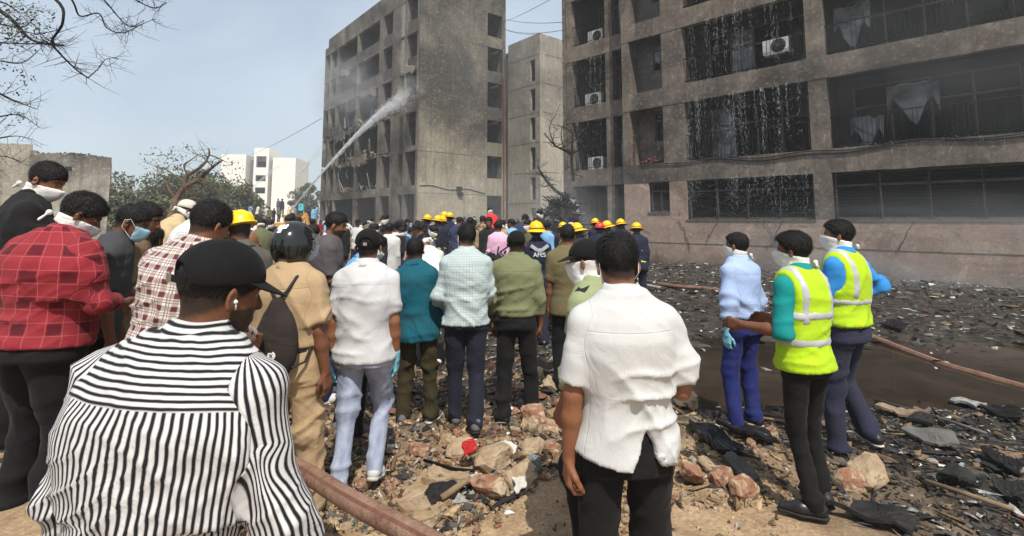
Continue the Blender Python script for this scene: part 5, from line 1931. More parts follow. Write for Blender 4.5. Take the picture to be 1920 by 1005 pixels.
    # ---- hair and things worn on the head
    def hair(self, mat=None, th=0.016, strands=1800, hl=0.80, off=-0.012, long=0.022, low=0.0, part=None, h=None):
        mat = mat or HAIR
        s = self.s

        def f(p):
            q = self.hl(p)
            top = np.clip((q[:, 2] + 0.03) / 0.09, 0, 1)
            t = 0.001 + th * (0.04 + 0.72 * np.clip((q[:, 2] + 0.015) / 0.11, 0, 1) ** 1.2) + th * 0.35 * np.clip((q[:, 1] - 0.02) / 0.08, 0, 1)
            n = (fbm(q * np.array((48, 48, 26), np.float32) + self.seed, 3) - 0.5) * (0.003 + 0.30 * th)
            k0 = ell(q, (0, -0.012, 0.026), (0.0755, 0.096, 0.088)) - t - n
            cut = (off - low + hl * q[:, 1]) - q[:, 2] + n
            ear = 0.026 - np.sqrt((q[:, 1] + 0.002) ** 2 + (q[:, 2] + 0.022) ** 2)
            return smax(np.maximum(k0, cut), ear, 0.012) * s
        lo, hi = self.bounds([self.HC], 0.155 * s)
        hh = h or max(0.005, self.h * 0.6)
        o = self.add('hair', f, lo, hi, mat, uvk='flat', h=hh, rel=0)
        if o is None or strands <= 0: return o
        me = o.data
        V = np.empty(len(me.vertices) * 3, np.float32); me.vertices.foreach_get('co', V); V = V.reshape(-1, 3)
        Nn = np.empty(len(me.vertices) * 3, np.float32); me.vertices.foreach_get('normal', Nn); Nn = Nn.reshape(-1, 3)
        rng = np.random.default_rng(self.seed + 5)
        strands = int(strands * 1.6)
        idx = rng.integers(0, len(V), strands)
        P, Nm = V[idx] + rng.normal(0, hh * 0.4, (strands, 3)).astype(np.float32), Nn[idx]
        crown = self.H2L((0.008, -0.060, 0.115))
        flow = P - crown
        fr = self.RH[:, 1]
        up = (self.hl(P)[:, 2] > 0.075)
        flow[up] += fr * 0.05
        flow += rng.normal(0, 0.010, (strands, 3))
        flow -= Nm * (flow * Nm).sum(1, keepdims=True)
        flow /= np.linalg.norm(flow, axis=1, keepdims=True) + 1e-6
        ln = rng.uniform(0.45, 1.2, (strands, 1)) * long * s
        low_ = self.hl(P)[:, 2:3]
        ln = ln * np.clip(0.35 + (low_ + 0.05) * 9, 0.3, 1)
        w = np.cross(flow, Nm) * 0.0013 * s
        mid = P + flow * ln * 0.55 + Nm * ln * 0.15
        tip = P + flow * ln + Nm * ln * rng.uniform(-0.15, 0.25, (strands, 1))
        VV = np.concatenate([P - w - Nm * 0.003, P + w - Nm * 0.003, mid + w * 0.8, mid - w * 0.8, tip])
        n = strands; a = np.arange(n)
        Qd = np.stack([a, a + n, a + 2 * n, a + 3 * n], 1); Tr = np.stack([a + 3 * n, a + 2 * n, a + 4 * n], 1)
        ms = mesh_np('hair_strands', VV, Qd, Tr)
        obj('hair_strands', ms, mat, o)['kind'] = 'stuff'
        return o

    def cap(self, mat=None, brim=True, strap=False, h=None, brim_tilt=0.10, back=0.0):
        mat = mat or M_CAP
        s = self.s

        def f(p):
            q = self.hl(p)
            d = ell(q, (0, -0.014, 0.034), (0.089, 0.109, 0.093))
            seam = np.abs(np.sin(np.arctan2(q[:, 0], q[:, 1] + 0.01) * 3))
            d = d + 0.0015 * np.exp(-(seam / 0.10) ** 2)
            cut = (0.022 + 0.18 * q[:, 1]) - q[:, 2]
            d = np.maximum(d, cut)
            if strap:
                d = smax(d, -ell(q, (0, -0.12, 0.012), (0.048, 0.05, 0.042)), 0.004)
            d = smin(d, ell(q, (0, -0.014, 0.127), (0.009, 0.009, 0.005)), 0.003)
            return d * s
        lo, hi = self.bounds([self.HC], 0.17 * s)
        o = self.add('cap', f, lo, hi, mat, uvk='flat', h=h or max(0.0055, self.h * 0.6), rel=0, amp=0)
        if brim:
            n, m = 18, 8
            V, Fq = [], []
            for side in (0, 1):
                for i in range(n + 1):
                    a = math.pi * (0.06 + 0.88 * i / n)
                    for j in range(m + 1):
                        r = j / m
                        x = math.cos(a) * (0.084 + 0.006 * r)
                        y0 = -0.006 + 0.100 * math.sin(a)
                        y = y0 + r * 0.075 * math.sin(a) ** 0.55
                        z = 0.036 - brim_tilt * r * 0.30 * math.sin(a) - 0.9 * x * x + (0.0035 if side == 0 else -0.001)
                        V.append(self.H2L((x, y, z)))
            M1 = (n + 1) * (m + 1)
            for i in range(n):
                for j in range(m):
                    a0 = i * (m + 1) + j
                    Fq.append((a0, a0 + 1, a0 + m + 2, a0 + m + 1))
                    b0 = a0 + M1
                    Fq.append((b0, b0 + m + 1, b0 + m + 2, b0 + 1))
                a0 = i * (m + 1) + m
                Fq.append((a0, a0 + M1, a0 + M1 + m + 1, a0 + m + 1))
            me = mesh_np('brim', np.array(V), np.array(Fq))
            set_attr(me, 'puv', np.array(V)[:, [0, 2, 1]] * np.array((1, 1, 0)) - np.array((0, 0, 1)), 'FLOAT_VECTOR')
            obj('brim', me, mat, o)
        if strap:
            mb = MB()
            pts = []
            for i in range(9):
                a = math.pi * (1.5 + (i - 4) * 0.045)
                pts.append(self.H2L((0.094 * math.cos(a), -0.014 + 0.112 * math.sin(a), 0.013)))
            for i in range(8):
                mb.bar(pts[i], pts[i + 1], 0.002, 0.016 * s)
            mb.build('strap', mat, o)
            b2 = MB(); b2.bar(self.H2L((0.013, -0.1285, 0.012)), self.H2L((-0.012, -0.1290, 0.013)), 0.003, 0.020 * s)
            b2.build('buckle', M_STEEL, o)
        return o

    def fire_helmet(self, mat=None, h=None, band=None):
        mat = mat or M_HELMY
        s = self.s
        mb = MB()
        M = Matrix.Translation(Vector(self.HC)) @ Matrix(self.RH.tolist()).to_4x4() @ Matrix.Diagonal((s, s, s, 1))
        n = 28
        prof = [(0.106, 0.030), (0.108, 0.045), (0.106, 0.075), (0.094, 0.112), (0.070, 0.140), (0.036, 0.156), (0.0, 0.160)]
        mb.lathe(prof, n, 0, M @ Matrix.Translation((0, -0.012, 0)), 0.96, 1.16)
        # brim, longer behind
        V, Fq = [], []
        for k in range(n):
            a = 2 * math.pi * k / n
            bk = max(0.0, -math.sin(a))
            for (r, z) in ((0.100, 0.036), (0.128 + 0.022 * bk, 0.026 - 0.010 * bk), (0.150 + 0.040 * bk, 0.012 - 0.022 * bk), (0.150 + 0.040 * bk, 0.007 - 0.022 * bk), (0.100, 0.028)):
                V.append(M @ Vector((r * math.cos(a) * 0.96, -0.012 + r * math.sin(a) * 1.1, z)))
        for k in range(n):
            k2 = (k + 1) % n
            for j in range(4):
                Fq.append((k * 5 + j, k2 * 5 + j, k2 * 5 + j + 1, k * 5 + j + 1)[::-1])
        mb.add(V, Fq)
        o = mb.build('fire_helmet', mat, self.root, True)
        c = MB()
        for j in range(10):      # raised comb over the crown
            a0, a1 = math.pi * (0.12 + 0.076 * j), math.pi * (0.12 + 0.076 * (j + 1))
            p0 = M @ Vector((0, -0.012 + 0.118 * math.cos(a0), 0.045 + 0.118 * math.sin(a0)))
            p1 = M @ Vector((0, -0.012 + 0.118 * math.cos(a1), 0.045 + 0.118 * math.sin(a1)))
            c.bar(p0, p1, 0.016 * s, 0.022 * s)
        c.build('comb', mat, o, True)
        if band is not False:
            b = MB()
            b.lathe([(0.1095, 0.040), (0.1105, 0.040), (0.1105, 0.052), (0.1095, 0.052)], n, 0, M @ Matrix.Translation((0, -0.012, 0)), 0.96, 1.16)
            b.build('band', M_BELT, o, True)
        return o

    def hard_hat(self, mat):
        s = self.s
        def f(p):
            q = self.hl(p)
            d = ell(q, (0, -0.012, 0.042), (0.104, 0.128, 0.105))
            x = q[:, 0]
            rid = np.maximum(np.exp(-(x / 0.012) ** 2), np.maximum(np.exp(-((np.abs(x) - 0.042) / 0.008) ** 2), 0)) * 0.007 * np.clip((q[:, 2] - 0.06) / 0.03, 0, 1)
            d = d - rid
            d = np.maximum(d, 0.030 - q[:, 2])
            b = ring2(q[:, 0], q[:, 1] + 0.012, np.float32(0.120), np.float32(0.148))
            b = np.maximum(b, np.abs(q[:, 2] - 0.031) - 0.006)
            b2 = ring2(q[:, 0], q[:, 1] - 0.03, np.float32(0.10), np.float32(0.150))
            b2 = np.maximum(b2, np.abs(q[:, 2] - 0.028 + 0.12 * (q[:, 1] - 0.1)) - 0.005)
            return smin(smin(d, b, 0.006), b2, 0.006) * s
        lo, hi = self.bounds([self.HC], 0.22 * s)
        return self.add('hard_hat', f, lo, hi, mat, uvk='flat', h=0.007, rel=0)

    def moto_helmet(self):
        s = self.s
        def f(p):
            q = self.hl(p)
            d = ell(q, (0, -0.002, 0.005), (0.128, 0.150, 0.150))
            d = np.maximum(d, -ell(q, (0, 0.0, -0.005), (0.108, 0.128, 0.132)))
            d = np.maximum(d, (-0.105 - 0.25 * np.minimum(q[:, 1] - 0.02, 0) * -1.0) - q[:, 2])
            d = np.maximum(d, -ell(q, (0, -0.17, -0.105), (0.075, 0.09, 0.075)))
            d = np.maximum(d, -np.maximum(np.abs(q[:, 2] - 0.0) - 0.055, 0.05 - q[:, 1]))
            return d * s
        lo, hi = self.bounds([self.HC], 0.19 * s)
        o = self.add('motorcycle_helmet', f, lo, hi, M_HELMK, uvk='flat', h=0.0065, rel=1)
        def v(p):
            q = self.hl(p)
            d = np.abs(ell(q, (0, 0.006, 0.01), (0.135, 0.156, 0.150))) - 0.003
            d = np.maximum(d, np.abs(q[:, 2] + 0.01) - 0.085)
            return np.maximum(d, 0.005 - q[:, 1]) * s
        g = Mat('clear_visor', 0.05, 0.5); g.b.inputs['Transmission Weight'].default_value = 0.85; g.b.inputs['Alpha'].default_value = 0.45
        g.color((0.75, 0.78, 0.78, 1))
        self.add('visor', v, lo, hi, g.m, uvk='flat', h=0.007, parent=o, rel=0)
        mb = MB()      # small white badge on the back of the shell
        for (x0, z0, x1, z1) in ((-0.034, 0.095, 0.034, 0.118), (-0.014, 0.070, 0.014, 0.095), (-0.030, 0.118, -0.016, 0.124), (-0.007, 0.118, 0.007, 0.124), (0.016, 0.118, 0.030, 0.124)):
            def on(x, z):
                yy = -0.002 - 0.150 * math.sqrt(max(0, 1 - (x / 0.128) ** 2 - ((z - 0.005) / 0.150) ** 2))
                n = unit((x / 0.128 ** 2, (yy + 0.002) / 0.15 ** 2, (z - 0.005) / 0.15 ** 2))
                return self.H2L(np.array((x, yy, z)) + n * 0.0025)
            nx = 4
            for i in range(nx):
                xa, xb = x0 + (x1 - x0) * i / nx, x0 + (x1 - x0) * (i + 1) / nx
                mb.add([on(xa, z0), on(xb, z0), on(xb, z1), on(xa, z1)], [(0, 1, 2, 3)])
        mb.build('badge', M_WHITEP, o)
        return o

    def kerchief(self, mat=None, hi_f=0.0, lo_f=-0.135, hi_b=0.000, lo_b=-0.040, knot=True, drape=0.0, name='kerchief', tails=1.0, h=None, pad=0.009):
        mat = mat or M_KERCH
        s = self.s

        def f(p):
            q = self.hl(p)
            d = self.head_d(p, False) / s
            d = smin(d, ell(q, (0, 0.095, -0.03), (0.016, 0.022, 0.04)), 0.03)
            d = smin(d, cone(q, (0, -0.022, -0.05), (0, -0.01, -0.15), 0.056, 0.060 + drape), 0.03) - pad
            k = np.clip((q[:, 1] + 0.10) / 0.19, 0, 1)
            up = hi_b + (hi_f - hi_b) * k
            lw = lo_b + (lo_f - lo_b) * k
            d = d - 0.012 * (fbm(np.stack([q[:, 0] * 10, q[:, 1] * 10, (q[:, 2] - 0.45 * q[:, 1]) * 55], 1) + self.seed, 2) - 0.5)
            d = np.maximum(np.maximum(d, q[:, 2] - up), lw - q[:, 2])
            if knot:
                kb = np.array((0.012, -0.122, (hi_b + lo_b) / 2), np.float32)
                d = smin(d, ell(q, kb, (0.020, 0.016, 0.015)), 0.01)
                d = smin(d, cone(q * np.array((1, 1.7, 1)), kb * np.array((1, 1.7, 1)), (kb + np.array((0.018, -0.010, -0.042)) * tails) * np.array((1, 1.7, 1)), 0.007, 0.013), 0.008)
                d = smin(d, cone(q * np.array((1, 1.7, 1)), kb * np.array((1, 1.7, 1)), (kb + np.array((-0.020, -0.008, -0.030)) * tails) * np.array((1, 1.7, 1)), 0.006, 0.011), 0.008)
            return d * s
        lo, hi = self.bounds([self.HC], 0.21 * s)
        return self.add(name, f, lo, hi, mat, uvk='flat', h=h or max(0.006, self.h * 0.7), rel=0)

    def mask(self, mat=None, loops=True):
        mat = mat or M_WHITEP
        s = self.s

        def f(p):
            q = self.hl(p)
            d = smin(self.head_d(p, False) / s, ell(q, (0, 0.095, -0.03), (0.016, 0.022, 0.04)), 0.03) - 0.007
            d = np.maximum(d, np.abs(q[:, 2] + 0.055) - 0.050)
            return np.maximum(d, 0.045 - q[:, 1]) * s
        lo, hi = self.bounds([self.HC], 0.16 * s)
        o = self.add('face_mask', f, lo, hi, mat, uvk='flat', h=max(0.007, self.h * 0.8), rel=0)
        if loops and o:
            for sg in (-1, 1):
                mb = MB()
                mb.tube([self.H2L((sg * 0.062, 0.05, -0.02)), self.H2L((sg * 0.083, 0.0, 0.022)), self.H2L((sg * 0.083, -0.028, 0.005)), self.H2L((sg * 0.080, -0.022, -0.04)), self.H2L((sg * 0.058, 0.045, -0.085))], 0.0018 * s, 5)
                mb.build('ear_loop', M_WHITEP, o)
        return o

    # ---- high visibility vest
    def vest(self, mat, hem=-0.10, pad=0.028, tape=None, bands=((0.055, 0.05), (0.20, 0.05)), straps=True, h=None, flare=0.02):
        s = self.s
        tape = tape or M_REFL

        def base(p, pd):
            q = self.tl(p)
            d = self.torso_d(q, pd, hem * s, top=0.555, flare=flare)
            d = self.shoulders(p, d, pd)
            d = np.maximum(d, hem * s - q[:, 2])
            for sg in (-1, 1):                       # armholes
                A = self.arm[sg]
                hole = np.sqrt(((q[:, 1]) / 1.0) ** 2 + ((q[:, 2] - 0.42 * s) / 1.35) ** 2) - 0.105 * s
                side = (0.150 * s * self.sw) - sg * q[:, 0]
                d = smax(d, -smax(hole, side, 0.03), 0.01)
            return np.maximum(d, np.abs(q[:, 0]) - 0.205 * s * self.fat * self.sw - flare)
        pts = [self.T(x * 0.21 * self.fat, y * 0.16 * self.fat, z) for x in (-1, 1) for y in (-1, 1) for z in (hem, 0.56)]
        lo, hi = self.bounds(pts, 0.06 * s + flare)
        o = self.add('safety_vest', lambda p: base(p, pad), lo, hi, mat, uvk='torso', amp=0.011, h=h)
        cfg = []
        for (z0, w) in bands:
            cfg.append(lambda p, z0=z0, w=w: np.abs(self.tl(p)[:, 2] - z0 * s) - w * s / 2)
        if straps:
            for sg in (-1, 1):
                cfg.append(lambda p, sg=sg: np.maximum(np.abs(self.tl(p)[:, 0] - sg * 0.105 * s) - 0.025 * s, 0.225 * s - self.tl(p)[:, 2]))
        for c in cfg:
            self.seed += 0
            V, Q = sdf_mesh(lambda p: np.maximum(base(p, pad), c(p)), lo, hi, h or self.h)
            if len(V) == 0: continue
            V = relax(V, Q, 1, 0.45)
            U = self.puv(V, arms=False)
            V = self.wrinkle(V, Q, U, 0.011, 'shirt')
            N = vnormals(V, Q)
            V = V + N * 0.0035
            me = mesh_np('reflective_strip', V, Q)
            set_attr(me, 'puv', U, 'FLOAT_VECTOR')
            obj('reflective_strip', me, tape, o)
        return o


# ------------------------------------------------------------------ the people in the picture
def xy(px, Y):
    return (px - 960.0) / F_PX * Y * 0.998


def put(px, Y, yaw, H, label, base=None, cat='person', group=None, res=None, **kw):
    x = xy(px, Y)
    z = gz(x, Y) if base is None else base
    h = res or min(0.016, max(0.009, 0.0041 * Y))
    return Figure('person', (x, Y, z), R(yaw), H, label, cat, group, seed=int(px) % 97, h=h, **kw)


def C(*c, n=None, **kw):
    col = srgb(*c) if max(c) > 1 else c + (1,)
    return cloth(n or 'fabric_%d_%d_%d' % tuple(int(v * (1 if max(c) > 1 else 255)) for v in c[:3]), col, **kw)


BLACKT = C(0.007, 0.007, 0.0075, n='black_trouser_cloth', dirt=0.07)
NAVYT = C(0.013, 0.014, 0.026, n='navy_trouser_cloth', dirt=0.1)
HANG = dict(up=(0.17, -0.03, -1.0), fo=(0.03, 0.20, -1.0))

# 1 man in the striped shirt, closest to us
f = put(318, 1.20, -6, 1.70, 'man in black and white striped shirt and black cap, lower left foreground', lean=7, side=3, hunch=0.03, head=(-33, 6, 5), fat=1.14, shoulder_w=1.14, neck_f=0.01, res=0.0085,
        armL=dict(up=(0.49, 0.00, -0.95), fo=(0.12, 0.25, -1.0)), armR=dict(up=(0.46, 0.02, -1.0), fo=(0.18, 0.30, -0.9)))
f.body(1, beard=0.85, h=0.0062)
f.hair(th=0.003, strands=1500, long=0.008, low=0.020)
f.cap(strap=True, h=0.005)
f.shirt(C(0.53, 0.525, 0.52, n='black_white_stripe', pattern='stripes', col2=(0.012, 0.012, 0.013, 1), crumple=0.55, dirt=0.05), sleeve=1.97, hem=-0.20, loose=0.020, flare=0.02, amp=0.011)
f.trousers(BLACKT, waist=-0.10, belt=False)
f.shoes(M_BLACKLEATHER)
mb = MB(); mb.lathe([(0.0, -0.006), (0.005, -0.003), (0.0055, 0.002), (0.0, 0.006)], 10, 0, Matrix.Translation(Vector(f.H2L((0.084, 0.004, -0.016)))))
mb.tube([f.H2L((0.085, 0.005, -0.018)), f.H2L((0.083, 0.010, -0.034))], 0.0022, 6)
mb.build('earbud', M_WHITEP, f.root, True)

# 2 man in the white shirt, centre right
f = put(1164, 2.05, 3, 1.675, 'man in loose white short-sleeved shirt with back slit, centre right foreground', head=(2, 14, -2), fat=1.05, shoulder_w=1.01, hunch=0.02, res=0.0092,
        armL=dict(up=(0.36, -0.06, -1.0), fo=(0.06, 0.10, -1.0), curl=0.7), armR=dict(up=(0.42, 0.02, -0.9), fo=(-0.15, 0.95, -0.15)), feet=((-0.13, -0.02, 0, 10), (0.13, 0.03, 0, -10)))
f.body(0, h=0.0068)
f.hair(th=0.022, strands=4200, long=0.030, low=0.018, h=0.006)
f.shirt(C(0.49, 0.49, 0.478, n='white_shirt_cotton', crumple=0.4, dirt=0.05), sleeve=0.86, hem=-0.03, loose=0.013, flare=0.030, amp=0.012, vent=(0.05, 0.095, 0.40), sh_dip=0.03)
f.trousers(BLACKT, waist=0.10, belt=False, loose=0.012)
f.shoes(M_BLACKLEATHER)
f.mask()

# 3 man in the red checked shirt
f = put(95, 2.58, -14, 1.62, 'heavy man in red checked shirt with white kerchief, at the left edge', base=0.29, lean=6, hunch=0.05, head=(-38, 26, 4), fat=1.36, shoulder_w=1.24, belly=0.05,
        armL=dict(up=(0.45, 0.12, -0.85), fo=(-0.1, 0.9, -0.25)), armR=dict(up=(0.42, 0.10, -0.88), fo=(-0.35, 0.85, -0.15)))
f.body(1, h=0.008)
f.hair(th=0.020, strands=3000, long=0.022, low=0.012)
f.kerchief(hi_f=-0.025, lo_f=-0.115, hi_b=-0.035, lo_b=-0.080, tails=1.2)
f.shirt(C(134, 40, 48, n='red_check_cotton', pattern='windowpane', col2=srgb(70, 16, 26), crumple=0.5), sleeve=1.55, hem=-0.03, loose=0.014, flare=0.01, amp=0.011)
f.trousers(BLACKT, waist=0.04, belt=False)
f.shoes(M_BLACKLEATHER)

# 4 man in black behind him
f = put(40, 3.10, -46, 1.68, 'man in black shirt with white kerchief over his mouth, far left behind the red shirt', base=0.44, lean=4, head=(-34, 22, 0), fat=1.22, shoulder_w=1.16,
        armL=dict(up=(0.3, 0.2, -0.9), fo=(-0.2, 0.9, -0.1)), armR=dict(up=(0.3, 0.15, -0.9), fo=(-0.2, 0.9, -0.1)))
f.body(0, h=0.009); f.hair(th=0.012, strands=2200, long=0.016, low=0.008)
f.kerchief(hi_f=-0.018, lo_f=-0.14, hi_b=-0.05, lo_b=-0.10, tails=0.7)
f.shirt(C(0.010, 0.010, 0.011, n='black_shirt_cotton', dirt=0.12), sleeve=1.95, hem=-0.12)
f.trousers(BLACKT, waist=-0.03, belt=False); f.shoes(M_BLACKLEATHER)

# 5 man in the red and white plaid
f = put(322, 2.45, -10, 1.66, 'man in wine-red and white plaid shirt with short black hair, behind the striped shirt', base=0.20, lean=9, side=7, hunch=0.03, head=(-18, 10, 2), shoulder_w=1.08, fat=1.06,
        armL=dict(up=(0.36, 0.04, -0.95), fo=(0.16, 0.12, -1.0)), armR=dict(up=(0.2, 0.2, -0.9), fo=(-0.1, 0.8, -0.4)))
f.body(0, h=0.008); f.hair(th=0.015, strands=3400, long=0.017, low=0.010)
f.shirt(C(0.60, 0.57, 0.52, n='wine_plaid_cotton', pattern='plaid', col2=srgb(84, 12, 28), crumple=0.5, dirt=0.05), sleeve=1.97, hem=-0.14, loose=0.012, amp=0.011)
f.trousers(C(0.09, 0.075, 0.05, n='brown_trouser_cloth'), waist=-0.05, belt=False); f.shoes(M_BLACKLEATHER)

# 6 policeman with the black motorcycle helmet and string bag
f = put(556, 3.12, -12, 1.70, 'policeman in khaki uniform with shiny black motorcycle helmet and string backpack', head=(-6, 6, 0), fat=1.12, shoulder_w=1.10, side=-3, base=0.0,
        armL=dict(up=(0.25, 0.12, -0.95), fo=(-0.1, 0.75, -0.5)), armR=dict(up=(0.30, -0.05, -1.0), fo=(0.12, 0.16, -1.0), curl=0.3), feet=((-0.12, -0.10, 0, 10), (0.12, 0.10, 0, -6)))
f.body(1, h=0.009, hair_low=True); f.moto_helmet()
KH = C(166, 142, 110, n='khaki_uniform_cotton', crumple=0.6)
sh = f.shirt(KH, sleeve=0.86, hem=0.085, loose=0.012, amp=0.012)
f.trousers(KH, waist=0.10, loose=0.020, amp=0.016); f.shoes(M_BLACKLEATHER)
BAG = C(42, 36, 34, n='string_bag_nylon', crumple=0.8, dirt=0.2)


def sbag(p):
    q = f.tl(p)
    d = ell(q, (0.045, -0.175, 0.15), (0.125, 0.075, 0.21))
    d = smin(d, ell(q, (0.045, -0.17, 0.34), (0.045, 0.035, 0.06)), 0.05)
    return d + 0.006 * np.abs(np.sin(q[:, 0] * 60 + 6 * q[:, 2])) * np.clip((q[:, 2] - 0.15) * 4, 0.1, 1)


bag = f.add('string_backpack', sbag, f.T(-0.16, -0.27, -0.1), f.T(0.24, -0.02, 0.45), BAG, h=0.009, uvk='torso', amp=0.004)
mb = MB()
for sx in (-1, 1):
    mb.tube([f.T(0.045, -0.18, 0.37), f.T(0.045 + sx * 0.05, -0.155, 0.43), f.T(sx * 0.115, -0.10, 0.50), f.T(sx * 0.125, 0.0, 0.532), f.T(sx * 0.13, 0.09, 0.47)], 0.010, 6)
    mb.tube([f.T(sx * 0.13, 0.09, 0.47), f.T(sx * 0.19, 0.06, 0.25), f.T(sx * 0.17, -0.10, 0.02), f.T(0.045 + sx * 0.10, -0.19, 0.01)], 0.008, 6)
mb.build('cord', M_CABLE, bag, True)
mb = MB(); mb.lathe([(0.0, 0.0), (0.024, 0.0), (0.024, 0.004), (0.017, 0.0045), (0.0, 0.0045)], 20, 0, Matrix.Translation(Vector(f.T(0.06, -0.246, 0.09))) @ Matrix.Rotation(math.pi / 2, 4, 'X'))
mb.build('badge', M_WHITEP, bag)
mb = MB()
for (a_, b_) in (((-0.010, -0.010), (0.010, 0.010)), ((-0.010, 0.010), (0.010, -0.010))):
    mb.bar(f.T(0.06 + a_[0], -0.2515, 0.09 + a_[1]), f.T(0.06 + b_[0], -0.2515, 0.09 + b_[1]), 0.005, 0.002)
mb.build('badge_mark', M_DARK, bag)

# 7 hard-hat man, bald man
f = put(462, 3.75, 48, 1.73, 'man in yellow hard hat between the plaid shirt and the motorcycle helmet', lean=4, head=(18, 12, 0), base=0.06)
f.body(1); f.hard_hat(M_HELMY); f.shirt(C(0.10, 0.09, 0.075, n='dull_olive_cotton'), sleeve=1.9, hem=-0.1); f.trousers(BLACKT, waist=-0.02, belt=False); f.shoes(M_BLACKLEATHER)
f = put(500, 4.3, 165, 1.70, 'bald man looking down towards us beside the black motorcycle helmet', lean=10, head=(10, 30, 0), base=0.0)
f.body(0, hair_low=False, beard=0.3); f.shirt(C(0.15, 0.13, 0.11, n='dun_cotton'), sleeve=0.8, hem=-0.1); f.trousers(BLACKT, waist=-0.02, belt=False); f.shoes(M_BLACKLEATHER)

# 8 the cluster at the left behind the red shirt
KT = C(128, 108, 82, n='tan_uniform_cotton')
f = put(238, 3.45, -62, 1.66, 'policeman in tan uniform with sleeve patch, between red shirt and plaid shirt', base=0.22, lean=5, head=(-14, 16, 0), armL=dict(up=(0.2, 0.1, -0.9), fo=(-0.1, 0.8, -0.4)), armR=dict(up=(0.2, 0.1, -0.9), fo=(-0.1, 0.8, -0.4)))
f.body(1); f.hair(th=0.010, strands=1600, long=0.012)
f.shirt(KT, sleeve=0.85, hem=0.085); f.trousers(KT, waist=0.10); f.shoes(M_BLACKLEATHER)
A_ = f.arm[1]; ax_ = unit(A_['el'] - A_['sh']); out_ = unit(np.array((1, -0.1, 0)) - ax_ * float(np.dot((1, -0.1, 0), ax_)))
c0 = A_['sh'] + ax_ * 0.10 + out_ * 0.066
mb = MB(); mb.bar(c0 - ax_ * 0.03, c0 + ax_ * 0.03, 0.050, 0.006); mb.build('sleeve_patch', M_BELT, f.root)
mb = MB(); mb.bar(c0 + out_ * 0.0035 - ax_ * 0.016, c0 + out_ * 0.0035 + ax_ * 0.016, 0.010, 0.003); mb.bar(c0 + out_ * 0.0035 - ax_ * 0.004, c0 + out_ * 0.0035 + ax_ * 0.006, 0.030, 0.003); mb.build('patch_emblem', M_WHITEP, f.root)
f = put(196, 3.10, -58, 1.60, 'man in pale blue face mask just behind the red shirt', base=0.26, lean=8, head=(-10, 18, 0))
f.body(1); f.hair(th=0.012, strands=1600, long=0.014); f.mask(M_MASKB); f.shirt(C(0.05, 0.05, 0.055, n='charcoal_cotton'), sleeve=0.8, hem=-0.1); f.trousers(BLACKT, waist=-0.02, belt=False); f.shoes(M_BLACKLEATHER)
f = put(285, 5.4, -40, 1.68, 'man in beige shirt and cream cap bending forward, left of the broken tree', base=0.36, lean=28, head=(-10, 0, 0), fat=1.15)
f.body(0); f.cap(M_CAPW); f.hair(th=0.006, strands=0); f.kerchief(hi_f=-0.02, lo_f=-0.10); f.shirt(C(178, 158, 122, n='beige_cotton'), sleeve=1.9, hem=-0.14); f.trousers(C(0.16, 0.13, 0.09, n='tan_trouser_cloth'), waist=-0.04, belt=False); f.shoes(M_BLACKLEATHER)
f = put(318, 4.9, -58, 1.66, 'man in white windowpane-check shirt bending right, in front of the broken tree', base=0.30, lean=22, head=(-8, 8, 0))
f.body(0); f.hair(th=0.012, strands=1200, long=0.014); f.shirt(C(0.72, 0.72, 0.70, n='white_pane_check', pattern='finecheck', col2=(0.08, 0.08, 0.09, 1)), sleeve=1.9, hem=-0.12); f.trousers(BLACKT, waist=-0.04, belt=False); f.shoes(M_BLACKLEATHER)
f = put(286, 4.2, 10, 1.60, 'short dark-haired man in olive jacket, seen from behind left of the plaid shirt', base=0.08, head=(-20, 0, 0))
f.body(1); f.hair(th=0.018, strands=1400, long=0.018); f.shirt(C(66, 64, 48, n='dark_olive_cotton'), sleeve=1.9, hem=-0.12); f.trousers(BLACKT, waist=-0.04, belt=False); f.shoes(M_BLACKLEATHER)
f = put(330, 3.75, -30, 1.62, 'man in plain black shirt bending forward just left of the plaid man\'s head', base=0.16, lean=22, head=(-20, 20, 0), fat=1.1)
f.body(1); f.hair(th=0.012, strands=1200, long=0.014); f.shirt(C(0.010, 0.010, 0.011, n='jet_cotton'), sleeve=1.5, hem=-0.1); f.trousers(BLACKT, waist=-0.02, belt=False); f.shoes(M_BLACKLEATHER)

# 9 grey T-shirt, profile to the right
f = put(616, 5.05, -68, 1.80, 'bearded man in dark grey T-shirt and navy trousers standing in profile facing right', base=0.02, head=(-14, 12, 0), fat=1.10, lean=2,
        armL=dict(up=(0.15, 0.25, -0.95), fo=(-0.2, 1.0, -0.1)), armR=dict(up=(0.14, 0.12, -0.98), fo=(-0.12, 1.0, -0.05)))
f.body(0, beard=0.9); f.hair(th=0.016, strands=1500, long=0.018)
f.shirt(C(82, 76, 78, n='grey_tshirt_jersey'), sleeve=0.88, hem=-0.10, loose=0.016, collar=False)
f.kerchief(hi_f=-0.125, lo_f=-0.17, hi_b=-0.09, lo_b=-0.15, knot=False, pad=0.016, name='scarf')
f.trousers(C(30, 34, 66, n='navy_track_cloth'), waist=-0.02, belt=False, loose=0.016); f.shoes(M_SNEAKW, M_SOLEPALE, 'sneaker')

# 10 man in sky blue behind the polo
f = put(662, 4.35, -48, 1.66, 'man in sky blue shirt with white kerchief, mostly hidden behind the white polo shirt', base=0.0, lean=12, head=(-10, 18, 0), armL=dict(up=(0.2, 0.15, -0.9), fo=(0, 0.7, -0.6)))
f.body(0); f.hair(th=0.018, strands=1500, long=0.020); f.kerchief(hi_f=-0.01, lo_f=-0.15)
f.shirt(C(92, 156, 214, n='sky_blue_cotton'), sleeve=0.8, hem=-0.1); f.trousers(BLACKT, waist=-0.02, belt=False); f.shoes(M_SNEAKG)

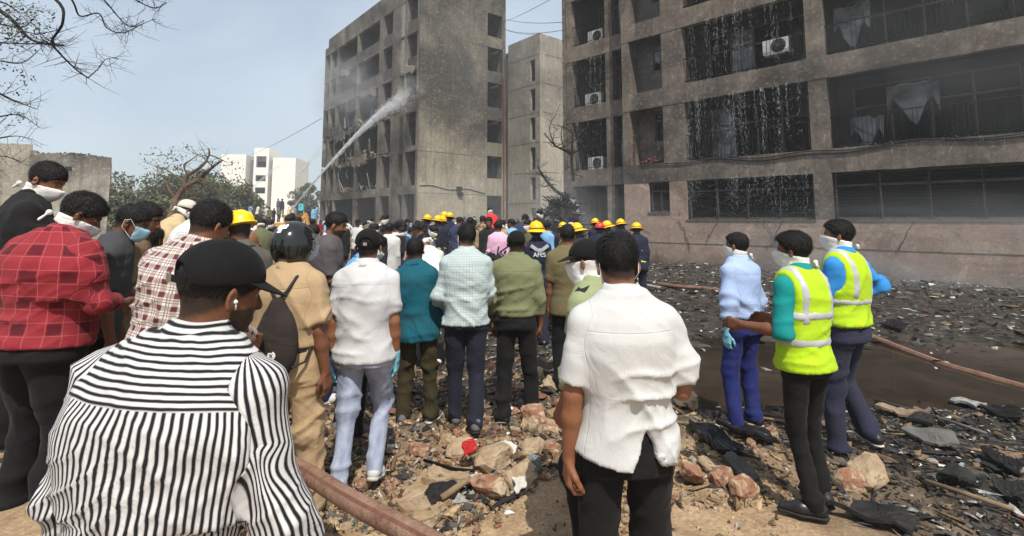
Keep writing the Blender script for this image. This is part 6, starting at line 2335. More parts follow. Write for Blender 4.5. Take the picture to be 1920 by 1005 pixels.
# 11 white polo, black cap, jeans
f = put(691, 3.46, 2, 1.675, 'man in white polo shirt, black cap and faded blue jeans wearing a blue glove', head=(3, 5, 0), base=0.0, fat=1.06, shoulder_w=1.04,
        armL=dict(up=(0.28, -0.05, -1.0), fo=(0.06, 0.08, -1.0), curl=0.35, pn=(-1, 0.1, 0)), armR=dict(up=(0.22, -0.02, -1.0), fo=(0.03, 0.22, -1.0)), feet=((-0.115, -0.10, 0, 8), (0.075, 0.06, 0.045, -4, -14)))
f.body(0, h=0.0085, gloves={-1: M_NITRILE, 1: M_NITRILE}); f.hair(th=0.005, strands=1400, long=0.008, low=0.010); f.cap(strap=True)
f.shirt(C(0.49, 0.49, 0.495, n='white_polo_pique', crumple=0.35, dirt=0.04), sleeve=0.80, hem=-0.075, loose=0.011, flare=0.012, amp=0.010)
f.trousers(C(96, 108, 138, n='faded_denim', pattern='denim', col2=srgb(160, 172, 196), crumple=0.5), waist=0.02, belt=False, loose=0.004, amp=0.012, slim=0.92)
f.shoes(M_SNEAKW, M_SOLEPALE, 'sneaker')
A_ = f.arm[-1]; d_ = unit(A_['wr'] - A_['el'])
mb = MB(); mb.tube([A_['wr'] - d_ * 0.055, A_['wr'] - d_ * 0.03], 0.035, 12); mb.build('wrist_watch', M_BELT, f.root)

# 12 teal shirt
f = put(787, 4.52, -3, 1.55, 'man in dark teal long-sleeved shirt and olive trousers, centre', head=(0, 6, 0), lean=2, side=-4, fat=1.02,
        armL=dict(up=(0.15, 0.2, -0.95), fo=(-0.2, 0.7, -0.5)), armR=dict(up=(0.30, 0.06, -0.95), fo=(0.22, 0.15, -0.95)), feet=((-0.13, 0.0, 0, 12), (0.14, 0.03, 0, -18)))
f.body(1, gloves={1: M_LATEX, -1: M_LATEX}); f.hair(th=0.022, strands=2000, long=0.022, off=0.004)
f.shirt(C(20, 84, 98, n='teal_cotton', pattern='finecheck', col2=srgb(14, 66, 80)), sleeve=1.96, hem=-0.165, loose=0.008, flare=0.008, amp=0.010)
f.trousers(C(52, 46, 26, n='olive_trouser_cloth'), waist=-0.08, belt=False, slim=0.95); f.shoes(M_SNEAKG, M_SOLEPALE, 'sneaker')

# 13 white T-shirt, bending over the heap
f = put(812, 6.3, 22, 1.70, 'man in white T-shirt bending over the charred heap, behind the teal shirt', lean=34, head=(28, 10, 0), base=0.0, armL=dict(up=(0.3, 0.6, -0.7), fo=(0.1, 0.7, -0.5)), armR=dict(up=(0.35, 0.25, -0.9), fo=(0.12, 0.2, -1.0)))
f.body(0); f.hair(th=0.018, strands=900, long=0.018); f.kerchief(hi_f=-0.02, lo_f=-0.12)
f.shirt(C(0.60, 0.60, 0.59, n='white_jersey'), sleeve=0.8, hem=-0.12, collar=False); f.trousers(BLACKT, waist=-0.03, belt=False); f.shoes(M_SNEAKW)

# 14 pale green check shirt
f = put(876, 4.42, 10, 1.68, 'man in pale grey-green checked shirt and dark navy trousers, centre', head=(14, 8, 4), lean=3, fat=1.08, shoulder_w=1.06,
        armL=dict(up=(0.34, 0.05, -0.9), fo=(-0.18, 0.75, -0.55)), armR=dict(up=(0.25, 0.1, -0.95), fo=(-0.1, 0.7, -0.5)), feet=((-0.08, 0.10, 0, 10), (0.08, -0.14, 0.02, -14)))
f.body(0); f.hair(th=0.018, strands=2200, long=0.020, off=0.004); f.mask()
f.shirt(C(172, 182, 180, n='pale_green_check', pattern='finecheck', col2=srgb(126, 150, 154), crumple=0.7, dirt=0.04), sleeve=1.96, hem=-0.065, loose=0.014, amp=0.014)
f.trousers(NAVYT, waist=0.0, belt=False, loose=0.008); f.shoes(M_SNEAKG)

# 15 olive green uniform shirt
OG = C(112, 116, 84, n='olive_green_twill', crumple=0.6)
f = put(968, 4.68, -2, 1.66, 'man in olive green long-sleeved shirt, black cap and black trousers, centre', head=(6, 4, 0), fat=1.06, shoulder_w=1.08,
        armL=dict(up=(0.34, 0.0, -0.95), fo=(0.02, 0.3, -0.95)), armR=dict(up=(0.30, 0.0, -0.95), fo=(0.04, 0.25, -0.95)), feet=((-0.12, -0.06, 0, 34), (0.15, 0.08, 0, -10)))
f.body(1); f.hair(th=0.005, strands=700, long=0.008); f.cap()
f.shirt(OG, sleeve=1.96, hem=0.02, loose=0.018, amp=0.012)
f.trousers(BLACKT, waist=0.06, belt=True); f.shoes(M_BLACKLEATHER)
for sg in (-1, 1):
    mb = MB(); mb.bar(f.T(sg * 0.075, -0.012, 0.562), f.T(sg * 0.155, -0.012, 0.525), 0.048, 0.010); mb.build('epaulette', M_BELT if sg < 0 else OG, f.root)

# 16 olive T-shirt
f = put(1064, 5.35, 2, 1.68, 'man in faded olive T-shirt seen from behind, right of the black cap', head=(2, 4, 0), fat=1.08, shoulder_w=1.08)
f.body(0); f.hair(th=0.014, strands=1500, long=0.014, off=0.006)
f.shirt(C(104, 94, 66, n='olive_jersey'), sleeve=0.90, hem=-0.14, loose=0.016, collar=False); f.trousers(BLACKT, waist=-0.06, belt=False); f.shoes(M_BLACKLEATHER)
mb = MB(); mb.bar(f.T(-0.028, -0.094, 0.515), f.T(0.028, -0.094, 0.515), 0.004, 0.012); mb.build('neck_label', M_ASH, f.root)

# 18 man in pale green with cap and scarf, hidden by the white shirt
PG = C(138, 146, 108, n='pale_green_twill')
f = put(1108, 2.80, 52, 1.63, 'man in pale green uniform, black cap and white scarf behind the white shirt', head=(14, 6, 0), base=0.0, armL=dict(up=(0.28, 0.0, -0.95), fo=(0.05, 0.3, -0.95)))
f.body(0); f.hair(th=0.005, strands=400, long=0.008); f.cap(); f.kerchief(hi_f=0.0, lo_f=-0.17, hi_b=0.012, lo_b=-0.11, knot=False, drape=0.02)
f.shirt(PG, sleeve=1.96, hem=0.02, loose=0.012); f.trousers(BLACKT, waist=0.06); f.shoes(M_SNEAKG)
A_ = f.arm[-1]; ax_ = unit(A_['el'] - A_['sh']); o2 = np.array((-0.75, -0.65, 0)); out_ = unit(o2 - ax_ * float(np.dot(o2, ax_)))
c0 = A_['sh'] + ax_ * 0.10 + out_ * 0.062
mb = MB(); mb.tube([c0 - out_ * 0.004, c0 + out_ * 0.004], 0.034, 18); mb.build('sleeve_patch', M_WHITEP, f.root)
mb = MB(); mb.tube([c0, c0 + out_ * 0.006], 0.027, 18); mb.build('patch_emblem', C(60, 70, 96, n='emblem_blue'), f.root)
mb = MB(); mb.bar(f.T(-0.07, -0.012, 0.568), f.T(-0.16, -0.012, 0.525), 0.055, 0.012); mb.build('epaulette', M_BELT, f.root)

# 19 light blue shirt, royal blue trousers
f = put(1382, 4.38, 24, 1.60, 'man in light blue shirt, royal blue trousers and white kerchief wearing blue gloves', head=(22, 0, 0), fat=0.98,
        armL=dict(up=(0.20, -0.08, -1.0), fo=(0.04, 0.10, -1.0), curl=0.3), armR=dict(up=(0.16, -0.02, -1.0), fo=(0.02, 0.16, -1.0), curl=0.3), feet=((-0.12, 0.0, 0, 22), (0.13, 0.02, 0, -4)))
f.body(0, gloves={-1: M_NITRILE, 1: M_NITRILE}); f.hair(th=0.017, strands=1700, long=0.018, off=0.004); f.kerchief(hi_f=0.004, lo_f=-0.23, hi_b=-0.050, lo_b=-0.095, tails=0.8)
f.shirt(C(156, 176, 212, n='light_blue_oxford', crumple=0.6), sleeve=1.98, hem=0.05, loose=0.012, amp=0.012)
f.trousers(C(30, 40, 98, n='royal_blue_trouser_cloth'), waist=0.075, loose=0.010, amp=0.012); f.shoes(M_BLACKLEATHER, M_SOLEPALE)

# 20 lime vest over teal
LIME = C(170, 206, 36, n='lime_vest_mesh', pattern='mesh', crumple=0.55, dirt=0.12)
f = put(1494, 3.22, 22, 1.64, 'man in lime safety vest over turquoise shirt, black trousers and pointed shoes', head=(26, 2, -2), base=0.02, fat=0.98, lean=1,
        armL=dict(up=(0.49, -0.10, -1.0), fo=(0.30, 0.90, 0.02), curl=0.55), armR=dict(up=(0.15, 0.25, -0.9), fo=(-0.3, 0.9, 0.0)), feet=((-0.07, -0.06, 0, 44), (0.11, 0.02, 0, -12)))
f.body(1, h=0.0085); f.hair(th=0.026, strands=2600, long=0.026, off=0.006, low=-0.004); f.kerchief(hi_f=0.004, lo_f=-0.23, hi_b=-0.050, lo_b=-0.10, drape=0.012, tails=0.8)
f.shirt(C(16, 128, 126, n='turquoise_cotton'), sleeve=1.12, hem=0.03, loose=0.006)
f.vest(LIME, hem=-0.065, flare=0.020, bands=((0.115, 0.052), (0.285, 0.052)))
f.trousers(BLACKT, waist=0.0, belt=False, loose=0.0, slim=0.90); f.shoes(M_BLACKLEATHER, kind='formal')

# 21 lime vest over blue
f = put(1574, 3.98, 32, 1.735, 'tall man in lime safety vest over bright blue shirt with one hand on his hip', head=(26, 0, 0), base=0.0, fat=1.06, shoulder_w=1.04,
        armL=dict(up=(0.2, 0.2, -0.9), fo=(-0.2, 0.9, 0.0)), armR=dict(up=(0.78, -0.22, -0.62), fo=(-0.62, 0.62, -0.42), hd=(-0.85, 0.45, -0.15), pn=(-0.3, -0.6, -0.5), curl=0.3), feet=((-0.12, 0.06, 0, 20), (0.16, -0.06, 0.06, -30)))
f.body(0); f.hair(th=0.020, strands=2200, long=0.022, off=0.004); f.kerchief(hi_f=0.004, lo_f=-0.27, hi_b=-0.050, lo_b=-0.10, drape=0.018, tails=0.5)
f.shirt(C(48, 128, 196, n='bright_blue_cotton'), sleeve=1.72, hem=0.02, loose=0.010, amp=0.011)
f.vest(LIME, hem=0.015, flare=0.006, bands=((0.20, 0.055),))
f.trousers(C(0.022, 0.024, 0.046, n='dark_navy_trouser_cloth'), waist=0.09, loose=0.016, amp=0.014); f.shoes(M_BLACKLEATHER, M_SOLEPALE)

# firefighters
NAVY = C(0.014, 0.017, 0.036, n='navy_turnout_cloth', crumple=0.5, dirt=0.25)


def firefighter(px, Y, yaw, label, top=None, H=1.72, helm=None, res=None, **kw):
    x = xy(px, Y)
    f_ = put(px, Y, yaw, H, label, group='firefighters in navy turnout jackets', res=res or min(0.026, 0.0026 * Y), base=kw.pop('base', 0.0), **kw)
    f_.body(1, hands=Y < 9); f_.fire_helmet(helm)
    j = f_.shirt(NAVY, sleeve=1.95, hem=-0.16, loose=0.02, flare=0.01, name='jacket')
    for z0 in (0.02, 0.24):
        fb = lambda p, z0=z0: np.maximum(f_.torso_d(f_.tl(p), 0.034, -0.2, flare=0.01), np.abs(f_.tl(p)[:, 2] - z0 * f_.s) - 0.026)
        lo, hi = f_.bounds([f_.T(a, b, z0) for a in (-.2, .2) for b in (-.15, .15)], 0.08)
        f_.add('reflective_strip', fb, lo, hi, M_REFLY, uvk='torso', parent=j, rel=0)
    f_.trousers(NAVY, waist=-0.08, belt=False); f_.shoes(M_BLACKLEATHER)
    return f_


f = put(1006, 7.2, 12, 1.68, 'fire officer in navy jacket lettered AFES with wide-brimmed yellow helmet', base=0.0, res=0.016, armR=dict(up=(0.3, 0.2, -0.9), fo=(-0.1, 0.9, -0.1)), head=(0, 5, 0))
f.body(1); f.fire_helmet()
j = f.shirt(NAVY, sleeve=1.95, hem=-0.14, loose=0.014, name='jacket')
for (a_, b_) in (((-0.12, 0.50), (-0.03, 0.435)), ((-0.03, 0.435), (0.04, 0.435)), ((0.04, 0.435), (0.13, 0.50))):
    mb = MB(); mb.bar(f.T(a_[0], -0.142, a_[1]), f.T(b_[0], -0.142, b_[1]), 0.012, 0.045); mb.build('reflective_strip', M_REFL, j)
cu = bpy.data.curves.new('lettering', 'FONT'); cu.body = 'AFES'; cu.size = 0.085; cu.extrude = 0.003; cu.align_x = 'CENTER'
t0_ = bpy.data.objects.new('lettering', cu); link(t0_); bpy.context.view_layer.update()
lm = bpy.data.meshes.new_from_object(t0_.evaluated_get(bpy.context.evaluated_depsgraph_get())); bpy.data.objects.remove(t0_)
t_ = obj('lettering', lm, M_WHITEP, j); t_.location = Vector(f.T(0, -0.150, 0.34)); t_.rotation_euler = (R(90), 0, 0)
f.trousers(NAVY, waist=-0.08, belt=False); f.shoes(M_BLACKLEATHER)

for (px, Y, yaw, top, lb, hm_) in ((1092, 8.6, 50, 421, 'firefighter with tilted yellow helmet and pale blue mask right of the olive T-shirt', M_HELMY), (1122, 11.0, -20, 430, 'firefighter in red helmet with yellow strips in front of the brown block', M_HELMR),
                                   (1118, 13.5, 10, 408, 'firefighter with yellow helmet standing behind the red helmet', M_HELMY), (1147, 12.5, 80, 413, 'firefighter with yellow helmet beside the narrow shaft of the brown block', M_HELMY),
                                   (1168, 12.0, 20, 409, 'firefighter with yellow helmet above the white-shirted man\'s head', M_HELMY), (1193, 10.5, -10, 418, 'firefighter with yellow helmet at the right end of the row by the brown wall', M_HELMY),
                                   (1056, 12.0, 0, 418, 'firefighter with yellow helmet almost hidden behind the olive T-shirt', M_HELMY),
                                   (797, 13.2, -25, 401, 'firefighter at the left end of the group working behind the charred heap', M_HELMY), (816, 12.6, -30, 403, 'firefighter leaning left with tilted yellow helmet behind the charred heap', M_HELMY),
                                   (826, 13.0, -20, 404, 'firefighter with yellow helmet close beside the tilted helmet behind the heap', M_HELMY), (828, 14.2, -40, 396, 'firefighter standing highest with yellow helmet behind the charred heap', M_HELMY), (841, 13.6, -10, 397, 'firefighter at the right end of the group behind the charred heap', M_HELMY)):
    ztop = CAM_Z + (HORIZON - top) * Y / F_PX
    Hh = 1.70
    firefighter(px, Y, yaw, lb, H=Hh, helm=hm_, base=max(-0.05, ztop - Hh - 0.05), head=(0, 12, 0), lean=6)

# ------------------------------------------------------------------ the crowd: a few figures built once, then copied as individuals
PROTO = []


def proto(seed, **kw):
    st = kw.pop('style', 'shirt')
    f_ = Figure('person', (0, 0, -50), 0, 1.70, 'p', 'person', 'p', seed=seed, h=0.025, **kw)
    parts = [f_.body(seed % 3, hands=False, h=0.018), f_.hair(th=0.016, strands=0, h=0.017),
             f_.shirt(BLACKT, sleeve=1.9 if seed % 2 else 0.8, hem=-0.12, collar=False), f_.trousers(BLACKT, waist=-0.04, belt=False, h=0.028)]
    if st == 'cap': parts.append(f_.cap(h=0.018, brim=True))
    if st == 'mask': parts.append(f_.kerchief(h=0.016, knot=False))
    f_.shoes(M_BLACKLEATHER, h=0.022)
    return f_.root


ARMF = dict(up=(0.2, 0.2, -0.9), fo=(-0.2, 0.9, -0.2))
PROTO.append(proto(1, head=(10, 8, 0)))
PROTO.append(proto(2, lean=8, head=(-25, 15, 0), armL=ARMF))
PROTO.append(proto(3, lean=20, head=(0, 10, 0), armL=ARMF, armR=ARMF, style='mask'))
PROTO.append(proto(4, head=(30, 0, 0), armR=dict(up=(0.6, 0, -0.7), fo=(-0.6, 0.5, -0.3)), style='cap'))
PROTO.append(proto(5, lean=4, head=(-10, 12, 0), fat=1.15, style='mask'))
PROTO.append(proto(6, lean=30, head=(10, 0, 0), armL=dict(up=(0.2, 0.5, -0.9), fo=(0, 0.3, -1)), armR=dict(up=(0.2, 0.5, -0.9), fo=(0, 0.3, -1))))
rc = random.Random(77)
SHIRTS = [((0.55, 0.55, 0.53), 'white', 9), ((0.018, 0.018, 0.020), 'black', 6), (tuple(srgb(120, 165, 205)[:3]), 'pale blue', 3), (tuple(srgb(150, 132, 96)[:3]), 'khaki', 3), ((0.03, 0.04, 0.085), 'navy', 3),
          (tuple(srgb(205, 190, 130)[:3]), 'pale yellow', 1.2), ((0.12, 0.12, 0.12), 'grey', 2.5), (tuple(srgb(150, 40, 46)[:3]), 'dark red', 0.8), (tuple(srgb(96, 98, 70)[:3]), 'olive', 2), (tuple(srgb(90, 190, 200)[:3]), 'turquoise', 0.7)]
SH_M = {n_: cloth('crowd_shirt_' + n_.replace(' ', '_'), c_ + (1,), crumple=0.3) for c_, n_, w_ in SHIRTS}
TR_M = [(BLACKT, 'black'), (NAVYT, 'navy'), (C(0.10, 0.10, 0.11, n='crowd_grey_trousers'), 'grey'), (C(0.16, 0.13, 0.095, n='crowd_brown_trousers'), 'brown')]
CAP_M = [(M_CAP, 'black cap'), (M_CAPW, 'cream cap')]
POSE = ['standing', 'standing', 'bending', 'standing', 'standing', 'bending low']


def clone(src, loc, rz, sc, shirt, trou, skin):
    r_ = src.copy(); COL.objects.link(r_)
    r_.location = loc; r_.rotation_euler = (0, 0, rz); r_.scale = (sc, sc, sc)

    def cp(ch, par):
        c_ = ch.copy(); COL.objects.link(c_); c_.parent = par
        nm = ch.name.split('.')[0]
        over = {'shirt': shirt, 'trousers': trou, 'body': skin}.get(nm)
        if over is not None and len(c_.material_slots):
            c_.material_slots[0].link = 'OBJECT'
            c_.material_slots[0].material = over
        for g_ in ch.children: cp(g_, c_)
    for ch in src.children: cp(ch, r_)
    return r_


def crowd_person(px, Y, z, yaw, where, shirt=None, pi=None, sc=None):
    pi = rc.randrange(len(PROTO)) if pi is None else pi
    if shirt is None:
        shirt = rc.choices([n_ for _, n_, _ in SHIRTS], [w_ for *_, w_ in SHIRTS])[0]
    tm, tn_ = rc.choice(TR_M)
    r_ = clone(PROTO[pi], (xy(px, Y), Y, z), R(yaw), sc or rc.uniform(0.94, 1.05), SH_M[shirt], tm, rc.choice(SKIN))
    lab = '%s person in %s top and %s trousers %s' % (POSE[pi], shirt, tn_, where)
    if pi == 3: lab = lab.replace('standing person', 'person in cap and')
    lab = lab.replace('and in', 'and')
    tag(r_, lab, 'person', 'onlookers and rescuers in the distant crowd')
    return r_


def where_of(px, Y):
    if px < 470: return 'below the green trees'
    if px < 600: return 'before the white block'
    if px < 700: return 'below the gutted block'
    if px < 800: return 'left of the yellow helmets'
    if px < 900: return 'beside the charred heap'
    if px < 960: return 'below the bare end wall'
    return 'below the beige block'


used = []
# rows from far to near: px range, depth range, head height in the picture
for (n_, x0, x1, y0, y1, t0, t1) in ((26, 425, 600, 42, 60, 372, 392), (40, 600, 1060, 24, 34, 404, 414), (36, 560, 1040, 14, 21, 406, 416), (16, 405, 560, 9, 16, 398, 412), (16, 690, 800, 9.5, 13, 412, 424), (12, 880, 1040, 10.5, 16, 402, 418)):
    for i in range(n_):
        for _ in range(30):
            px, Y = rc.uniform(x0, x1), rc.uniform(y0, y1)
            x = xy(px, Y)
            if all((x - a_) ** 2 + (Y - b_) ** 2 > 0.30 for a_, b_ in used): break
        used.append((x, Y))
        top = rc.uniform(t0, t1)
        sc = rc.uniform(0.92, 1.06)
        pi = rc.choices(range(6), (4, 3, 1.3, 2, 3, 1))[0]
        base = CAM_Z + (HORIZON - top) * Y / F_PX - 1.72 * sc
        base = min(max(base, -0.1), 0.55 if Y < 40 else 3.2)
        crowd_person(px, Y, base, rc.choice((0, 0, 20, -30, 60, -70, 150, 180, -120)) + rc.uniform(-20, 20), where_of(px, Y), pi=pi, sc=sc)
# a few one can pick out
for (px, Y, top, yaw, pi, sh_, lab) in ((935, 9.8, 412, 0, 0, 'pink', 'person in pink shirt and black trousers seen from behind beside the charred heap'), (924, 15.0, 398, 20, 2, 'red', 'person in bright red T-shirt bending below the bare end wall'),
                                        (1006, 14.0, 392, -60, 4, 'black', 'person in black suit with black cap and white face cover standing on the rubble'), (752, 10.8, 414, 0, 1, 'pale blue', 'person in pale blue shirt with a dark backpack, left of the heap'),
                                        (905, 12.6, 402, 10, 1, 'camo', 'soldier in camouflage uniform bending behind the charred heap'), (1058, 9.2, 424, -40, 2, 'camo', 'soldier in camouflage uniform beside the fire officer'),
                                        (975, 11.5, 410, -20, 5, 'navy', 'person in dark blue jacket bending low below the beige block'), (728, 12.2, 400, 160, 4, 'black', 'person in black with face mask looking towards us, left of the heap'),
                                        (640, 11.5, 405, 30, 0, 'black', 'person in black shirt seen from behind beside the grey T-shirt'), (856, 12.2, 404, -20, 1, 'navy', 'officer in navy shirt with round shoulder badge behind the charred heap'),
                                        (592, 7.0, 418, 60, 0, 'black', 'person in black T-shirt with folded arms left of the grey T-shirt'), (420, 8.0, 403, 150, 4, 'turquoise', 'person in turquoise top looking down, right of the plaid shirt')):
    extra = {'pink': tuple(srgb(214, 168, 190)[:3]), 'red': tuple(srgb(216, 52, 54)[:3])}
    if sh_ == 'camo' and 'camo' not in SH_M: SH_M['camo'] = cloth('camouflage_cotton', srgb(150, 128, 98), pattern='camo', col2=srgb(84, 72, 50))
    if sh_ in extra and sh_ not in SH_M: SH_M[sh_] = cloth('crowd_shirt_' + sh_, extra[sh_] + (1,), crumple=0.4)
    base = CAM_Z + (HORIZON - top) * Y / F_PX - (1.72 if pi not in (2, 5) else 1.5)
    r_ = crowd_person(px, Y, base, yaw, '', sh_, pi, 1.0)
    tag(r_, lab, 'person', 'onlookers and rescuers in the distant crowd')
    if sh_ == 'camo':
        for ch in r_.children:
            if ch.name.startswith('trousers'): ch.material_slots[0].material = SH_M['camo']
    if 'backpack' in lab:
        mb = MB(); mb.box(-0.15, -0.27, 1.02, 0.15, -0.12, 1.42); bp = mb.build('backpack', BAG, r_)
        bv = bp.modifiers.new('bevel', 'BEVEL'); bv.width = 0.05; bv.segments = 3
for p_ in PROTO:
    for ch in list(p_.children):
        for g_ in list(ch.children): bpy.data.objects.remove(g_)
        bpy.data.objects.remove(ch)
    bpy.data.objects.remove(p_)


# ------------------------------------------------------------------ charred heaps
def heap(name, loc, rx, ry, rz_, label, n=900, seed=0, tangled=0.4):
    t = empty(name, loc)
    tag(t, label, 'heap')
    rg = np.random.default_rng(seed)
    k = 26
    V, Fs = [], []
    for i in range(k + 1):
        for j in range(k + 1):
            u, v_ = i / k * 2 - 1, j / k * 2 - 1
            r2 = max(0.0, 1 - (u * u + v_ * v_) ** 0.8)
            hgt = r2 ** 0.6 * (0.65 + 0.7 * float(fbm(np.array([[u * 2.4 + seed, v_ * 2.4, 1.0]]), 3)[0]))
            V.append((u * rx, v_ * ry, hgt * rz_ * 0.85 - 0.05))
    for i in range(k):
        for j in range(k):
            a_ = i * (k + 1) + j
            Fs.append((a_, a_ + k + 1, a_ + k + 2, a_ + 1))
    me_ = bpy.data.meshes.new('heap_core'); me_.from_pydata(V, [], Fs); me_.update()
    core = obj('heap_core', me_, M_CHAR, t)
    Va = np.array(V)
    mb_ = MB(); rr_ = random.Random(seed)
    for _ in range(n):
        p = Va[rr_.randrange(len(Va))]
        if p[2] < 0.02 and rr_.random() < 0.6: continue
        p = Vector(p) + Vector((rr_.uniform(-.08, .08), rr_.uniform(-.08, .08), rr_.uniform(-.02, .08)))
        if rr_.random() < tangled:
            q = p + Vector((rr_.uniform(-.4, .4), rr_.uniform(-.4, .4), rr_.uniform(-.1, .35)))
            mb_.bar(p, q, rr_.uniform(0.008, 0.03), None, 0 if rr_.random() < 0.85 else 1)
        else:
            s_ = rr_.uniform(0.03, 0.13)
            M = Matrix.Translation(p) @ Matrix.Rotation(rr_.uniform(0, 6.3), 4, Vector((rr_.uniform(-1, 1), rr_.uniform(-1, 1), rr_.uniform(-1, 1))).normalized())
            mb_.box(-s_, -s_ * rr_.uniform(.3, 1), -s_ * .15, s_, s_ * rr_.uniform(.3, 1), s_ * .15, 0 if rr_.random() < 0.86 else 1, M)
    o_ = mb_.build('burnt_scraps', [M_CHAR, M_ASH], t); o_['kind'] = 'stuff'
    return t


heap('charred_heap', (-0.75, 9.6, 0), 1.35, 1.0, 1.45, 'black charred wreckage heap in the middle of the crowd', 1500, 3)
heap('charred_heap', (0.35, 8.6, 0), 0.8, 0.8, 1.0, 'smaller black wreckage heap left of the fire officer', 700, 4)
hx, hy_, _ = at_depth(1052, 411, 18.0)
heap('burnt_branch_heap', (hx, hy_, 0), 1.0, 1.2, 2.9, 'tall tangle of burnt branches at the corner of the brown block', 1500, 6, 0.75)
heap('charred_heap', (-3.4, 7.2, 0), 1.5, 0.9, 0.7, 'low blackened rubble heap left of the crowd', 700, 9)

# ------------------------------------------------------------------ trees
M_BARK = plain('weathered_bark', srgb(104, 88, 72), 0.95, 0.1, var=0.5, scale=6)
M_BARKD = plain('dark_bark', (0.028, 0.024, 0.021, 1), 0.9, 0.1, var=0.4, scale=6)


def leaf_mat(name, a, b):
    mm = Mat(name, 0.75, 0.2)
    at = mm.node('ShaderNodeAttribute', attribute_name='tone')
    mm.color(mm.mix(at.outputs['Fac'], a, b))
    return mm.m


M_LEAF = leaf_mat('dusty_green_leaves', (0.048, 0.062, 0.030, 1), (0.125, 0.130, 0.070, 1))
M_LEAF2 = leaf_mat('grey_green_leaves', (0.055, 0.070, 0.035, 1), (0.150, 0.150, 0.085, 1))


def leaves(name, centres, radii, n, size, mat, parent, seed, flat=0.8):
    rg = np.random.default_rng(seed)
    centres = np.array(centres, np.float32); radii = np.array(radii, np.float32)
    c = rg.integers(0, len(centres), n)
    d = rg.normal(size=(n, 3)); d /= np.linalg.norm(d, axis=1, keepdims=True)
    r = radii[c] * (0.45 + 0.62 * rg.random(n) ** 0.5)
    P = centres[c] + d * r[:, None] * np.array((1, 1, flat))
    keep = fbm(P * (1.6 / max(radii.mean(), .3)) + seed, 2) > 0.36
    P = P[keep]; n = len(P)
    a = rg.normal(size=(n, 3)); a /= np.linalg.norm(a, axis=1, keepdims=True)
    b = np.cross(a, rg.normal(size=(n, 3))); b /= np.linalg.norm(b, axis=1, keepdims=True)
    s_ = size * rg.uniform(0.5, 1.4, (n, 1))
    V = np.stack([P - a * s_, P + b * s_ * .5, P + a * s_, P - b * s_ * .5], 1).reshape(-1, 3)
    Q = np.arange(4 * n).reshape(n, 4)
    me_ = mesh_np(name, V, Q, smooth=False)
    t = np.repeat(rg.random(n), 4)
    set_attr(me_, 'tone', np.stack([t, t, t, np.ones_like(t)], 1), 'FLOAT_COLOR')
    return obj(name, me_, mat, parent)


def green_tree(px, Y, top, width, label, seed, mat=None, n=9000):
    x, _, zt = at_depth(px, top, Y)
    t = empty('leafy_tree', (x, Y, 0)); tag(t, label, 'tree', 'green trees beyond the site')
    rg = random.Random(seed)
    mb_ = MB()
    mb_.tube([(0, 0, -0.2), (0.1, 0, zt * 0.2), (-0.1, 0.1, zt * 0.45), (0.1, 0, zt * 0.7)], [0.28, 0.24, 0.18, 0.08], 8)
    for i in range(7):
        a_ = i * 0.9 + rg.random()
        mb_.tube([(0, 0, zt * 0.3), (math.cos(a_) * width * .25, math.sin(a_) * width * .25, zt * .5), (math.cos(a_) * width * .42, math.sin(a_) * width * .4, zt * (.55 + .3 * rg.random()))], [0.14, 0.09, 0.03], 6)
    mb_.build('trunk', M_BARK, t, True)
    cs, rs = [], []
    for i in range(34):
        a_, rr_ = rg.uniform(0, 6.28), width * 0.5 * rg.random() ** 0.5
        hz = zt * (0.28 + 0.60 * rg.random()) * (1 - 0.25 * (rr_ / (width * .5)) ** 2)
        cs.append((math.cos(a_) * rr_, math.sin(a_) * rr_, hz)); rs.append(width * rg.uniform(0.09, 0.17))
    leaves('crown', cs, rs, n, 0.17, mat or M_LEAF, t, seed)
    return t


for i, (px, Y, top, w, lb) in enumerate(((235, 52, 318, 8.5, 'dusty green tree right behind the low burnt building'), (290, 50, 312, 9.0, 'broad green tree left of the broken tree'), (345, 54, 306, 9.0, 'green tree directly behind the broken tree'),
                                         (400, 52, 310, 8.5, 'green tree right of the broken tree'), (432, 60, 330, 7.5, 'low green tree at the left side of the white block'), (577, 100, 334, 6.5, 'dark green tree between the white block and the gutted block'), (265, 38, 352, 6.0, 'low scrubby bush in front of the green trees'))):
    green_tree(px, Y, top, w, lb, 30 + i, M_LEAF if i % 2 else M_LEAF2, 8000)


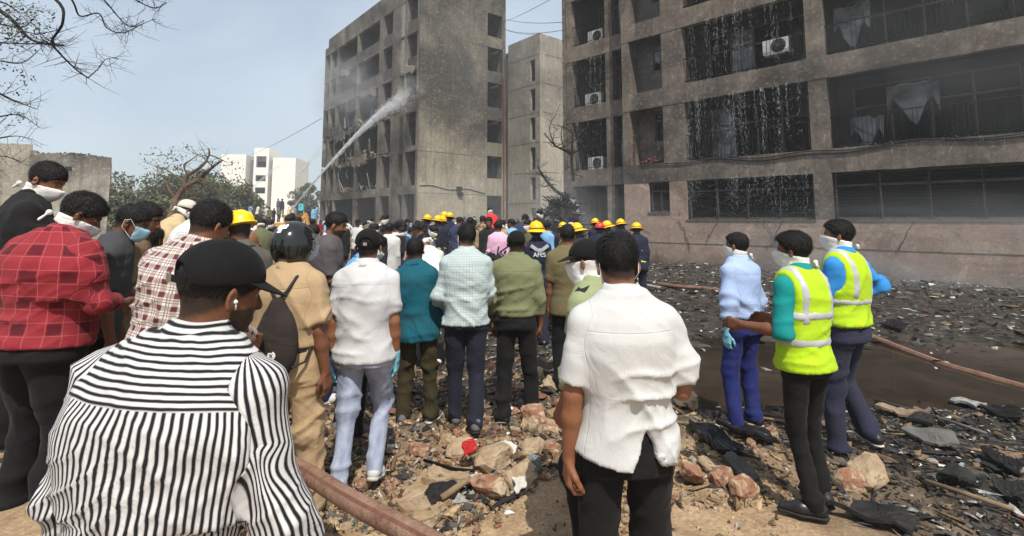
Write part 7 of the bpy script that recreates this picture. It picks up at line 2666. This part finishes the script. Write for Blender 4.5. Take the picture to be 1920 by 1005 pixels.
def branchy(px_lines, Y, mat, parent, name='branch', jitter=0.25, seed=0, twigs=3, twig_len=0.5):
    """limbs traced as polylines (px, py, radius) at distance Y, each given its own wander in depth, with side twigs"""
    rg = random.Random(seed)
    for li, line in enumerate(px_lines):
        mb_ = MB()
        dy = rg.uniform(-jitter, jitter) if li else 0
        P, rad = [], []
        for k, (px, py, r_) in enumerate(line):
            yy = Y + dy * (k / max(1, len(line) - 1)) + rg.uniform(-.06, .06) * k
            P.append(Vector(at_depth(px, py, yy)) - Vector(parent.location)); rad.append(r_)
        # smooth
        Q, rq = [], []
        for i in range(len(P) - 1):
            p0, p1, p2, p3 = P[max(i - 1, 0)], P[i], P[i + 1], P[min(i + 2, len(P) - 1)]
            for j in range(5):
                t = j / 5
                Q.append(0.5 * ((2 * p1) + (p2 - p0) * t + (2 * p0 - 5 * p1 + 4 * p2 - p3) * t * t + (3 * p1 - p0 - 3 * p2 + p3) * t ** 3)); rq.append(rad[i] * (1 - t) + rad[i + 1] * t)
        Q.append(P[-1]); rq.append(rad[-1])
        mb_.tube(Q, rq, 6)
        for _ in range(twigs * len(line)):
            i = rg.randrange(len(Q) // 3, len(Q))
            d = Vector((rg.uniform(-1, 1), rg.uniform(-.6, .6), rg.uniform(-.7, .9))).normalized()
            L = twig_len * rg.uniform(0.4, 1.2)
            a_ = Q[i]; b_ = a_ + d * L * .5 + Vector((0, 0, -.04 * L)); c_ = b_ + (d + Vector((rg.uniform(-.5, .5), 0, rg.uniform(-.3, .5)))).normalized() * L * .5
            r0 = max(0.003, rq[i] * 0.4)
            mb_.tube([a_, b_, c_], [r0, r0 * .7, r0 * .35], 4)
            for _k in range(2):
                e_ = b_ + Vector((rg.uniform(-1, 1), rg.uniform(-.5, .5), rg.uniform(-.5, .9))).normalized() * L * .35
                mb_.tube([b_, e_], [r0 * .5, r0 * .3], 3)
        mb_.build(name, mat, parent, True)


# overhanging bare twigs, upper left; the trunk stands just outside the picture
nt = empty('bare_tree', (-8.4, 6.6, 0)); tag(nt, 'bare dark tree whose twigs hang into the upper left corner', 'tree')
mb = MB(); mb.tube([(0, 0, -0.2), (0.1, 0, 1.5), (-0.1, 0, 3.2), (0.3, 0, 5.0), (0.8, 0, 6.4)], [0.20, 0.17, 0.14, 0.10, 0.06], 10); mb.build('trunk', M_BARKD, nt, True)
NT = [[(-160, -60, .05), (0, 20, .026), (60, 75, .016), (120, 85, .010), (88, 80, .008)],
      [(-40, -90, .04), (100, -5, .020), (118, 40, .016), (98, 75, .014), (105, 92, .013), (140, 128, .012), (165, 146, .009)],
      [(165, 146, .008), (185, 128, .006), (200, 110, .004), (222, 110, .003)],
      [(90, -60, .02), (135, 0, .012), (150, 30, .010), (185, 25, .009), (200, 52, .008), (230, 62, .007), (260, 48, .005), (288, 36, .003)],
      [(150, -40, .014), (195, 0, .010), (225, 35, .008), (245, 50, .006), (270, 38, .004)],
      [(200, -30, .012), (258, 2, .009), (290, 15, .008), (312, 5, .005)],
      [(-60, 70, .014), (0, 80, .010), (60, 82, .008), (105, 82, .006)],
      [(-90, 95, .02), (-10, 112, .010), (40, 118, .007), (72, 95, .004)],
      [(-120, 160, .03), (-20, 170, .014), (30, 190, .008), (70, 205, .004)], [(-120, 210, .03), (-20, 220, .012), (35, 215, .006), (75, 240, .003)], [(-120, 280, .02), (-20, 262, .010), (30, 255, .006), (62, 262, .003)],
      [(-80, 20, .02), (0, 45, .010), (45, 50, .007), (66, 30, .004)], [(-80, -10, .02), (5, 5, .010), (40, 25, .006), (60, 12, .003)], [(-90, 300, .02), (0, 292, .008), (40, 305, .004)]]
branchy(NT, 6.6, M_BARKD, nt, seed=3, twigs=4, twig_len=0.34)
LF = [at_depth(px, py, 6.6 + dy) for px, py, dy in ((15, 30, .3), (45, 40, -.2), (25, 60, .1), (60, 25, .2), (10, 75, .0), (50, 65, .3), (-10, 20, .1), (20, 150, 0), (5, 215, .1))]
leaves('crown', [Vector(p) - Vector(nt.location) for p in LF], [0.26] * len(LF), 700, 0.022, M_LEAF2, nt, 5)

# broken tree with torn limbs left of the white block
bx_, _, _ = at_depth(335, 400, 20.0)
bt = empty('broken_tree', (bx_, 20.0, 0)); tag(bt, 'leafless broken tree with torn limbs left of the white block', 'tree')
mb = MB(); x0_, _, z0_ = at_depth(330, 372, 20.0); mb.tube([(-0.7, 0, -0.2), (-0.45, 0, 1.0), (x0_ - bx_, 0, z0_)], [0.20, 0.16, 0.13], 9); mb.build('trunk', M_BARK, bt, True)
BT = [[(330, 375, .22), (345, 352, .18), (375, 335, .13), (400, 312, .10), (418, 300, .05)], [(345, 352, .14), (352, 330, .11), (380, 310, .09), (392, 290, .07), (391, 278, .03)], [(392, 290, .05), (408, 296, .045), (422, 303, .03)],
      [(352, 330, .08), (345, 310, .05), (358, 300, .04), (372, 290, .02)], [(340, 340, .07), (315, 320, .04), (290, 312, .02)], [(375, 335, .06), (400, 345, .04), (425, 360, .02)], [(330, 372, .10), (318, 358, .09), (312, 340, .05)], [(330, 380, .14), (360, 372, .10), (390, 378, .05)]]
branchy([[(a_, b_, r_ * 0.55) for a_, b_, r_ in l_] for l_ in BT], 20.0, M_BARK, bt, seed=5, twigs=2, twig_len=0.9)
BL = [at_depth(px, py, 20 + dy) for px, py, dy in ((285, 300, .4), (310, 292, 0), (330, 300, .3), (345, 288, .2), (415, 335, .2), (435, 345, 0), (430, 318, .3), (400, 350, .2))]
leaves('crown', [Vector(p) - Vector(bt.location) for p in BL], [0.55] * len(BL), 520, 0.05, M_LEAF2, bt, 7)

# scorched little tree between the pale block and the brown block
sx_, _, _ = at_depth(1066, 411, 22.0)
stt = empty('scorched_tree', (sx_, 22.0, 0)); tag(stt, 'scorched bare tree reaching out from the corner of the brown block', 'tree')
mb = MB(); mb.tube([(0.3, 0, -0.1), (0.3, 0, 1.2), (0.15, 0, 2.6)], [0.16, 0.13, 0.10], 8); mb.build('trunk', M_BARKD, stt, True)
ST = [[(1070, 366, .10), (1048, 362, .09), (1030, 345, .07), (1015, 325, .05), (1008, 312, .02)], [(1072, 290, .07), (1058, 282, .05), (1040, 272, .04), (1020, 250, .02)], [(1040, 272, .03), (1030, 240, .02), (1042, 215, .012), (1050, 195, .006)],
      [(1058, 282, .03), (1052, 250, .02), (1060, 225, .01)], [(1030, 345, .03), (1022, 350, .02), (1008, 345, .01)], [(1074, 250, .03), (1060, 240, .02), (1045, 235, .01)], [(1075, 340, .08), (1072, 300, .07), (1074, 250, .04)]]
branchy(ST, 22.0, M_BARKD, stt, seed=8, twigs=3, twig_len=0.8)

# ------------------------------------------------------------------ wires overhead
def wire(a_, b_, sag, label, r_=0.016):
    a_, b_ = Vector(a_), Vector(b_)
    mb_ = MB()
    mb_.tube([a_.lerp(b_, t / 14) - Vector((0, 0, sag * 4 * (t / 14) * (1 - t / 14))) for t in range(15)], r_, 5)
    mb_.build('overhead_wire', M_CABLE, None, True, label=label, cat='wire', group='wires between the blocks')


wire(at_depth(944, 42, 44), at_depth(1062, -18, 24), 0.1, 'thin dark wire rising steeply between the gutted block and the brown block')
wire(at_depth(944, 35, 44), at_depth(1064, 41, 24), 0.2, 'upper of the two level wires between the gutted block and the brown block')
wire(at_depth(944, 54, 44), at_depth(1064, 55, 24), 0.3, 'lower of the two level wires between the gutted block and the brown block')
wire(at_depth(946, 55, 44), at_depth(1012, 63, 51), 0.25, 'sagging wire running to the roof corner of the beige block')
wire(at_depth(470, 290, 110), at_depth(603, 222, 54), 0.3, 'faint wire slanting from the white block up to the gutted block', 0.03)

# ------------------------------------------------------------------ digger far behind, people standing round it
M_DIGY = plain('digger_yellow_paint', srgb(208, 150, 52), 0.5, 0.4, var=0.3)
dx_, _, _ = at_depth(545, 405, 44.0)
dg = empty('excavator', (dx_, 44.0, 0.2)); dg.scale = (0.62, 0.62, 0.62); tag(dg, 'dusty yellow excavator with raised boom in front of the white block', 'excavator')
mb = MB(); mb.box(-2.2, -1.2, 0.9, 1.2, 1.2, 2.0); mb.build('body', M_DIGY, dg)
mb = MB(); mb.box(-0.6, -0.9, 2.0, 0.9, 0.9, 3.1); cabin = mb.build('cab', M_DIGY, dg)
mb = MB(); mb.box(-0.45, -0.915, 2.2, 0.75, -0.902, 2.95); mb.build('window', M_GLASS, cabin)
for s_ in (-1, 1):
    mb = MB(); mb.tube([(-1.9, s_ * 1.1 - .25, 0.45), (1.4, s_ * 1.1 - .25, 0.45)], 0.01, 4); mb.box(-2.0, s_ * 1.1 - .25, 0.0, 1.5, s_ * 1.1 + .25, 0.85); mb.build('track', M_DARK, dg)
mb = MB(); mb.bar((1.1, 0, 1.8), (2.2, 0, 3.3), 0.4, 0.45); mb.bar((2.15, 0, 3.3), (2.6, 0, 1.2), 0.32, 0.36); mb.build('boom', M_DIGY, dg)
mb = MB(); mb.box(2.2, -0.5, 0.5, 3.0, 0.5, 1.2); mb.build('bucket', M_BLACKMETAL, dg)

# ------------------------------------------------------------------ water in the air
wt = Mat('white_water_spray', 0.4, 0.5); wt.color((0.82, 0.84, 0.86, 1)); wt.b.inputs['Alpha'].default_value = 0.5
M_SPRAY = wt.m
wd = Mat('falling_drops', 0.3, 0.5); wd.color((0.62, 0.64, 0.66, 1)); wd.b.inputs['Alpha'].default_value = 0.38
M_DRIP = wd.m


def drops(name, P, D, ln, w, label, cat='water'):
    """short streaks: P positions, D directions, ln lengths, w half widths"""
    n = len(P)
    rg = np.random.default_rng(n)
    a = np.cross(D, rg.normal(size=(n, 3))); a /= np.linalg.norm(a, axis=1, keepdims=True)
    b = np.cross(D, a)
    ln = ln[:, None]; w = w[:, None]
    V = np.stack([P - D * ln, P + a * w, P - a * .5 * w + b * .87 * w, P - a * .5 * w - b * .87 * w, P + D * ln * .8], 1).reshape(-1, 3)
    T = np.array([(0, 2, 1), (0, 3, 2), (0, 1, 3), (4, 1, 2), (4, 2, 3), (4, 3, 1)])
    T = (T[None] + (np.arange(n) * 5)[:, None, None]).reshape(-1, 3)
    o_ = obj(name, mesh_np(name, V, None, T, smooth=True), M_SPRAY if name == 'water_jet' else M_DRIP, None)
    tag(o_, label, cat, kind='stuff')
    return o_


def jet(A, B, sag, w0, w1, n, label, seed, spread_pow=1.3):
    rg = np.random.default_rng(seed)
    A, B = np.array(A), np.array(B)
    t = rg.random(n) ** 1.15
    P = A + (B - A) * t[:, None]
    P[:, 2] += sag * 4 * t * (1 - t)
    r_ = (w0 + (w1 - w0) * t ** spread_pow)
    off = rg.normal(size=(n, 3)); P = P + off * r_[:, None] * 0.42
    P[:, 2] -= np.abs(rg.normal(size=n)) * r_ * 0.8 * t
    D = (B - A) / np.linalg.norm(B - A) + rg.normal(0, 0.05, (n, 3)); D /= np.linalg.norm(D, axis=1, keepdims=True)
    drops('water_jet', P, D, rg.uniform(0.10, 0.40, n), rg.uniform(0.004, 0.010, n), label)


J0 = at_depth(548, 392, 27.0); J1 = at_depth(762, 172, 38.8)
jet(J0, J1, 0.55, 0.03, 0.62, 9500, 'white jet of water arching from the crowd onto the gutted block', 1, 2.1)
jet(at_depth(440, 386, 70), at_depth(527, 305, 80), 0.3, 0.06, 0.5, 1500, 'thin faint jet of water in front of the white block', 2)
jet(at_depth(560, 330, 46), at_depth(612, 262, 52), 0.1, 0.05, 0.7, 900, 'short burst of spray hitting the far edge of the gutted block', 3)
# water running and dripping off the brown block's balconies
rg_ = np.random.default_rng(12)
Pp, Ln, Ww = [], [], []
cz, sz_ = math.cos(RB.rotation_euler.z), math.sin(RB.rotation_euler.z)
for (x0, x1, za, zb, yy, n_streams, per) in ((4.7, 8.7, 6.15, 9.0, 0.10, 26, 26), (4.7, 8.7, 3.3, 6.1, 0.12, 46, 30), (4.7, 8.7, 1.8, 3.2, 0.14, 34, 16), (12.7, 14.4, 3.4, 6.1, -0.50, 12, 18), (12.7, 14.4, 6.3, 9.0, -0.50, 14, 20), (-0.4, 3.8, 6.9, 9.0, 0.10, 6, 12), (-0.4, 4.0, 3.4, 3.9, 0.05, 10, 6), (4.7, 8.7, 9.1, 12.0, 0.1, 16, 20), (8.8, 10.9, 3.3, 6.1, 0.10, 3, 12)):
    for _ in range(n_streams):
        sx0 = rg_.uniform(x0, x1); k = rg_.poisson(per)
        zz = zb - (zb - za) * rg_.random(k) ** 1.4 * rg_.uniform(0.5, 1.0)
        xx = sx0 + rg_.normal(0, 0.02, k); y_ = yy + rg_.normal(0, 0.05, k)
        Pp.append(np.stack([12.61 + xx * cz - y_ * sz_, 12.48 + xx * sz_ + y_ * cz, zz], 1)); Ln.append(rg_.uniform(0.02, 0.09, k)); Ww.append(rg_.uniform(0.0022, 0.0046, k))
    k = n_streams * 22
    xx, zz, y_ = rg_.uniform(x0, x1, k), rg_.uniform(za, zb, k), yy + rg_.normal(0, 0.15, k)
    Pp.append(np.stack([12.61 + xx * cz - y_ * sz_, 12.48 + xx * sz_ + y_ * cz, zz], 1)); Ln.append(rg_.uniform(0.012, 0.035, k)); Ww.append(rg_.uniform(0.0022, 0.0045, k))
Pp = np.concatenate(Pp); Ln = np.concatenate(Ln); Ww = np.concatenate(Ww)
Dd = np.tile(np.array((0.0, 0.0, -1.0)), (len(Pp), 1)) + rg_.normal(0, 0.06, (len(Pp), 3)); Dd /= np.linalg.norm(Dd, axis=1, keepdims=True)
drops('falling_water', Pp, Dd, Ln, Ww, 'sparkling water drops falling in front of the brown block\'s balconies')

# ------------------------------------------------------------------ haze in the air
mh = bpy.data.materials.new('thin_smoke_haze'); mh.use_nodes = True
mh.node_tree.nodes.clear()
ho = mh.node_tree.nodes.new('ShaderNodeOutputMaterial'); hv_ = mh.node_tree.nodes.new('ShaderNodeVolumePrincipled')
hv_.inputs['Color'].default_value = (0.86, 0.88, 0.90, 1)
hv_.inputs['Density'].default_value = 0.0018
hv_.inputs['Anisotropy'].default_value = 0.1
mh.node_tree.links.new(hv_.outputs['Volume'], ho.inputs['Volume'])
mb = MB(); mb.box(-70, -12, -1.5, 60, 175, 26)
mb.build('haze', mh, None, kind='stuff', label='thin pale smoke haze hanging over the whole site', cat='haze')


# ------------------------------------------------------------------ drifting smoke round the burnt blocks
def smoke(name, loc, size, rz, dens, scale, label, seed, col=(0.80, 0.82, 0.84, 1)):
    bm = bmesh.new(); bmesh.ops.create_icosphere(bm, subdivisions=3, radius=1.0)
    me_ = bpy.data.meshes.new(name); bm.to_mesh(me_); bm.free()
    mt = bpy.data.materials.new(name); mt.use_nodes = True
    nt_, lk = mt.node_tree.nodes, mt.node_tree.links; nt_.clear()
    out = nt_.new('ShaderNodeOutputMaterial'); pv = nt_.new('ShaderNodeVolumePrincipled')
    pv.inputs['Color'].default_value = col
    tc_ = nt_.new('ShaderNodeTexCoord'); no_ = nt_.new('ShaderNodeTexNoise'); no_.inputs['Scale'].default_value = scale; no_.inputs['Detail'].default_value = 4.0; no_.inputs['Roughness'].default_value = 0.6; no_.inputs['Distortion'].default_value = 0.6
    mp_ = nt_.new('ShaderNodeMapping'); mp_.inputs['Location'].default_value = (seed, seed * 2.0, 0)
    ln_ = nt_.new('ShaderNodeVectorMath'); ln_.operation = 'LENGTH'
    fo = nt_.new('ShaderNodeMapRange'); fo.interpolation_type = 'SMOOTHSTEP'; fo.inputs['From Min'].default_value = 1.0; fo.inputs['From Max'].default_value = 0.15; fo.inputs['To Max'].default_value = 1.0
    rg2 = nt_.new('ShaderNodeMapRange'); rg2.inputs['From Min'].default_value = 0.40; rg2.inputs['From Max'].default_value = 0.75
    mu = nt_.new('ShaderNodeMath'); mu.operation = 'MULTIPLY'; mu2 = nt_.new('ShaderNodeMath'); mu2.operation = 'MULTIPLY'; mu2.inputs[1].default_value = dens
    lk.new(tc_.outputs['Object'], mp_.inputs['Vector']); lk.new(mp_.outputs['Vector'], no_.inputs['Vector']); lk.new(tc_.outputs['Object'], ln_.inputs[0])
    lk.new(ln_.outputs['Value'], fo.inputs['Value']); lk.new(no_.outputs['Fac'], rg2.inputs['Value'])
    lk.new(fo.outputs['Result'], mu.inputs[0]); lk.new(rg2.outputs['Result'], mu.inputs[1]); lk.new(mu.outputs[0], mu2.inputs[0]); lk.new(mu2.outputs[0], pv.inputs['Density'])
    lk.new(pv.outputs['Volume'], out.inputs['Volume'])
    o_ = obj(name, me_, mt, None, kind='stuff', label=label, cat='smoke')
    o_.location = loc; o_.scale = size; o_.rotation_euler = (0, 0, rz)
    return o_


smoke('smoke', at_depth(648, 175, 43), (4.5, 3.5, 4.2), 0.0, 0.40, 2.2, 'blue-white smoke curling out of the upper floors of the gutted block', 1)
smoke('smoke', at_depth(860, 130, 40), (5.0, 3.0, 6.5), 0.0, 0.11, 1.8, 'grey smoke veiling the end wall of the gutted block', 4, (0.45, 0.46, 0.47, 1))
smoke('smoke', on_rb(1.5, 1.4, 0.7), (9.5, 3.0, 2.2), RB.rotation_euler.z, 0.24, 2.4, 'pale steam drifting along the foot of the brown block', 7)
smoke('smoke', on_rb(13.2, 1.8, 1.6), (2.4, 1.6, 2.2), RB.rotation_euler.z, 0.5, 2.0, 'pale steam rising by the far corner of the brown block', 9)
smoke('smoke', on_rb(0.8, 0.6, 6.0), (5.5, 1.8, 4.0), RB.rotation_euler.z, 0.12, 2.0, 'thin smoke drifting across the upper right balconies', 11)
smoke('smoke', at_depth(300, 230, 90), (45, 14, 18), 0.0, 0.016, 1.6, 'thin grey smoke cloud spread across the sky at left', 13, (0.62, 0.62, 0.63, 1))
smoke('smoke', at_depth(770, 165, 38.2), (1.5, 1.0, 1.3), 0.0, 0.9, 2.5, 'mist where the jet of water strikes the gutted block', 17, (0.92, 0.93, 0.94, 1))
smoke('smoke', at_depth(960, 400, 17.0), (7.0, 3.0, 2.2), 0.0, 0.16, 2.0, 'thin smoke hanging over the heads of the distant crowd', 21)
